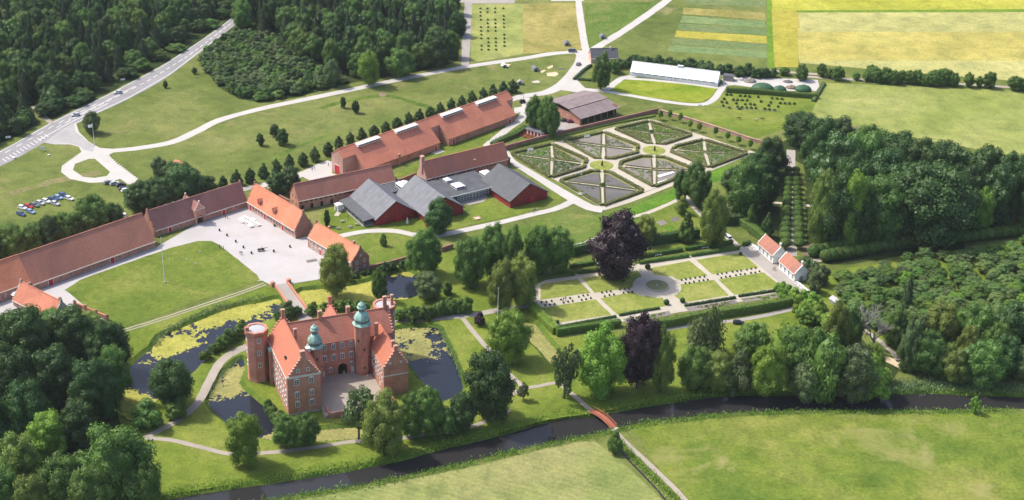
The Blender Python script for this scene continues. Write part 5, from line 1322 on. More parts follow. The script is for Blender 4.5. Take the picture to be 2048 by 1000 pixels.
tree(767,492,18,463,'cone','green','small lone young tree on the round lawn','small_tree')
tree(654,452,15,418,'tall','dark','slim dark cypress between the orange roofed houses')
tree(1290,487,46,428,'round','olive','light tree right of the huge purple beech')
tree(1372,484,44,424,'cone','green','dense conical tree by the tall dark hedge')
tree(1424,492,64,380,'tall','olive','tall light tree by the white bench')
tree(1392,412,70,322,'tall','green','big tree at the kitchen garden\'s lower edge')
tree(1362,402,40,336,'round','dark','dark tree left of the big tree at the kitchen garden\'s edge')
tree(1362,428,30,392,'bush','olive','small pale tree at the corner of the garden path','small_tree')
tree(1420,440,44,392,'round','green','leafy tree right of the garden path corner')
tree(1500,454,30,408,'cone','green','small cone tree in the bed left of the avenue','small_tree')
tree(1532,474,34,424,'cone','dark','dark bushy tree left of the avenue\'s near end','small_tree')
tree(1202,178,42,104,'tall','green','big tree standing before the dark roofed house')
tree(1228,146,26,116,'round','green','smaller tree right of the dark roofed house')
tree(1068,262,44,190,'tall','green','left one of the twin trees by the brown barn')
tree(1096,272,54,194,'tall','green','right one of the twin trees by the brown barn')
tree(185,266,40,222,'round','grey','grey green lone tree at the road junction')
tree(322,352,36,310,'bush','grey','silvery bush behind the gatehouse trees','bush',cat='bush')
tree(345,358,34,318,'bush','grey','second silvery bush behind the gatehouse trees','bush',cat='bush')
for i, (cx, yb, wd, yt) in enumerate([(284,424,76,360),(318,424,80,352),(372,410,92,326),(412,398,50,350)]):
    tree(cx, yb, wd, yt, 'round', 'dark', ORD[i]+' dense dark tree from the left behind the gatehouse range', group='trees behind the gatehouse')
for i, (cx, yb, wd, yt) in enumerate([(-5,528,70,462),(28,522,66,446),(68,512,62,446),(104,504,62,428),(146,490,72,422),(190,474,84,388),(226,462,56,404),(130,500,50,440)]):
    tree(cx, yb, wd, yt, 'round', 'green' if i % 3 else 'dark', 'tree behind the long brown barn, %s from the left' % ORD[[-5, 28, 68, 104, 130, 146, 190, 226].index(cx)], group='trees behind the long barn')
for cx, yb, wd, yt in [(558,386,46,342),(582,384,46,332)]:
    tree(cx, yb, wd, yt, 'round', 'dark', ('left' if cx < 570 else 'right')+' one of two dark trees between the orange roofed wing and the lane', group='dark trees by the lane')
# lower left copse
LLC = [(60,735,124,612,'dark'),(150,715,116,612,'dark'),(222,742,94,636,'dark'),(20,690,90,624,'dark'),(110,660,90,622,'green'),(30,815,124,682,'dark'),(120,810,116,690,'dark'),(192,842,112,716,'dark'),(232,800,80,690,'green'),(60,880,110,760,'dark'),(160,890,90,800,'dark'),(100,912,98,824,'bright'),(240,1010,156,848,'green'),(38,985,110,866,'olive'),(130,1030,112,908,'green'),(10,1050,100,930,'green'),(290,1030,84,920,'green'),(190,1050,100,930,'green'),(-10,760,90,650,'dark'),(-10,900,90,790,'dark'),(70,1060,100,950,'olive'),(170,655,70,628,'olive')]
RN = iter(rows_of(LLC, (950, 850, 770), ('bottom', 'lower', 'upper', 'top')))
for cx, yb, wd, yt, lf in LLC:
    tree(cx, yb, wd, yt, 'round', lf, {'dark': 'dark broad crown', 'green': 'mid green broad crown', 'bright': 'light green rounded crown', 'olive': 'olive green crown'}[lf]+', %s from left in the %s row of the castle copse' % next(RN), 'copse_tree', 'trees of the copse left of the castle')

# rows
ROW = [(380,425),(455,402),(527,372),(607,348),(682,325),(755,298),(830,270),(900,252),(970,228),(1033,207),(1105,182),(1172,162),(1237,132),(1310,112),(1372,92),(1440,74),(1500,60)]
for i, (X, Y) in enumerate(ROW):
    x, y = 560+X/3.225, 160+Y/3.225+6
    tree(x, y, 26 if i < 15 else 29, y-27, 'cone', 'dark', ORD[i]+' young cone shaped tree from the left behind the skylit barn', 'row_tree', 'young trees behind the skylit barn')
for i, (x, y) in enumerate([(447,378),(474,369),(501,365),(528,356),(553,346),(579,337),(606,331),(630,322),(656,310)]):
    tree(x, y, 27, y-30, 'cone', 'dark', ORD[i]+' young cone shaped tree from the left along the meadow lane', 'row_tree', 'young trees along the lane')
for x, y, wd, hh, lb in [(521,291,19,25,'smallest dark tree left in the group of three on the meadow'),(549,273,20,26,'rear dark tree in the group of three on the meadow'),(565,290,30,34,'largest dark tree in the group of three on the meadow'),(686,216,15,23,'left one of two small trees in the middle of the meadow'),(711,226,18,27,'right one of two small trees in the middle of the meadow'),(331,176,11,15,'small bush beside the road on the meadow slope'),(389,148,11,14,'small bush at the upper end of the meadow slope')]:
    tree(x, y, wd, y-hh, 'round', 'dark', lb, 'small_tree')
for i, (x, y) in enumerate([(1320,240),(1339,239),(1360,245),(1379,259),(1398,264),(1430,273),(1454,282),(1476,290),(1500,298)]):
    tree(x, y, 12, y-20, 'round', 'lush', ORD[i]+' pollarded small tree from the left along the pink garden wall', 'pollard_tree', 'pollards by the garden wall', lift=.25)
for i, (x, y) in enumerate([(1930,444),(1955,441),(1981,446),(2007,450),(2034,452)]):
    tree(x, y, 11, y-20, 'round', 'lush', ORD[i]+' pollarded small tree from the left at the park wood\'s right end', 'pollard_tree', 'pollards by the park wood', lift=.25)
for i in range(15):
    t = i/14; y = 498-150*t**.92
    for s, xl in ((0, 1569.5), (1, 1597)):
        tree(xl+(7*t if s == 0 else -6*t), y, 23-7*t, y-21+6*t, 'ball', 'hedge', ORD[i]+' clipped ball tree from the pavilions in the avenue\'s %s row' % ('left', 'right')[s], 'ball_tree', 'clipped avenue trees, %s row' % ('left', 'right')[s], lift=.22)
for i in range(17):
    t = i/16
    tree(1650+205*t, 522-36*t, 25, 500-36*t, 'ball', 'hedge', ORD[i]+' clipped round tree from the left in the front row by the orchard path', 'clipped_tree', 'clipped trees, front row', trunk=False)
    if i < 15: tree(1626+200*t, 512-36*t, 24, 490-36*t, 'ball', 'green', ORD[i]+' clipped round tree from the left in the rear row by the orchard path', 'clipped_tree', 'clipped trees, rear row', trunk=False)
for i in range(13):
    t = i/12
    tree(1880+190*t, 490-24*t, 26, 468-24*t, 'ball', 'green', ORD[i]+' round bush from the left in the line towards the orchard\'s far corner', 'round_bush', 'round bushes by the orchard', cat='bush', trunk=False)
# hedgerows
def bushes(pts, n, wpx, hpx, kind, leaf, label, group, name='hedgerow_bush', jy=3, seed=0):
    r = random.Random(seed); q = smooth_line(pts, 4)
    for i in range(n):
        lb_ = label+', '+ORD[i]+' from left'
        x, y = q[int(i*(len(q)-1)/max(1, n-1))]; y += r.uniform(-jy, jy); x += r.uniform(-3, 3); k = r.uniform(.75, 1.25)
        tree(x, y, wpx*k, y-hpx*k, kind, leaf, lb_, name, group, 'bush', trunk=False)
bushes([(1228,140),(1270,130),(1340,134),(1370,136)], 16, 22, 18, 'bush', 'dark', 'dark bush in the hedgerow behind the greenhouse, left part', 'hedgerow behind the greenhouse')
bushes([(1376,138),(1440,146),(1500,152),(1542,156)], 20, 24, 20, 'bush', 'dark', 'dark bush in the hedgerow right behind the greenhouse', 'hedgerow right of the greenhouse', seed=1)
bushes([(1730,160),(1780,166),(1840,168),(1905,172)], 17, 28, 28, 'round', 'green', 'leafy tree in the dense hedgerow along the corn field', 'hedgerow along the corn field', 'hedgerow_tree', 2, 2)
for x, y, wd, yt, lb in [(1568,150,24,134,'low bush at the left end of the corn field hedgerow'),(1602,160,30,128,'dark tree left of the gap in the corn field hedgerow'),(1642,153,23,127,'slim dark tree right of the gap in the corn field hedgerow'),(1658,156,18,136,'small bush between two corn field hedgerow trees'),(1675,160,32,132,'round dark tree left of the dense hedgerow'),(1712,160,18,144,'low bush just left of the dense hedgerow'),(1936,174,26,144,'tree right of the dense hedgerow'),(1957,174,18,152,'bush between two single trees at the far right field'),(1978,176,30,143,'round tree near the right edge by the corn field'),(2028,180,34,150,'tree at the right edge by the corn field'),(2046,182,26,156,'bush at the extreme right end of the corn field hedgerow')]:
    tree(x, y, wd, yt, 'round', 'green', lb, 'hedgerow_tree')
# bushes on the castle's banks
bushes([(408,722),(425,708),(445,695),(470,680),(488,668)], 9, 24, 24, 'bush', 'hedge', 'bush on the moat bank left of the corner tower', 'bank bushes left of the tower', 'bank_bush', 3, 3)
bushes([(800,642),(835,638),(880,630),(930,622)], 13, 26, 28, 'bush', 'hedge', 'clipped bush in the thick row right of the round tower', 'bushes right of the round tower', 'row_bush', 3, 4)
bushes([(560,640),(580,634),(594,630)], 4, 26, 24, 'bush', 'dark', 'dark bush between bridge and castle\'s rear corner', 'bushes left of the bridge', 'bank_bush', 2, 5)
bushes([(618,628),(640,622),(690,620),(730,622)], 8, 22, 20, 'bush', 'hedge', 'green bush behind the castle along the north moat', 'bushes behind the castle', 'bank_bush', 2, 6)
bushes([(700,560),(740,548),(790,538),(815,532)], 9, 18, 14, 'bush', 'dark', 'low bush on the north bank of the moat', 'bushes on the north bank', 'bank_bush', 2, 7)
bushes([(534,818),(548,832),(556,842)], 3, 30, 24, 'bush', 'green', 'bush at the foot of the castle\'s west wing', 'bushes by the west wing', 'bank_bush', 2, 8)
bushes([(1560,585),(1590,600),(1620,612),(1640,630),(1600,640),(1660,650)], 12, 34, 30, 'bush', 'bright', 'fresh green bush below the white pavilions', 'bushes below the pavilions', 'garden_bush', 8, 9)
bushes([(1606,545),(1622,556),(1640,570),(1628,580)], 5, 30, 34, 'bush', 'grey', 'grey green bush beside the right white pavilion', 'bushes by the right pavilion', 'garden_bush', 4, 10)
# ------------------------------------------------------------------ hedges, walls
def hedge_mesh(pts, width, hgt, leaf, dens=7, size=.2, seed=0, rough=.12):
    r = random.Random(seed); p = smooth_line(pts, 1.6) if len(pts) > 2 else dense(pts+[pts[-1]], 1.6)[:]+[pts[-1]]
    core = MB(); L = []; n = len(p)
    prof = [(-.5, 0), (-.5, .8), (-.36, .97), (.36, .97), (.5, .8), (.5, 0)]
    fr = []
    for i in range(n):
        a = Vector(p[max(0, i-1)]); b = Vector(p[min(n-1, i+1)]); t = (b-a); t = t.normalized() if t.length > 1e-6 else Vector((1, 0)); fr.append((Vector(p[i]), Vector((-t.y, t.x))))
    ring = []
    for c, nn in fr:
        for u, z in prof:
            k = 1+rough*noise.noise((c.x*.7+u*3, c.y*.7, z*3))
            q = c+nn*u*width*.9*k; ring.append((q.x, q.y, z*hgt*.96*(1+.6*rough*noise.noise((c.x*.5, c.y*.5, 2.2)))))
    m = len(prof); core.v = ring
    for i in range(n-1):
        for j in range(m-1): core.f.append([i*m+j, (i+1)*m+j, (i+1)*m+j+1, i*m+j+1]); core.m.append(0)
    core.f.append(list(range(m))); core.m.append(0); core.f.append(list(range((n-1)*m, n*m))[::-1]); core.m.append(0)
    ln = sum((fr[i+1][0]-fr[i][0]).length for i in range(n-1)); cnt = int(ln*(width+2*hgt)*dens)
    for _ in range(cnt):
        k = r.random()*(n-1); i = int(k); f_ = k-i; c = fr[i][0].lerp(fr[min(n-1, i+1)][0], f_); nn = fr[i][1]
        s = r.random()*(width+2*hgt)
        if s < width: u, z, d = s/width-.5, 1.0, Vector((0, 0, 1))
        elif s < width+hgt: u, z, d = -.5, (s-width)/hgt, Vector((-nn.x, -nn.y, .3))
        else: u, z, d = .5, (s-width-hgt)/hgt, Vector((nn.x, nn.y, .3))
        q = c+nn*u*width; L.append(((q.x, q.y, max(.05, z*hgt+r.uniform(-.08, .08))), d+rdir(r)*.6, size*r.uniform(.6, 1.3), r.random(), 1, rdir(r)))
    return leaf_mesh('hedge', L, core, LEAF[leaf])
HN = [0]
def hedge(pts, width, hgt, leaf, label, group=None, name='hedge', world=False, parent=None, **k):
    HN[0] += 1; w_ = pts if world else G2(pts)
    o = inst(name, hedge_mesh(w_, width, hgt, leaf, seed=HN[0], **k), (0, 0, 0), (0, 0, 0), parent)
    if not parent: tag(o, label, 'hedge', group)
    return o
def brick_wall(pts, hgt, label, mat='brick_dark', cop='tile_brown', piers=True, name='brick_wall', th=.4):
    P = [g(x, y) for x, y in pts]; r = empty(name, P[0]); tag(r, label, 'wall')
    for a, b in zip(P[:-1], P[1:]):
        d = b-a; an = atan2(d.y, d.x); c = (a+b)/2-P[0]
        MB().box((c.x, c.y, hgt/2), (d.length, th, hgt), an).build('wall', K[mat], r); MB().box((c.x, c.y, hgt+.1), (d.length, th+.3, .2), an).build('coping', K[cop], r)
        if piers:
            for k in range(int(d.length/9)+1):
                q = a.lerp(b, min(1, k*9/d.length))-P[0]; MB().box((q.x, q.y, hgt/2+.05), (.7, th+.25, hgt+.1), an).build('pier', K[mat], r)
    return r
brick_wall([(1008,301),(1060,287),(1110,274),(1200,252),(1262,238),(1316,225)], 2.2, 'long red brick wall along the top of the kitchen garden')
brick_wall([(1320,226),(1380,243),(1440,262),(1500,282),(1522,288)], 1.7, 'pinkish brick wall behind the row of pollards', 'brick_pink', 'brick_pink', False)
brick_wall([(736,541),(780,531),(812,522)], 1.8, 'brick garden wall right of the two storey courtyard house')
brick_wall([(884,503),(906,496)], 1.8, 'short brick wall stub right of the lone young tree')
brick_wall([(772,372),(800,365),(832,352)], 1.6, 'low brick yard wall left of the tall gable chimney')
brick_wall([(560,398),(578,408)], 1.8, 'short brick wall between the orange wing and the long museum house')

# ------------------------------------------------------------------ kitchen garden
KQ = [(1020,309),(1104,286),(1205,262),(1298,243),(1400,272),(1500,304),(1416,338),(1310,377),(1204,416),(1110,360)]
sheet('kitchen_garden_paths', KQ, K['path_pale'], .075, .1)
def kc(X, Y): return (1000+X/3.938, 220+Y/3.938)
# each square: centre, then the boundary chains between its four path ends (left, top, right, bottom)
COMP = [((408,392), [[(82,347),(405,270)], [(405,270),(690,395),(678,430)], [(678,430),(665,460),(400,540)], [(400,540),(82,347)]], 'pl'),
        ((812,285), [[(500,246),(815,175)], [(815,175),(1095,285),(1090,315)], [(1090,315),(1085,342),(895,390),(812,388)], [(812,388),(745,385),(500,246)]], 'so'),
        ((1190,180), [[(897,152),(1172,90)], [(1172,90),(1522,200)], [(1522,200),(1300,275),(1215,268)], [(1215,268),(1150,265),(897,152)]], 'pl'),
        ((805,600), [[(462,560),(720,482),(800,484)], [(800,484),(862,490),(1138,642)], [(1138,642),(808,764)], [(808,764),(462,560)]], 'dk'),
        ((1215,470), [[(938,440),(948,412),(1110,366),(1210,368)], [(1210,368),(1300,376),(1560,482)], [(1560,482),(1214,614)], [(1214,614),(935,462),(938,440)]], 'so'),
        ((1615,335), [[(1350,312),(1376,290),(1602,236)], [(1602,236),(1960,345)], [(1960,345),(1650,462)], [(1650,462),(1342,335),(1350,312)]], 'pl')]
CN = ['flowery leftmost', 'bare upper middle', 'lush uppermost', 'dark earthed lowest', 'grey middle right', 'green rightmost']
SD = ['upper left', 'upper right', 'lower right', 'lower left']
def lerp2(a, b, t): return (a[0]+(b[0]-a[0])*t, a[1]+(b[1]-a[1])*t)
def toward(a, c, d): 
    l = hypot(c[0]-a[0], c[1]-a[1]); return lerp2(a, c, min(.9, d/l))
def shorten(ch, d):
    ch = list(ch); ch[0] = toward(ch[0], ch[1], d); ch[-1] = toward(ch[-1], ch[-2], d); return ch
def plants(tri, n, leafs, label, seed, hmax=.9):
    r = random.Random(seed); L = []
    for _ in range(n):
        u, v_, s = r.uniform(0, 1), r.uniform(0, 1), r.uniform(.4, 1.1)
        if u+v_ > 1: u, v_ = 1-u, 1-v_
        x = tri[0][0]+(tri[1][0]-tri[0][0])*u+(tri[2][0]-tri[0][0])*v_; y = tri[0][1]+(tri[1][1]-tri[0][1])*u+(tri[2][1]-tri[0][1])*v_
        for _ in range(14):
            d = rdir(r); d.z = abs(d.z); L.append(((x+d.x*s*.8, y+d.y*s*.8, .1+d.z*s*hmax*.7), d+rdir(r)*.5, .2*r.uniform(.6, 1.2), r.random(), 1, rdir(r)))
    o = inst('bed_plants', leaf_mesh('bed_plants', L, None, LEAF[leafs])); tag(o, label, 'plants', kind='stuff'); return o
for ci, (cc, chains, kind) in enumerate(COMP):
    nm = CN[ci]; c = G2([kc(*cc)])[0]
    for i, ch in enumerate(chains):
        w_ = G2([kc(*q) for q in ch])
        hed = [toward(q, c, .45) for q in shorten(w_, .8)]
        for j in range(len(hed)-1):
            if hypot(hed[j+1][0]-hed[j][0], hed[j+1][1]-hed[j][1]) < .8: continue
            hedge([hed[j], hed[j+1]], 1.5, 1.05, 'box', 'clipped olive boundary hedge of the %s kitchen garden square, %s side' % (nm, SD[i]), 'boundary hedges of the %s square, %s side' % (nm, SD[i]), 'box_hedge', True, dens=5, size=.24)
        gi = [toward(q, c, 1.1) for q in shorten(w_, .8)]; go = [toward(q, c, 2.5) for q in shorten(w_, 1.3)]
        sheet('grass_border', gi+go[::-1], K['bed_grass'], .095, .05, world=True)
        bd = [toward(q, c, 2.6) for q in shorten(w_, 1.5)]; cx_ = sum(q[0] for q in bd)/len(bd); cy_ = sum(q[1] for q in bd)/len(bd)
        cin = toward(c, (cx_, cy_), 1.5)
        poly = bd+[cin]
        sheet('planting_bed', poly, K['soil_dark'] if kind == 'dk' else K['soil'], .10, .05, world=True)
        for e in ((bd[0], cin), (cin, bd[-1])):
            hedge([toward(e[0], e[1], .2), toward(e[1], e[0], .2)], .5, .45, 'boxlight' if kind != 'dk' else 'box', 'low box edging in the %s kitchen garden square' % nm, 'low edgings of the %s square' % nm, 'box_edging', True, dens=6, size=.17)
        dens_ = {'pl': 150, 'so': 40, 'dk': 5}[kind]
        tri = [bd[0], bd[-1], cin]
        if kind == 'pl' or i % 2:
            plants(tri, dens_, ['lush', 'olive', 'hedge', 'lush'][(i+ci) % 4], 'mixed garden plants in the %s bed of the %s kitchen garden square' % (SD[i], nm), ci*4+i)
            if kind == 'pl': plants(tri, 10, ['purpleflower', 'yellowflower'][(i+ci) % 2 or ci > 0], 'scattered %s flowers in the %s bed of the %s kitchen garden square' % (['mauve', 'yellow'][(i+ci) % 2 or ci > 0], SD[i], nm), 200+ci*4+i, .6)
    cx, cy = c
    disc = [(cx+2.0*cos(2*pi*k/20), cy+2.0*sin(2*pi*k/20)) for k in range(20)]
    sheet('round_path', disc, K['path_pale'], .125, 0, world=True)
    o = inst('round_bed', hedge_mesh([(cx+1.1*cos(2*pi*k/12), cy+1.1*sin(2*pi*k/12)) for k in range(13)], .7, .5, 'boxlight', seed=ci+300), (0, 0, .03)); tag(o, 'round box ringed bed in the centre of the %s kitchen garden square' % nm, 'flower bed')
    if kind == 'dk' or ci == 2: tree_at(Vector((cx, cy, 0)), 1.9, 2.2, 'bush', 'hedge', 'centre_bush', 'leafy bush in the centre of the %s kitchen garden square' % nm, None, 'bush', False)
for x, y, lb in ((1203,331,'left'), (1308,301,'right')):
    c = g(x, y); ring = lambda r_: [(c.x+r_*cos(2*pi*k/40), c.y+r_*sin(2*pi*k/40)) for k in range(40)]
    sheet('gravel_circle', ring(7.4), K['path_pale'], .13, .05, 1.0, world=True); sheet('round_lawn', ring(5.5), K['parterre'], .15, .08, 1.0, world=True)
    tree_at(Vector((c.x+.2, c.y-.6, 0)), 3.0, 1.2, 'cone', 'dark', 'topiary_cone', 'dark clipped cone on the %s round lawn of the kitchen garden' % lb, None, 'topiary', False)
def slab(name, pts, z, th, mat, label, cat):
    p = G2(pts); o = MB().prism(ccw(p), z, z+th, 'z').build(name, K[mat]); tag(o, label, cat); return o
slab('fleece_strip', [(1314,352),(1345,344),(1350,346),(1318,356)], .2, .12, 'white', 'upper white crop fleece in the middle right kitchen garden square', 'crop cover')
slab('fleece_strip', [(1314,366),(1352,354),(1356,356),(1318,369)], .2, .12, 'white', 'lower white crop fleece in the middle right kitchen garden square', 'crop cover')
# ------------------------------------------------------------------ parterre
sheet('parterre_paths', [(1068,572),(1100,556),(1240,534),(1340,518),(1476,498),(1498,486),(1512,490),(1618,582),(1600,588),(1480,604),(1340,628),(1116,664),(1066,612)], K['path_pale'], .06, .15)
sheet('parterre_terrace', [(1480,500),(1498,486),(1512,492),(1560,532),(1618,582),(1586,588)], K['gravel_grey'], .075, .15)
LAWN = [[(1081,569),(1155,558),(1181,586),(1081,600)], [(1164,556),(1275,541),(1286,556),(1268,567),(1265,575),(1189,586)], [(1297,537),(1379,522),(1415,551),(1356,560),(1345,553),(1310,551)], [(1392,520),(1482,506),(1518,535),(1424,549)],
        [(1083,616),(1191,599),(1223,630),(1110,647)], [(1200,597),(1264,585),(1284,592),(1324,594),(1334,612),(1234,629)], [(1362,569),(1428,560),(1458,591),(1370,605),(1344,590)], [(1436,559),(1527,545),(1565,574),(1469,590)]]
for l in LAWN: sheet('parterre_lawn', l, K['parterre'], .09, .08)
c = g(1314,572.5); ring = lambda r_: [(c.x+r_*cos(2*pi*k/48), c.y+r_*sin(2*pi*k/48)) for k in range(48)]
sheet('fountain_circle', ring(9.4), K['path_pale'], .105, .05, 1.0, world=True)
fo = empty('fountain_basin', c); tag(fo, 'round stone basin with a small jet in the middle of the parterre', 'fountain')
MB().lathe([(4.75, .0), (4.75, .42), (4.35, .42), (4.35, .15)], (0, 0, .1), 40).build('rim', K['stone'], fo); MB().lathe([(4.36, 0), (4.36, .22), (.01, .22)], (0, 0, .1), 40).build('basin_water', K['algae'], fo)
MB().lathe([(.5, .2), (.35, .5), (.12, .7), (.2, 1.1), (.05, 1.2)], (0, 0, .1), 12).build('spout', K['stone'], fo)
UPR = [(110,590),(155,585),(205,578),(295,565),(380,550),(463,538),(507,527),(548,520),(685,497),(727,490),(767,485),(855,468),(902,463),(942,460)]
LOW = [(145,618),(188,612),(233,607),(318,593),(362,585),(405,578),(490,567),(533,560),(577,550),(710,533),(755,522),(797,517),(890,500),(933,495),(972,490)]
UP2 = [(100,432),(137,425),(175,420),(218,413),(258,407),(298,403),(413,382),(450,376),(490,370),(543,360),(582,355),(617,350),(667,342),(705,335),(742,328)]
LO2 = [(133,458),(168,457),(207,447),(252,440),(290,434),(327,430),(445,413),(484,404),(520,400),(572,390),(612,383),(650,380),(703,370),(740,367),(777,357)]
for pts, ox, oy, k, rw, sd_ in ((UPR, 1060, 480, 4.76, 'upper', 'left of the fountain'), (LOW, 1060, 480, 4.76, 'lower', 'left of the fountain'), (UP2, 1340, 460, 4.347, 'upper', 'right of the fountain'), (LO2, 1340, 460, 4.347, 'lower', 'right of the fountain')):
    for x, y in pts:
        P = g(ox+x/k, oy+y/k+2); tree_at(P, .8, .75, 'ball', 'dark', 'box_shrub', 'small clipped box in the %s row along the parterre path %s' % (rw, sd_), 'box shrubs, %s row %s' % (rw, sd_), 'shrub', False)
for x, y, s, lb in ((1295,538,2.2,'big clipped ball above the fountain'), (1332.6,609,2.2,'big clipped ball below the fountain, left of the path'), (1364.6,605,2.0,'big clipped ball below the fountain, right of the path'), (1481,510,1.4,'small clipped ball at the upper right corner of the parterre lawns'), (1558.5,575,1.4,'small clipped ball at the lower right corner of the parterre lawns'), (1114.6,647,1.5,'small clipped ball at the lower left corner of the parterre lawns')):
    tree_at(g(x, y), s, s, 'ball', 'dark', 'topiary_ball', lb, None, 'topiary', False)
for a, b, lb in (((1077,560),(1148,550),'first'), ((1154,548),(1208,541),'second'), ((1278,528),(1376,514),'third'), ((1382,513),(1477,499),'fourth')):
    hedge([a, b], 1.3, 1.3, 'hedge', '%s piece from the left of the front hedge above the parterre' % lb, None)
for a, b, lb in (((1140,536),(1188,528),'first'), ((1278,516),(1364,502),'second'), ((1370,501),(1464,487.5),'third')):
    hedge([a, b], 1.4, 1.5, 'hedge', '%s piece from the left of the rear hedge above the parterre' % lb, None)
for a, b, lb in (((1115,656),(1231,635),'leftmost'), ((1238,632),(1318,618),'second'), ((1369,613),(1470,597),'third'), ((1477,594),(1575,579),'rightmost')):
    hedge([a, b], .9, .9, 'dark', '%s low dark hedge along the lower edge of the parterre' % lb, None)
hedge([(1064,618),(1088,644),(1112,668)], 3.2, 3.0, 'lush', 'tall thick light green hedge on the parterre\'s left side')
hedge([(1112,671),(1160,663),(1240,652)], 2.4, 3.0, 'hedge', 'tall hedge at the parterre\'s lower left, behind the big trees')
hedge([(1262,660),(1340,652),(1400,640),(1480,628),(1560,614),(1602,604)], 2.6, 3.4, 'hedge', 'long tall hedge along the lower side of the parterre')
sheet('flower_bed', [(1130,656),(1230,640),(1236,646),(1140,663)], K['soil'], .085, .1); sheet('flower_bed', [(1245,638),(1338,622),(1344,630),(1254,646)], K['soil'], .085, .1)
sheet('flower_bed', [(1370,616),(1470,600),(1478,606),(1380,624)], K['soil'], .085, .1); sheet('flower_bed', [(1480,598),(1575,583),(1582,590),(1490,605)], K['soil'], .085, .1)
for i, (a, b, c_) in enumerate((((1140,654),(1228,642),(1190,652)), ((1250,640),(1336,625),(1300,636)), ((1380,616),(1466,604),(1430,616)), ((1484,599),(1572,586),(1530,598)))):
    plants(G2([a, b, c_]), 34, ['olive', 'lush', 'olive', 'lush'][i], ['first', 'second', 'third', 'fourth'][i]+' strip from the left of yellow green border flowers below the parterre', 70+i, .7)
hedge([(1138,512),(1165,505),(1192,498)], 3.0, 4.0, 'dark', 'tall dark hedge left of the huge purple beech')
hedge([(1294,490),(1345,482),(1396,474)], 3.0, 4.2, 'dark', 'tall dark hedge right of the huge purple beech')
hedge([(1446,450),(1482,446)], 3.0, 4.0, 'dark', 'short tall dark hedge behind the white van')
hedge([(1482,448),(1506,464),(1530,482)], 3.4, 3.2, 'hedge', 'slanting broad hedge behind the left white pavilion')
hedge([(1485,492),(1500,490)], 1.6, 1.8, 'dark', 'short dark hedge at the parterre\'s top right corner')
hedge([(1455,426),(1488,452)], 1.2, 1.2, 'hedge', 'low hedge along the garden path left of the avenue')
hedge([(1452,184),(1520,188),(1580,193),(1636,197)], 2.2, 2.6, 'hedge', 'clipped hedge in front of the green covered heaps')
hedge([(985,292),(1000,284),(1030,272),(1052,258)], 3.0, 2.0, 'dark', 'thick rounded hedge by the red hut')
hedge([(1148,160),(1170,140),(1182,132)], 1.6, 1.2, 'dark', 'dark low hedge left of the farmhouse tree'); hedge([(1156,160),(1184,162)], 1.4, 1.0, 'dark', 'dark low hedge below the farmhouse tree')
hedge([(1648,168),(1634,190),(1626,204)], 2.0, 1.4, 'rough' if 'rough' in LEAF else 'grey', 'scrubby hedge strip between heaps and pasture')
hedge([(1012,296),(1060,288),(1150,266),(1230,247),(1310,232)], 1.6, .8, 'olive', 'low planted border at the foot of the red garden wall', name='wall_border', dens=4)

# river banks and reeds
def tufts(pts, n, hgt, leaf, label, seed, spread=1.6, z=-.3, size=.17):
    r = random.Random(seed); p = smooth_line(GW(pts), 2.0); L = []
    for _ in range(n):
        k = r.random()*(len(p)-2); i = int(k); x = p[i][0]+(p[i+1][0]-p[i][0])*(k-i)+r.gauss(0, spread*.5); y = p[i][1]+(p[i+1][1]-p[i][1])*(k-i)+r.gauss(0, spread*.5)
        hh = hgt*r.uniform(.4, 1.1)*(1+.5*noise.noise((x*.2, y*.2, seed)))
        L.append(((x, y, z+hh*.5), Vector((r.uniform(-1, 1), r.uniform(-1, 1), .5)), size*r.uniform(.6, 1.2), r.random(), hh/size*.5, (0, 0, 1)))
    o = inst('bank_reeds', leaf_mesh('bank_reeds', L, None, LEAF[leaf])); tag(o, label, 'reeds', kind='stuff')
tufts([(x, y-8) for x, y in RIV_T[1:-1]], 11000, 1.0, 'lush', 'lush tall grass on the far river bank', 1, 2.4)
tufts([(x, y+8) for x, y in RIV_B[1:-1]], 11000, 1.0, 'lush', 'lush tall grass on the near river bank', 2, 2.2)
tufts([(1760,782),(1860,776),(1960,778),(2060,784)], 3000, 1.8, 'reed', 'grey green reed bed on the river bank at the right', 3, 4.5, 0)
tufts([(310,692),(330,668),(400,632),(470,610),(540,594)], 1800, .9, 'reed', 'reeds along the moat below the courtyard lawn', 4, 1.6)
tufts([(1230,880),(1270,925),(1320,975),(1370,1020)], 1500, .9, 'lush', 'rough grass along the ditch by the meadow path', 5, 1.6, .1)
tufts([(420,792),(424,778),(444,752),(470,726),(488,714)], 700, .6, 'reed', 'reed fringe on the inner moat left of the castle', 6, .9)
for k, pt in (('east', [(880,662),(894,690),(912,728),(928,766)]),): tufts(pt, 700, .7, 'reed', 'reed fringe on the east moat\'s right bank', 7, 1.2)
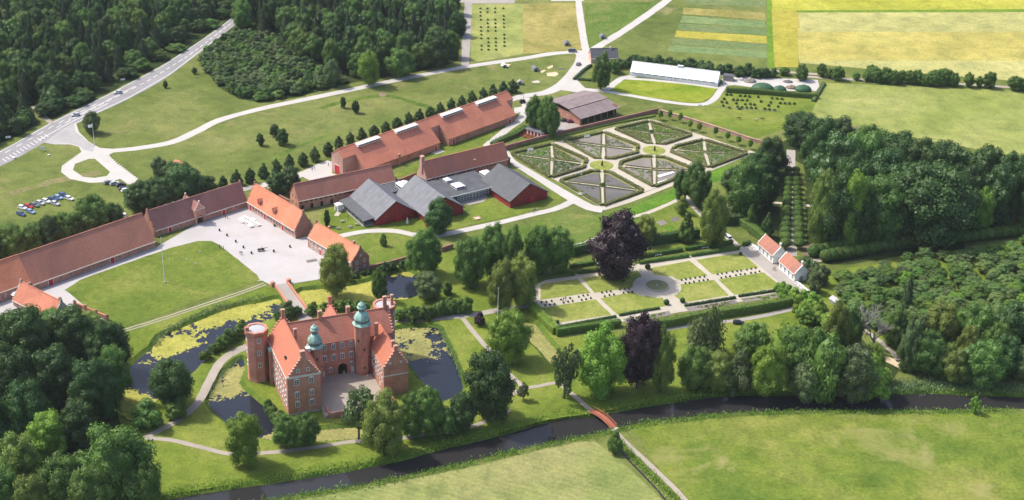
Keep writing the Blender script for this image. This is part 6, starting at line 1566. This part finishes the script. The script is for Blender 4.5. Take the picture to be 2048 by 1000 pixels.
# ------------------------------------------------------------------ vehicles
PAINT = {n: mat_plain('car_paint_'+n, c, .25, .0, .03, 1) for n, c in {'white': (.78, .78, .78), 'silver': (.5, .52, .54), 'black': (.02, .02, .025), 'blue': (.06, .10, .22), 'red': (.50, .02, .02), 'grey': (.16, .17, .19), 'lightblue': (.25, .36, .52), 'darkred': (.22, .02, .03)}.items()}
TYRE = mat_plain('tyre', (.02, .02, .02), .9); RIM = mat_plain('rim', (.45, .45, .46), .4, .6); HL = mat_plain('headlight', (.75, .75, .72), .2); TL = mat_plain('tail_light', (.35, .02, .02), .3)
def car_meshes(L=4.3, W=1.75, H=1.48, van=False):
    def sect(x, zb, zt, wt): return (x, zb, zt, wt)
    if not van: prof = [(-L/2, .35, .72, .86), (-L/2+.12, .25, .92, .95), (-L*.28, .22, .95, 1), (0, .22, .95, 1), (L*.18, .22, .95, 1), (L*.36, .22, .86, .98), (L/2-.12, .25, .72, .93), (L/2, .35, .6, .84)]
    else: prof = [(-L/2, .35, 1.0, .9), (-L/2+.1, .25, 1.1, .97), (0, .22, 1.1, 1), (L*.3, .22, 1.1, 1), (L*.42, .22, .95, .97), (L/2, .35, .75, .88)]
    m = MB(); n = len(prof); vs = []
    for x, zb, zt, k in prof: vs += [(x, -W/2*k, zb), (x, -W/2*k, (zb+zt)/2), (x, -W/2*k*.95, zt), (x, W/2*k*.95, zt), (x, W/2*k, (zb+zt)/2), (x, W/2*k, zb)]
    fs = [(i*6+j, i*6+(j+1) % 6, (i+1)*6+(j+1) % 6, (i+1)*6+j) for i in range(n-1) for j in range(6)]+[tuple(range(6))[::-1], tuple(range((n-1)*6, n*6))]
    m.add(vs, fs); zt = .94 if not van else 1.08
    a = ((-L*.46, -L*.36, L*.06, L*.22) if not van else (-L*.49, -L*.46, L*.26, L*.38))
    rf = MB().box(((a[1]+a[2])/2, 0, H-.04), (a[2]-a[1]+.1, W*.74, .08))
    gl = MB().add([(a[0], -W*.46, zt-.03), (a[3], -W*.46, zt-.03), (a[3], W*.46, zt-.03), (a[0], W*.46, zt-.03), (a[1], -W*.37, H-.06), (a[2], -W*.37, H-.06), (a[2], W*.37, H-.06), (a[1], W*.37, H-.06)], [(0, 1, 5, 4), (1, 2, 6, 5), (2, 3, 7, 6), (3, 0, 4, 7), (4, 5, 6, 7)])
    pl = MB()
    for x0, x1 in ((a[0], a[1]), (a[3], a[2]), ((a[0]+a[3])/2, (a[1]+a[2])/2)):
        for s in (-1, 1): pl.tube([(x0, s*W*.465, zt-.02), (x1, s*W*.375, H-.03)], [.045, .045], 5)
    wh = MB(); wh.tube([(0, -.1, 0), (0, .1, 0)], [.31, .31], 14); rm = MB(); rm.tube([(0, -.11, 0), (0, .11, 0)], [.19, .19], 10)
    lt = MB().box((0, 0, 0), (.12, .32, .16))
    return dict(body=m.mesh('body', PAINT['white']), roof=rf.mesh('roof', PAINT['white']), pillars=pl.mesh('pillars', PAINT['white']), window=gl.mesh('windows', K['glass']), tyre=wh.mesh('wheel', TYRE), rim=rm.mesh('rim', RIM), hl=lt.mesh('headlight', HL), tl=lt.mesh('tail_light', TL), L=L, W=W)
CARM = car_meshes(); VANM = car_meshes(4.9, 1.9, 1.95, True)
def car(x, y, ang, col, label, van=False, name=None):
    M = VANM if van else CARM; L, W = M['L'], M['W']
    r = empty(name or ('parked_van' if van else 'parked_car'), g(x, y, 0)+Vector((0, 0, .07)), radians(ang)); tag(r, label, 'van' if van else 'car', None)
    for nm, k in (('body', 'body'), ('roof', 'roof'), ('pillars', 'pillars')): set_mat(inst(nm, M[k], (0, 0, 0), (0, 0, 0), r), PAINT[col])
    inst('windows', M['window'], (0, 0, 0), (0, 0, 0), r)
    for sx in (-.31, .31):
        for sy in (-1, 1):
            wl = inst('wheel', M['tyre'], (L*sx, sy*(W/2-.1), .31), (0, 0, 0), r); inst('rim', M['rim'], (0, 0, 0), (0, 0, 0), wl)
    for sy in (-1, 1): inst('headlight', M['hl'], (L/2-.06, sy*W*.32, .6), (0, 0, 0), r); inst('tail_light', M['tl'], (-L/2+.05, sy*W*.32, .7), (0, 0, 0), r)
    return r
def c4(X, Y): return (X/4.76, 340+Y/4.76)
CARS = [((215,360),'white','white car at the left end of the row on the grass'), ((272,348),'red','red car in the row on the grass'), ((332,335),'grey','grey car right of the red car'), ((385,315),'silver','silver car fourth in the row on the grass'), ((440,297),'white','white car in the middle of the row on the grass'), ((505,278),'blue','dark blue car in the row on the grass'), ((558,262),'lightblue','light blue car towards the right of the row on the grass'), ((603,238),'blue','dark car at the rear right of the row on the grass'), ((662,272),'white','white car at the right end of the row on the grass'), ((528,320),'silver','silver car parked in front of the row on the grass'), ((295,398),'lightblue','light blue car in front of the red car'), ((202,420),'blue','dark blue car at the front left corner of the parked cars')]
for (X, Y), col, lb in CARS: x, y = c4(X, Y+10); car(x, y, -28, col, lb)
for (X, Y), col, lb in [((1035,122),'grey','leftmost dark car parked beside the drive loop'), ((1092,130),'silver','silver car second beside the drive loop'), ((1150,145),'black','largest black car parked beside the drive loop'), ((1175,178),'black','front black car beside the drive loop, under the trees'), ((1200,195),'white','white car half hidden by trees beside the drive loop')]:
    x, y = c4(X, Y+8); car(x, y, 40, col, lb)
x, y = c4(1180, 440); car(x, y, 120, 'white', 'white car on the lane beyond the long barn\'s roof')
car(236,187,208,'silver','silver car driving on the asphalt road near the wood',name='driving_car'); car(151,232,208,'silver','silver car driving on the asphalt road by the junction',name='driving_car')
car(1145,104,5,'grey','grey estate car parked by the fork of the farm roads',True); car(1157,130,70,'grey','dark car driving on the gravel below the road fork',name='driving_car')
car(1130,243,10,'black','black car parked beside the brown barn'); car(1142,245,10,'darkred','dark red car parked beside the brown barn'); car(1124,266,5,'blue','dark blue car behind the garden wall by the twin trees')
car(1453,477,120,'white','white van on the path by the tall dark hedge',True); car(549,391,-20,'black','black car between the orange wing and the long museum house'); car(38,625,30,'black','black car beside the cottage at the left')
car(1477,648,-5,'black','black vehicle beside the tall hedge near the willow')

# ------------------------------------------------------------------ people and horses
def skin_mesh(name, joints, edges, mats, matfn, sub=1):
    me = bpy.data.meshes.new(name); me.from_pydata([j[0] for j in joints], edges, []); o = bpy.data.objects.new(name, me); COL.objects.link(o)
    md = o.modifiers.new('skin', 'SKIN'); md.use_smooth_shade = True; 
    if sub:
        sb = o.modifiers.new('sub', 'SUBSURF'); sb.levels = sub; sb.render_levels = sub
    for i, v_ in enumerate(me.skin_vertices[0].data):
        rr = joints[i][1]; v_.radius = rr if isinstance(rr, tuple) else (rr, rr); v_.use_root = (i == 0)
    bpy.context.view_layer.update(); dg = bpy.context.evaluated_depsgraph_get(); m2 = bpy.data.meshes.new_from_object(o.evaluated_get(dg))
    bpy.data.objects.remove(o, do_unlink=True)
    for m in mats: m2.materials.append(m)
    for p in m2.polygons: p.material_index = matfn(p.center); p.use_smooth = True
    m2.name = name; return m2
def person_mesh(stride):
    J = [((0, 0, .96), (.15, .11)), ((0, 0, 1.2), (.15, .10)), ((0, 0, 1.42), (.17, .10)), ((0, 0, 1.52), .055), ((0, .01, 1.62), (.085, .095)), ((0, .015, 1.73), (.075, .085))]
    E = [(0, 1), (1, 2), (2, 3), (3, 4), (4, 5)]
    def add(p, q, r_): J.append((q, r_)); E.append((p, len(J)-1)); return len(J)-1
    add(4, (0, .12, 1.63), .018)                                   # nose
    for s in (-1, 1):
        add(4, (s*.095, 0, 1.63), .014)                            # ear
        k = add(0, (s*.1, 0, .88), .095); k = add(k, (s*.11, s*stride*.5+.03, .48), .065); k = add(k, (s*.11, s*stride-.05*abs(stride), .09), .042); add(k, (s*.12, s*stride+.15, .045), .04)
        k = add(2, (s*.2, 0, 1.40), .06); k = add(k, (s*.25, -s*stride*.3, 1.13), .045); k = add(k, (s*.26, -s*stride*.6+.08, .90), .032); h_ = add(k, (s*.265, -s*stride*.65+.11, .81), .03)
        for f_ in range(4): q = add(h_, (s*.262, -s*stride*.65+.08+.022*f_, .765), .0095); add(q, (s*.255, -s*stride*.65+.085+.022*f_, .725-.012*(f_ in (1, 2))), .008)
        q = add(h_, (s*.24, -s*stride*.65+.15, .80), .010); add(q, (s*.235, -s*stride*.65+.165, .76), .008)
    def mf(c):
        if c.z < .1: return 3
        if c.z > 1.7 or (c.z > 1.6 and c.y < -.01): return 4
        if c.z > 1.5: return 2
        if abs(c.x) > .215 and c.z < 1.05: return 2
        return 0 if c.z > .95 else 1
    cl = mat_plain('cloth', (.3, .3, .3)); return skin_mesh('person', J, E, [cl, cl, K['skin'], K['iron'], mat_plain('hair', (.08, .05, .03))], mf, 1)
PM = [person_mesh(0.0), person_mesh(.26)]
CL = [mat_plain('cloth_'+n, c, .8) for n, c in (('white', (.7, .7, .68)), ('blue', (.06, .10, .22)), ('dark', (.03, .03, .04)), ('red', (.42, .04, .04)), ('beige', (.45, .38, .28)), ('grey', (.2, .2, .22)))]
PEOPLE = [(439,496,0,2,2,'leftmost of three dark clad people at the courtyard lawn\'s top corner'), (443,498,1,5,1,'middle one of three people at the courtyard lawn\'s top corner'), (447,499,1,2,2,'rightmost of three dark clad people at the courtyard lawn\'s top corner'), (480.5,509,1,1,2,'left one of two people walking on the courtyard gravel'), (484,509.5,1,5,2,'right one of two people walking on the courtyard gravel'), (451,437,0,2,1,'left person of the pair near the gate range'), (456,437,1,0,2,'light clad person of the pair near the gate range'), (735,757,0,0,4,'person in white standing in the castle courtyard'), (688,749,0,0,0,'person in white beside the castle gate arch'), (624.5,342,1,2,2,'left one of two dark clad people on the pale yard by the skylit barn'), (629,339,1,2,1,'right one of two dark clad people on the pale yard by the skylit barn'), (1066,425,1,5,2,'left person on the road in front of the right museum barn'), (1069.5,424,1,2,1,'middle person on the road in front of the right museum barn'), (1073,422,1,0,1,'person in white on the road in front of the right museum barn'), (1547,541,1,2,3,'left person walking past the white pavilions'), (1549.5,540,1,3,2,'right person walking past the white pavilions'), (1127,602,1,2,1,'person on the left part of the parterre path'), (1131,600,1,3,2,'second person on the left part of the parterre path'), (696,436,0,3,1,'person in red by the museum verandah'), (657,332,1,1,2,'person on the lane left of the skylit barn')]
for i, (x, y, st, sh, tr, lb) in enumerate(PEOPLE):
    z = 1.0 if 600 < x < 760 and y > 740 else .06
    o = inst('person', PM[st], g(x, y, z), (0, 0, (i*2.39) % 6.28)); tag(o, lb, 'person')
    for k, c_ in ((0, CL[sh]), (1, CL[tr])): o.material_slots[k].link = 'OBJECT'; o.material_slots[k].material = c_
def horse_mesh():
    J = [((-.55, 0, 1.12), (.26, .30)), ((0, 0, 1.08), (.27, .30)), ((.5, 0, 1.12), (.25, .31)), ((.85, 0, 1.05), (.15, .2)), ((1.15, 0, .72), (.11, .14)), ((1.32, 0, .42), (.09, .12)), ((1.42, 0, .18), (.065, .07))]
    E = [(i, i+1) for i in range(6)]
    def add(p, q, r_): J.append((q, r_)); E.append((p, len(J)-1)); return len(J)-1
    for s in (-1, 1):
        add(5, (1.24, s*.09, .52), .025)
        k = add(2, (.52, s*.16, .82), .11); k = add(k, (.54, s*.16, .46), .065); k = add(k, (.52, s*.16, .12), .05); add(k, (.56, s*.16, .04), .06)
        k = add(0, (-.6, s*.17, .85), .14); k = add(k, (-.5, s*.17, .72), .10); k = add(k, (-.68, s*.17, .45), .065); k = add(k, (-.64, s*.17, .12), .05); add(k, (-.6, s*.17, .04), .06)
    k = add(0, (-.85, 0, 1.15), .06); k = add(k, (-.95, 0, .8), .06); add(k, (-.93, 0, .45), .03)
    return skin_mesh('horse', J, E, [mat_plain('chestnut_coat', (.16, .06, .03)), mat_plain('dark_mane', (.04, .02, .015))], lambda c: 1 if c.x < -.82 or c.z < .1 else 0, 1)
HM = horse_mesh(); WH = mat_plain('grey_white_coat', (.65, .64, .62))
for x, y, a, c_, lb in ((1478,239,2.9,None,'chestnut horse grazing on the paddock, leftmost'), (1512,242,.6,WH,'white horse grazing between two chestnut horses'), (1525,240,2.8,None,'chestnut horse grazing right of the white one')):
    o = inst('horse', HM, g(x, y), (0, 0, a)); tag(o, lb, 'horse')
    if c_: o.material_slots[0].link = 'OBJECT'; o.material_slots[0].material = c_

# ------------------------------------------------------------------ garden furniture and small things
def picnic(mat):
    t = empty('picnic_table'); top = MB()
    for k in range(4): MB().box((0, -.3+k*.2, .74), (1.8, .18, .05)).build('board', K[mat], t)
    for s in (-1, 1):
        MB().box((0, s*.72, .44), (1.8, .26, .05)).build('bench_seat', K[mat], t)
        MB().box((s*.65, 0, .4), (.08, 1.5, .08)).box((s*.65, -.35, .37), (.08, .08, .74)).box((s*.65, .35, .37), (.08, .08, .74)).build('leg', K[mat], t)
    return t
pw, pr_t, pg = picnic('white'), picnic('red_wood'), picnic('timber'); first = {id(pw): True, id(pr_t): True, id(pg): True}
def put(proto, P, rz, label, group=None, cat='table', name=None, sc=None):
    if first.pop(id(proto), False): o = proto
    else: o = copy_tree(proto)
    o.location = P; o.rotation_euler = (0, 0, rz); tag(o, label, cat, group)
    if sc: o.scale = sc
    return o
for X, Y in ((10,370), (45,348), (75,362), (30,388), (66,396), (102,384), (96,416), (132,396), (152,410), (172,420), (106,432), (120,372)):
    put(pw, g(480+X/4.76, 360+Y/4.76+3), radians(-47), 'white picnic table in the cluster at the top of the courtyard', 'white tables in the courtyard', sc=(1.15, 1.3, 1))
for x, y, lb in ((1497,488,'first'), (1503,492,'second'), (1509,496,'third'), (1513,501,'fourth')): put(pw, g(x, y), radians(-60), lb+' white garden table from the left by the left pavilion', None)
for x, y, lb in ((1595,568,'first'), (1601,573,'second'), (1607,578,'third'), (1612,582,'fourth')): put(pw, g(x, y), radians(-60), lb+' white garden table from the left below the right pavilion', None)
for i in range(12):
    put(pr_t, g(1034+(i % 4)*7.5+(i//4)*6, 262+(i % 4)*3.2-(i//4)*3.4+6), radians(-36), 'red picnic table on the terrace beside the red hut', 'red picnic tables')
for x, y, lb in ((685,444,'grey picnic table on the museum lawn nearest the white portal'), (677,458,'pale picnic table on the museum lawn near the orange roof'), (714,450,'grey picnic table on the museum lawn near the verandah'), (700,455,'round looking dark table in the middle of the museum lawn'), (1048,284,'grey picnic table on the grass below the red hut')): put(pg, g(x, y), .4, lb)
# benches
bt = empty('white_bench')
for k in range(3): MB().box((0, -.16+k*.16, .45), (1.9, .13, .05)).build('seat_slat', K['white'], bt)
for k in range(4): MB().box((0, .27, .58+k*.13), (1.9, .04, .1)).build('back_slat', K['white'], bt)
for s in (-1, 1): MB().box((s*.88, 0, .24), (.08, .5, .46)).box((s*.88, .26, .75), (.08, .06, .7)).box((s*.88, -.02, .68), (.08, .5, .06)).build('leg', K['white'], bt)
first[id(bt)] = True
for x, y, a, lb in ((1083.5,546,9,'white bench above the left end of the parterre'), (1196.5,529,9,'white bench half hidden beside the huge purple beech'), (1315.7,512,9,'white bench between hedges above the fountain'), (1410,497,9,'white bench below the tall light tree'), (1174,275,14,'white bench on the upper edge of the bare kitchen garden square'), (1061,302,14,'white bench on the upper edge of the flowery kitchen garden square'), (1158,352,14,'white bench on the upper edge of the dark earthed square'), (1163,391,-30,'white bench on the left edge of the dark earthed square')):
    put(bt, g(x, y), radians(a+12), lb, None, 'bench', sc=(1.5, 1.3, 1.3))
# planters on the courtyard
pt = empty('planter'); MB().lathe([(.35, 0), (.5, .5), (.55, .62), (.42, .62)], (0, 0, 0), 10).build('pot', K['iron'], pt); c_ = inst('shrub', PROTO['ball', 0], (0, 0, .45), (0, 0, 0), pt, (1.0, 1.0, 1.0)); set_mat(c_, LEAF['dark'])
first[id(pt)] = True
for x, y in ((439,462), (454,472), (471.6,484.5), (487,496), (503,507.5), (580,494.8), (547.6,504), (549,453)):
    put(pt, g(x, y)+Vector((0, 0, .03)), 0, 'dark potted shrub on the courtyard gravel, %s from the left' % ORD[sorted([439, 454, 471.6, 487, 503, 580, 547.6, 549]).index(x)], 'potted shrubs on the courtyard', 'planter', sc=(.75, .75, .75))
# old cart in the courtyard
ct = empty('old_cart', g(522,502)+Vector((0, 0, .03)), .3); tag(ct, 'dark wheeled iron implement in the middle of the courtyard', 'cart')
MB().box((0, 0, .75), (2.6, 1.0, .18)).build('bed', K['iron'], ct); MB().tube([(-.6, 0, .95), (2.6, 0, 1.25)], [.18, .1], 8).build('shaft', K['iron'], ct); MB().box((.2, 0, 1.4), (.12, .12, 1.3)).build('lever', K['iron'], ct)
for sx in (-.8, .8):
    for sy in (-.6, .6):
        w_ = MB(); w_.tube([(.5*cos(2*pi*k/16), 0, .5*sin(2*pi*k/16)) for k in range(17)], [.06]*17, 5)
        for k in range(4): a = pi*k/4; w_.tube([(-.48*cos(a), 0, -.48*sin(a)), (.48*cos(a), 0, .48*sin(a))], [.03, .03], 4)
        w_.build('wheel', K['iron'], ct, (sx, sy, .5))
tb = empty('timber_rack', g(623,522)+Vector((0, 0, .03)), radians(25)); tag(tb, 'low grey timber rack lying on the pale courtyard gravel', 'rack')
for k in range(3): MB().box((0, -.5+k*.5, .4), (4.2, .25, .12)).build('rail', K['timber'], tb)
for s in (-1.7, 0, 1.7): MB().box((s, 0, .18), (.2, 1.3, .36)).build('foot', K['timber'], tb)
# flagpoles
def pole(x, y, h, label, flag=False, r=.14):
    o = empty('flagpole', g(x, y)); tag(o, label, 'flagpole')
    MB().tube([(0, 0, 0), (0, 0, h)], [r, r*.5], 8).ico((0, 0, h+.12), .2, 1).build('pole', K['white'], o); MB().box((0, 0, .2), (.8, .8, .4)).build('foot', K['stone'], o)
    if flag:
        n = 8; vs = []; fs = []
        for i in range(n+1):
            for j in range(2): vs.append((-.15-2.0*i/n, .22*sin(i*1.1), h-.2-1.5*j-.05*i))
        fs = [(2*i, 2*i+2, 2*i+3, 2*i+1) for i in range(n)]; MB().add(vs, fs).build('flag', K['white'], o)
pole(329.6, 565.3, 19.0, 'tall white flagpole on the courtyard lawn', False, .22); pole(189, 290, 10.5, 'white flagpole with a pale flag at the road junction', True, .12); pole(995, 636, 12.5, 'white flagpole beside the path left of the parterre')
pole(876.7, 461, 3.5, 'short pale lamp post under the dark museum tree', False, .06)
def sign(x, y, w_, h_, z, a, label, posts=2):
    o = empty('sign_board', g(x, y), radians(a)); tag(o, label, 'sign'); MB().box((0, 0, z+h_/2), (w_, .08, h_)).build('panel', K['white'], o)
    for s in ((-.4, .4) if posts == 2 else (0,)): MB().tube([(s*w_, .06, 0), (s*w_, .06, z+h_)], [.05, .05], 6).build('post', K['iron'], o)
sign(86,302,2.2,1.5,.8,20,'white notice board on the grass beside the main road'); sign(17,281,2.4,1.0,1.2,25,'white direction sign at the wood\'s edge by the main road'); sign(246,164,2.2,.8,1.0,25,'pale direction sign on the verge of the main road'); sign(1400,215,1.8,1.2,.4,-10,'small white box like board on the paddock below the greenhouse lawn')
sign(452,421,1.1,.9,.9,-47,'small white board by the gate range',1)
for i, (x, y, s, lb) in enumerate(((98,311,.9,'pale boulder on the grass behind the notice board'), (29,317,1.2,'white marker block at the roadside, left edge'), (920,256,.7,'white stone on the lawn before the skylit barn'), (940,448,.6,'dark stone beside the museum road'))):
    o = MB().ico((0, 0, s*.35), s*.6, 2, (1.2, .9, .7)).build('boulder', K['whitewash'] if i != 3 else K['stone'], None, g(x, y)); tag(o, lb, 'stone')
for i in range(16):
    t = i/15; P = g(214+60*t, 311+46*t); o = MB().ico((0, 0, .18), .32, 1, (1.1, .9, .8)).build('edge_stone', K['whitewash'], None, P); tag(o, 'small white stone in the row edging the drive at the loop', 'stone', 'white edge stones')
st = empty('statue', g(814.6,447)); tag(st, 'pale stone statue on a pedestal before the red barns', 'statue')
MB().box((0, 0, .5), (.9, .9, 1.0)).build('pedestal', K['whitewash'], st); MB().lathe([(.28, 1.0), (.32, 1.5), (.22, 1.9), (.3, 2.2), (.1, 2.45), (.14, 2.6), (.12, 2.8), (.02, 2.88)], (0, 0, 0), 10).build('figure', K['whitewash'], st)
sb = empty('sandbox', g(954,437), .5); tag(sb, 'low square sandbox on the museum lawn', 'sandbox')
for a in range(4): MB().box((1.3*cos(a*pi/2), 1.3*sin(a*pi/2), .2), (.2, 2.8, .4), a*pi/2).build('board', K['brick_pink'], sb)
MB().box((0, 0, .12), (2.4, 2.4, .2)).build('sand', K['sand'], sb)
ki = empty('red_kiosk', g(855,455), .6); tag(ki, 'small red box on legs at the foot of the dark museum tree', 'kiosk'); MB().box((0, 0, 1.1), (1.4, 1.0, 1.4)).build('body', K['red_wood'], ki); MB().box((0, 0, 1.9), (1.8, 1.4, .3), top=(1.8, .2)).build('roof', K['sheet_grey2'], ki); MB().box((0, 0, .2), (1.0, .7, .4)).build('foot', K['timber'], ki)
# playground
for pts in ([(1094,146),(1112,144),(1118,148),(1110,153),(1094,152)], [(1078,143),(1088,140),(1092,141),(1084,146)], [(1093,135),(1105,130),(1106,134),(1098,138)], [(1064,163),(1074,161),(1081,163),(1078,166),(1066,166)], [(1000,131),(1008,127),(1022,129),(1014,135)]): sheet('sand_patch', pts, K['sand'] if pts[0][0] != 1064 else K['gravel'], .05, .3)
sheet('sand_patch', [(756,187),(764,185),(774,188),(770,193),(760,193)], K['bark_soil'], .05, .3)
def hut(x, y, a, s, roof, label):
    o = empty('small_hut', g(x, y), radians(a)); tag(o, label, 'shed'); MB().prism([(-1.5*s, 0), (1.5*s, 0), (1.5*s, 1.5*s), (0, 2.5*s), (-1.5*s, 1.5*s)], -1.8*s, 1.8*s, 'y').build('wall', K['timber'], o)
    m = roof_mesh(3.6*s, 3*s, 1.5*s, 2.5*s, .2, .2, .1); m.v = [(y_-1.5*s, x_-1.8*s, z_) for x_, y_, z_ in m.v]; m.build('roof', K[roof], o); MB().box((0, -1.82*s, .7*s), (.8*s, .08, 1.4*s)).build('door', K['dark'], o)
hut(1070,141,20,1.0,'sheet_grey','grey play hut on the playground'); hut(1133,90,10,1.0,'sheet_grey','grey hut in the corner of the stubble field'); hut(1205,76,10,1.0,'sheet_grey','grey hut beyond the road fork'); hut(1008,134,15,.8,'white','small white roofed hut beside the drive'); hut(1040,168,0,.9,'timber','low grey play shelter left on the playground'); hut(1670,606,30,1.0,'sheet_white','small white roofed hut in the scrub below the pavilions')
lg = empty('log_pile', g(1122,138), .2); tag(lg, 'pile of grey logs on the playground', 'logs')
for k in range(5): MB().tube([(-2, (k-2)*.3 if k < 3 else (k-3.5)*.3, .16 if k < 3 else .42), (2, (k-2)*.3 if k < 3 else (k-3.5)*.3, .16 if k < 3 else .42)], [.16, .14], 7).build('log', K['timber'], lg)
mc = empty('farm_machine', g(1045,206), .5); tag(mc, 'dark old farm machine with a tall pole at the skylit barn\'s far end', 'machine')
MB().box((0, 0, 1.0), (2.8, 1.3, .8)).build('body', K['iron'], mc); MB().tube([(.6, 0, 1.2), (.6, 0, 5.0)], [.12, .08], 7).build('chimney_pipe', K['iron'], mc); MB().tube([(-1.0, 0, 1.5), (.9, 0, 1.5)], [.45, .45], 10).build('boiler', K['iron'], mc)
for sx in (-.9, .9):
    for sy in (-.75, .75): MB().tube([(sx, sy-.1, .55), (sx, sy+.1, .55)], [.55, .55], 12).build('wheel', K['iron'], mc)
# covered heaps
for x, y, wpx, hh, lb in ((1525,178,46,3.2,'largest green covered heap behind the clipped hedge'), (1559,180,28,2.4,'smallest green covered heap, in the middle'), (1606,180,34,2.8,'right green covered heap beside the pale track')):
    P = g(x, y); r_ = wpx/ppm(P)/2; m = MB().ico((0, 0, 0), 1, 3, (r_, r_*.8, hh)); m.v = [(a+.25*noise.noise((a, b, c_)), b, max(-.1, c_*(1+.15*noise.noise((a*.7, b*.7, 4))))) for a, b, c_ in m.v]
    o = m.build('covered_heap', K['tarp'] if 'tarp' in K else K['sward'], None, P, smooth=True); tag(o, lb, 'heap')
for x, y, wpx, hh, mt, lb in ((1500,163,26,1.6,'soil','brown earth heap left of the green heaps'), (1582,176,22,1.5,'bark_soil','brown heap between two green heaps'), (1576,164,20,.9,'soil_dark','dark low heap at the back of the compost yard'), (1482,160,12,1.2,'gravel','pale rubble heap near the timber shed')):
    P = g(x, y); r_ = wpx/ppm(P)/2; m = MB().ico((0, 0, 0), 1, 3, (r_, r_*.8, hh)); m.v = [(a, b, max(-.1, c_*(1+.4*noise.noise((a, b, 4))))) for a, b, c_ in m.v]
    o = m.build('earth_heap', K[mt], None, P); tag(o, lb, 'heap')
VIN = [(70,520),(115,522),(212,532),(262,535),(308,540),(402,545),(548,558),(600,562),(650,567),(45,565),(138,572),(183,575),(232,577),(282,580),(432,592),(532,600),(632,608),(682,610),(728,613),(780,615),(20,598),(70,603),(172,610),(265,620),(318,620),(360,625),(512,635),(610,643),(35,637),(95,655),(183,648),(205,668),(232,655),(280,657),(327,660),(375,663),(470,670),(518,675),(572,682)]
for X, Y in VIN: tree_at(g(1440+X/5.26, 90+Y/5.26+2), 1.3, 1.8, 'bush', 'dark', 'young_shrub', 'young shrub in the planted rows of the paddock', 'shrub rows in the paddock', 'shrub', False)
for cx in (962, 976, 991, 1008):
    for k in range(12):
        if (k*7+int(cx)) % 5 == 0: continue
        tree_at(g(cx+(k-6)*.2, 18+k*7.5), 1.1, 1.5, 'bush', 'dark', 'young_shrub', 'young shrub in the dotted rows of the far field', 'shrub rows in the far field', 'shrub', False)
fn = empty('paddock_fence', g(1409,214)); tag(fn, 'thin rail fence across the paddock below the shrub rows', 'fence'); A = g(1409,214); B = g(1560,226); d = B-A
pm_ = MB().box((0, 0, .6), (.12, .12, 1.2)).mesh('post', K['timber'])
for k in range(15): inst('post', pm_, tuple(d*k/14), (0, 0, 0), fn)
for z in (.5, 1.0): MB().tube([(0, 0, z), (d.x, d.y, z)], [.05, .05], 5).build('rail', K['timber'], fn)
# vegetable plots beside the garden path
for pts, mt in (([(1312,444),(1326,440),(1336,446),(1322,452)],'soil'), ([(1340,437),(1354,433),(1360,440),(1346,444)],'soil_dark'), ([(1326,456),(1346,450),(1350,458),(1334,462)],'sward')): sheet('vegetable_plot', pts, K[mt], .06, .1)
sheet('garden_lawn', [(1290,432),(1366,398),(1392,424),(1420,456),(1400,468),(1300,482),(1285,470)], K['lawn'], .045, .2)
sheet('hedge_lawn', [(1150,528),(1200,512),(1290,500),(1390,484),(1440,474),(1470,486),(1330,506),(1190,528),(1140,536)], K['lawn'], .046, .2)

# parasols by the cottage, small marks on the courtyard lawn
for x, y, lb in ((24,592,'left'), (31,598,'right')):
    o = empty('parasol', g(x, y)); tag(o, lb+' one of two white parasols between barn and cottage', 'parasol')
    MB().lathe([(1.6, 2.2), (.9, 2.6), (.02, 2.9)], (0, 0, 0), 8).build('canopy', K['white'], o); MB().tube([(0, 0, 0), (0, 0, 2.8)], [.04, .04], 6).build('pole', K['timber'], o)
for x, y, lb in ((374,520,'upper left'), (391,528,'lower'), (400,505,'upper right')):
    o = MB().box((0, 0, .35), (.5, .5, .7), top=(.3, .3)).build('croquet_stone', K['whitewash'], None, g(x, y)); tag(o, lb+' small pale marker stone on the courtyard lawn', 'stone')

# thin summer haze over the whole estate
hz = MB().box((0, 1100, 132.5), (5000, 2900, 269)).build('haze', K['white']); hz.data.materials.clear()
hm = bpy.data.materials.new('summer_haze'); hm.use_nodes = True; hm.node_tree.nodes.clear()
hv = hm.node_tree.nodes.new('ShaderNodeVolumePrincipled'); ho = hm.node_tree.nodes.new('ShaderNodeOutputMaterial')
hv.inputs['Color'].default_value = (.86, .92, 1, 1); hv.inputs['Density'].default_value = .00004; hv.inputs['Anisotropy'].default_value = .2
hm.node_tree.links.new(hv.outputs[0], ho.inputs['Volume']); hz.data.materials.append(hm); tag(hz, 'thin pale summer haze over the fields', 'haze', kind='stuff')
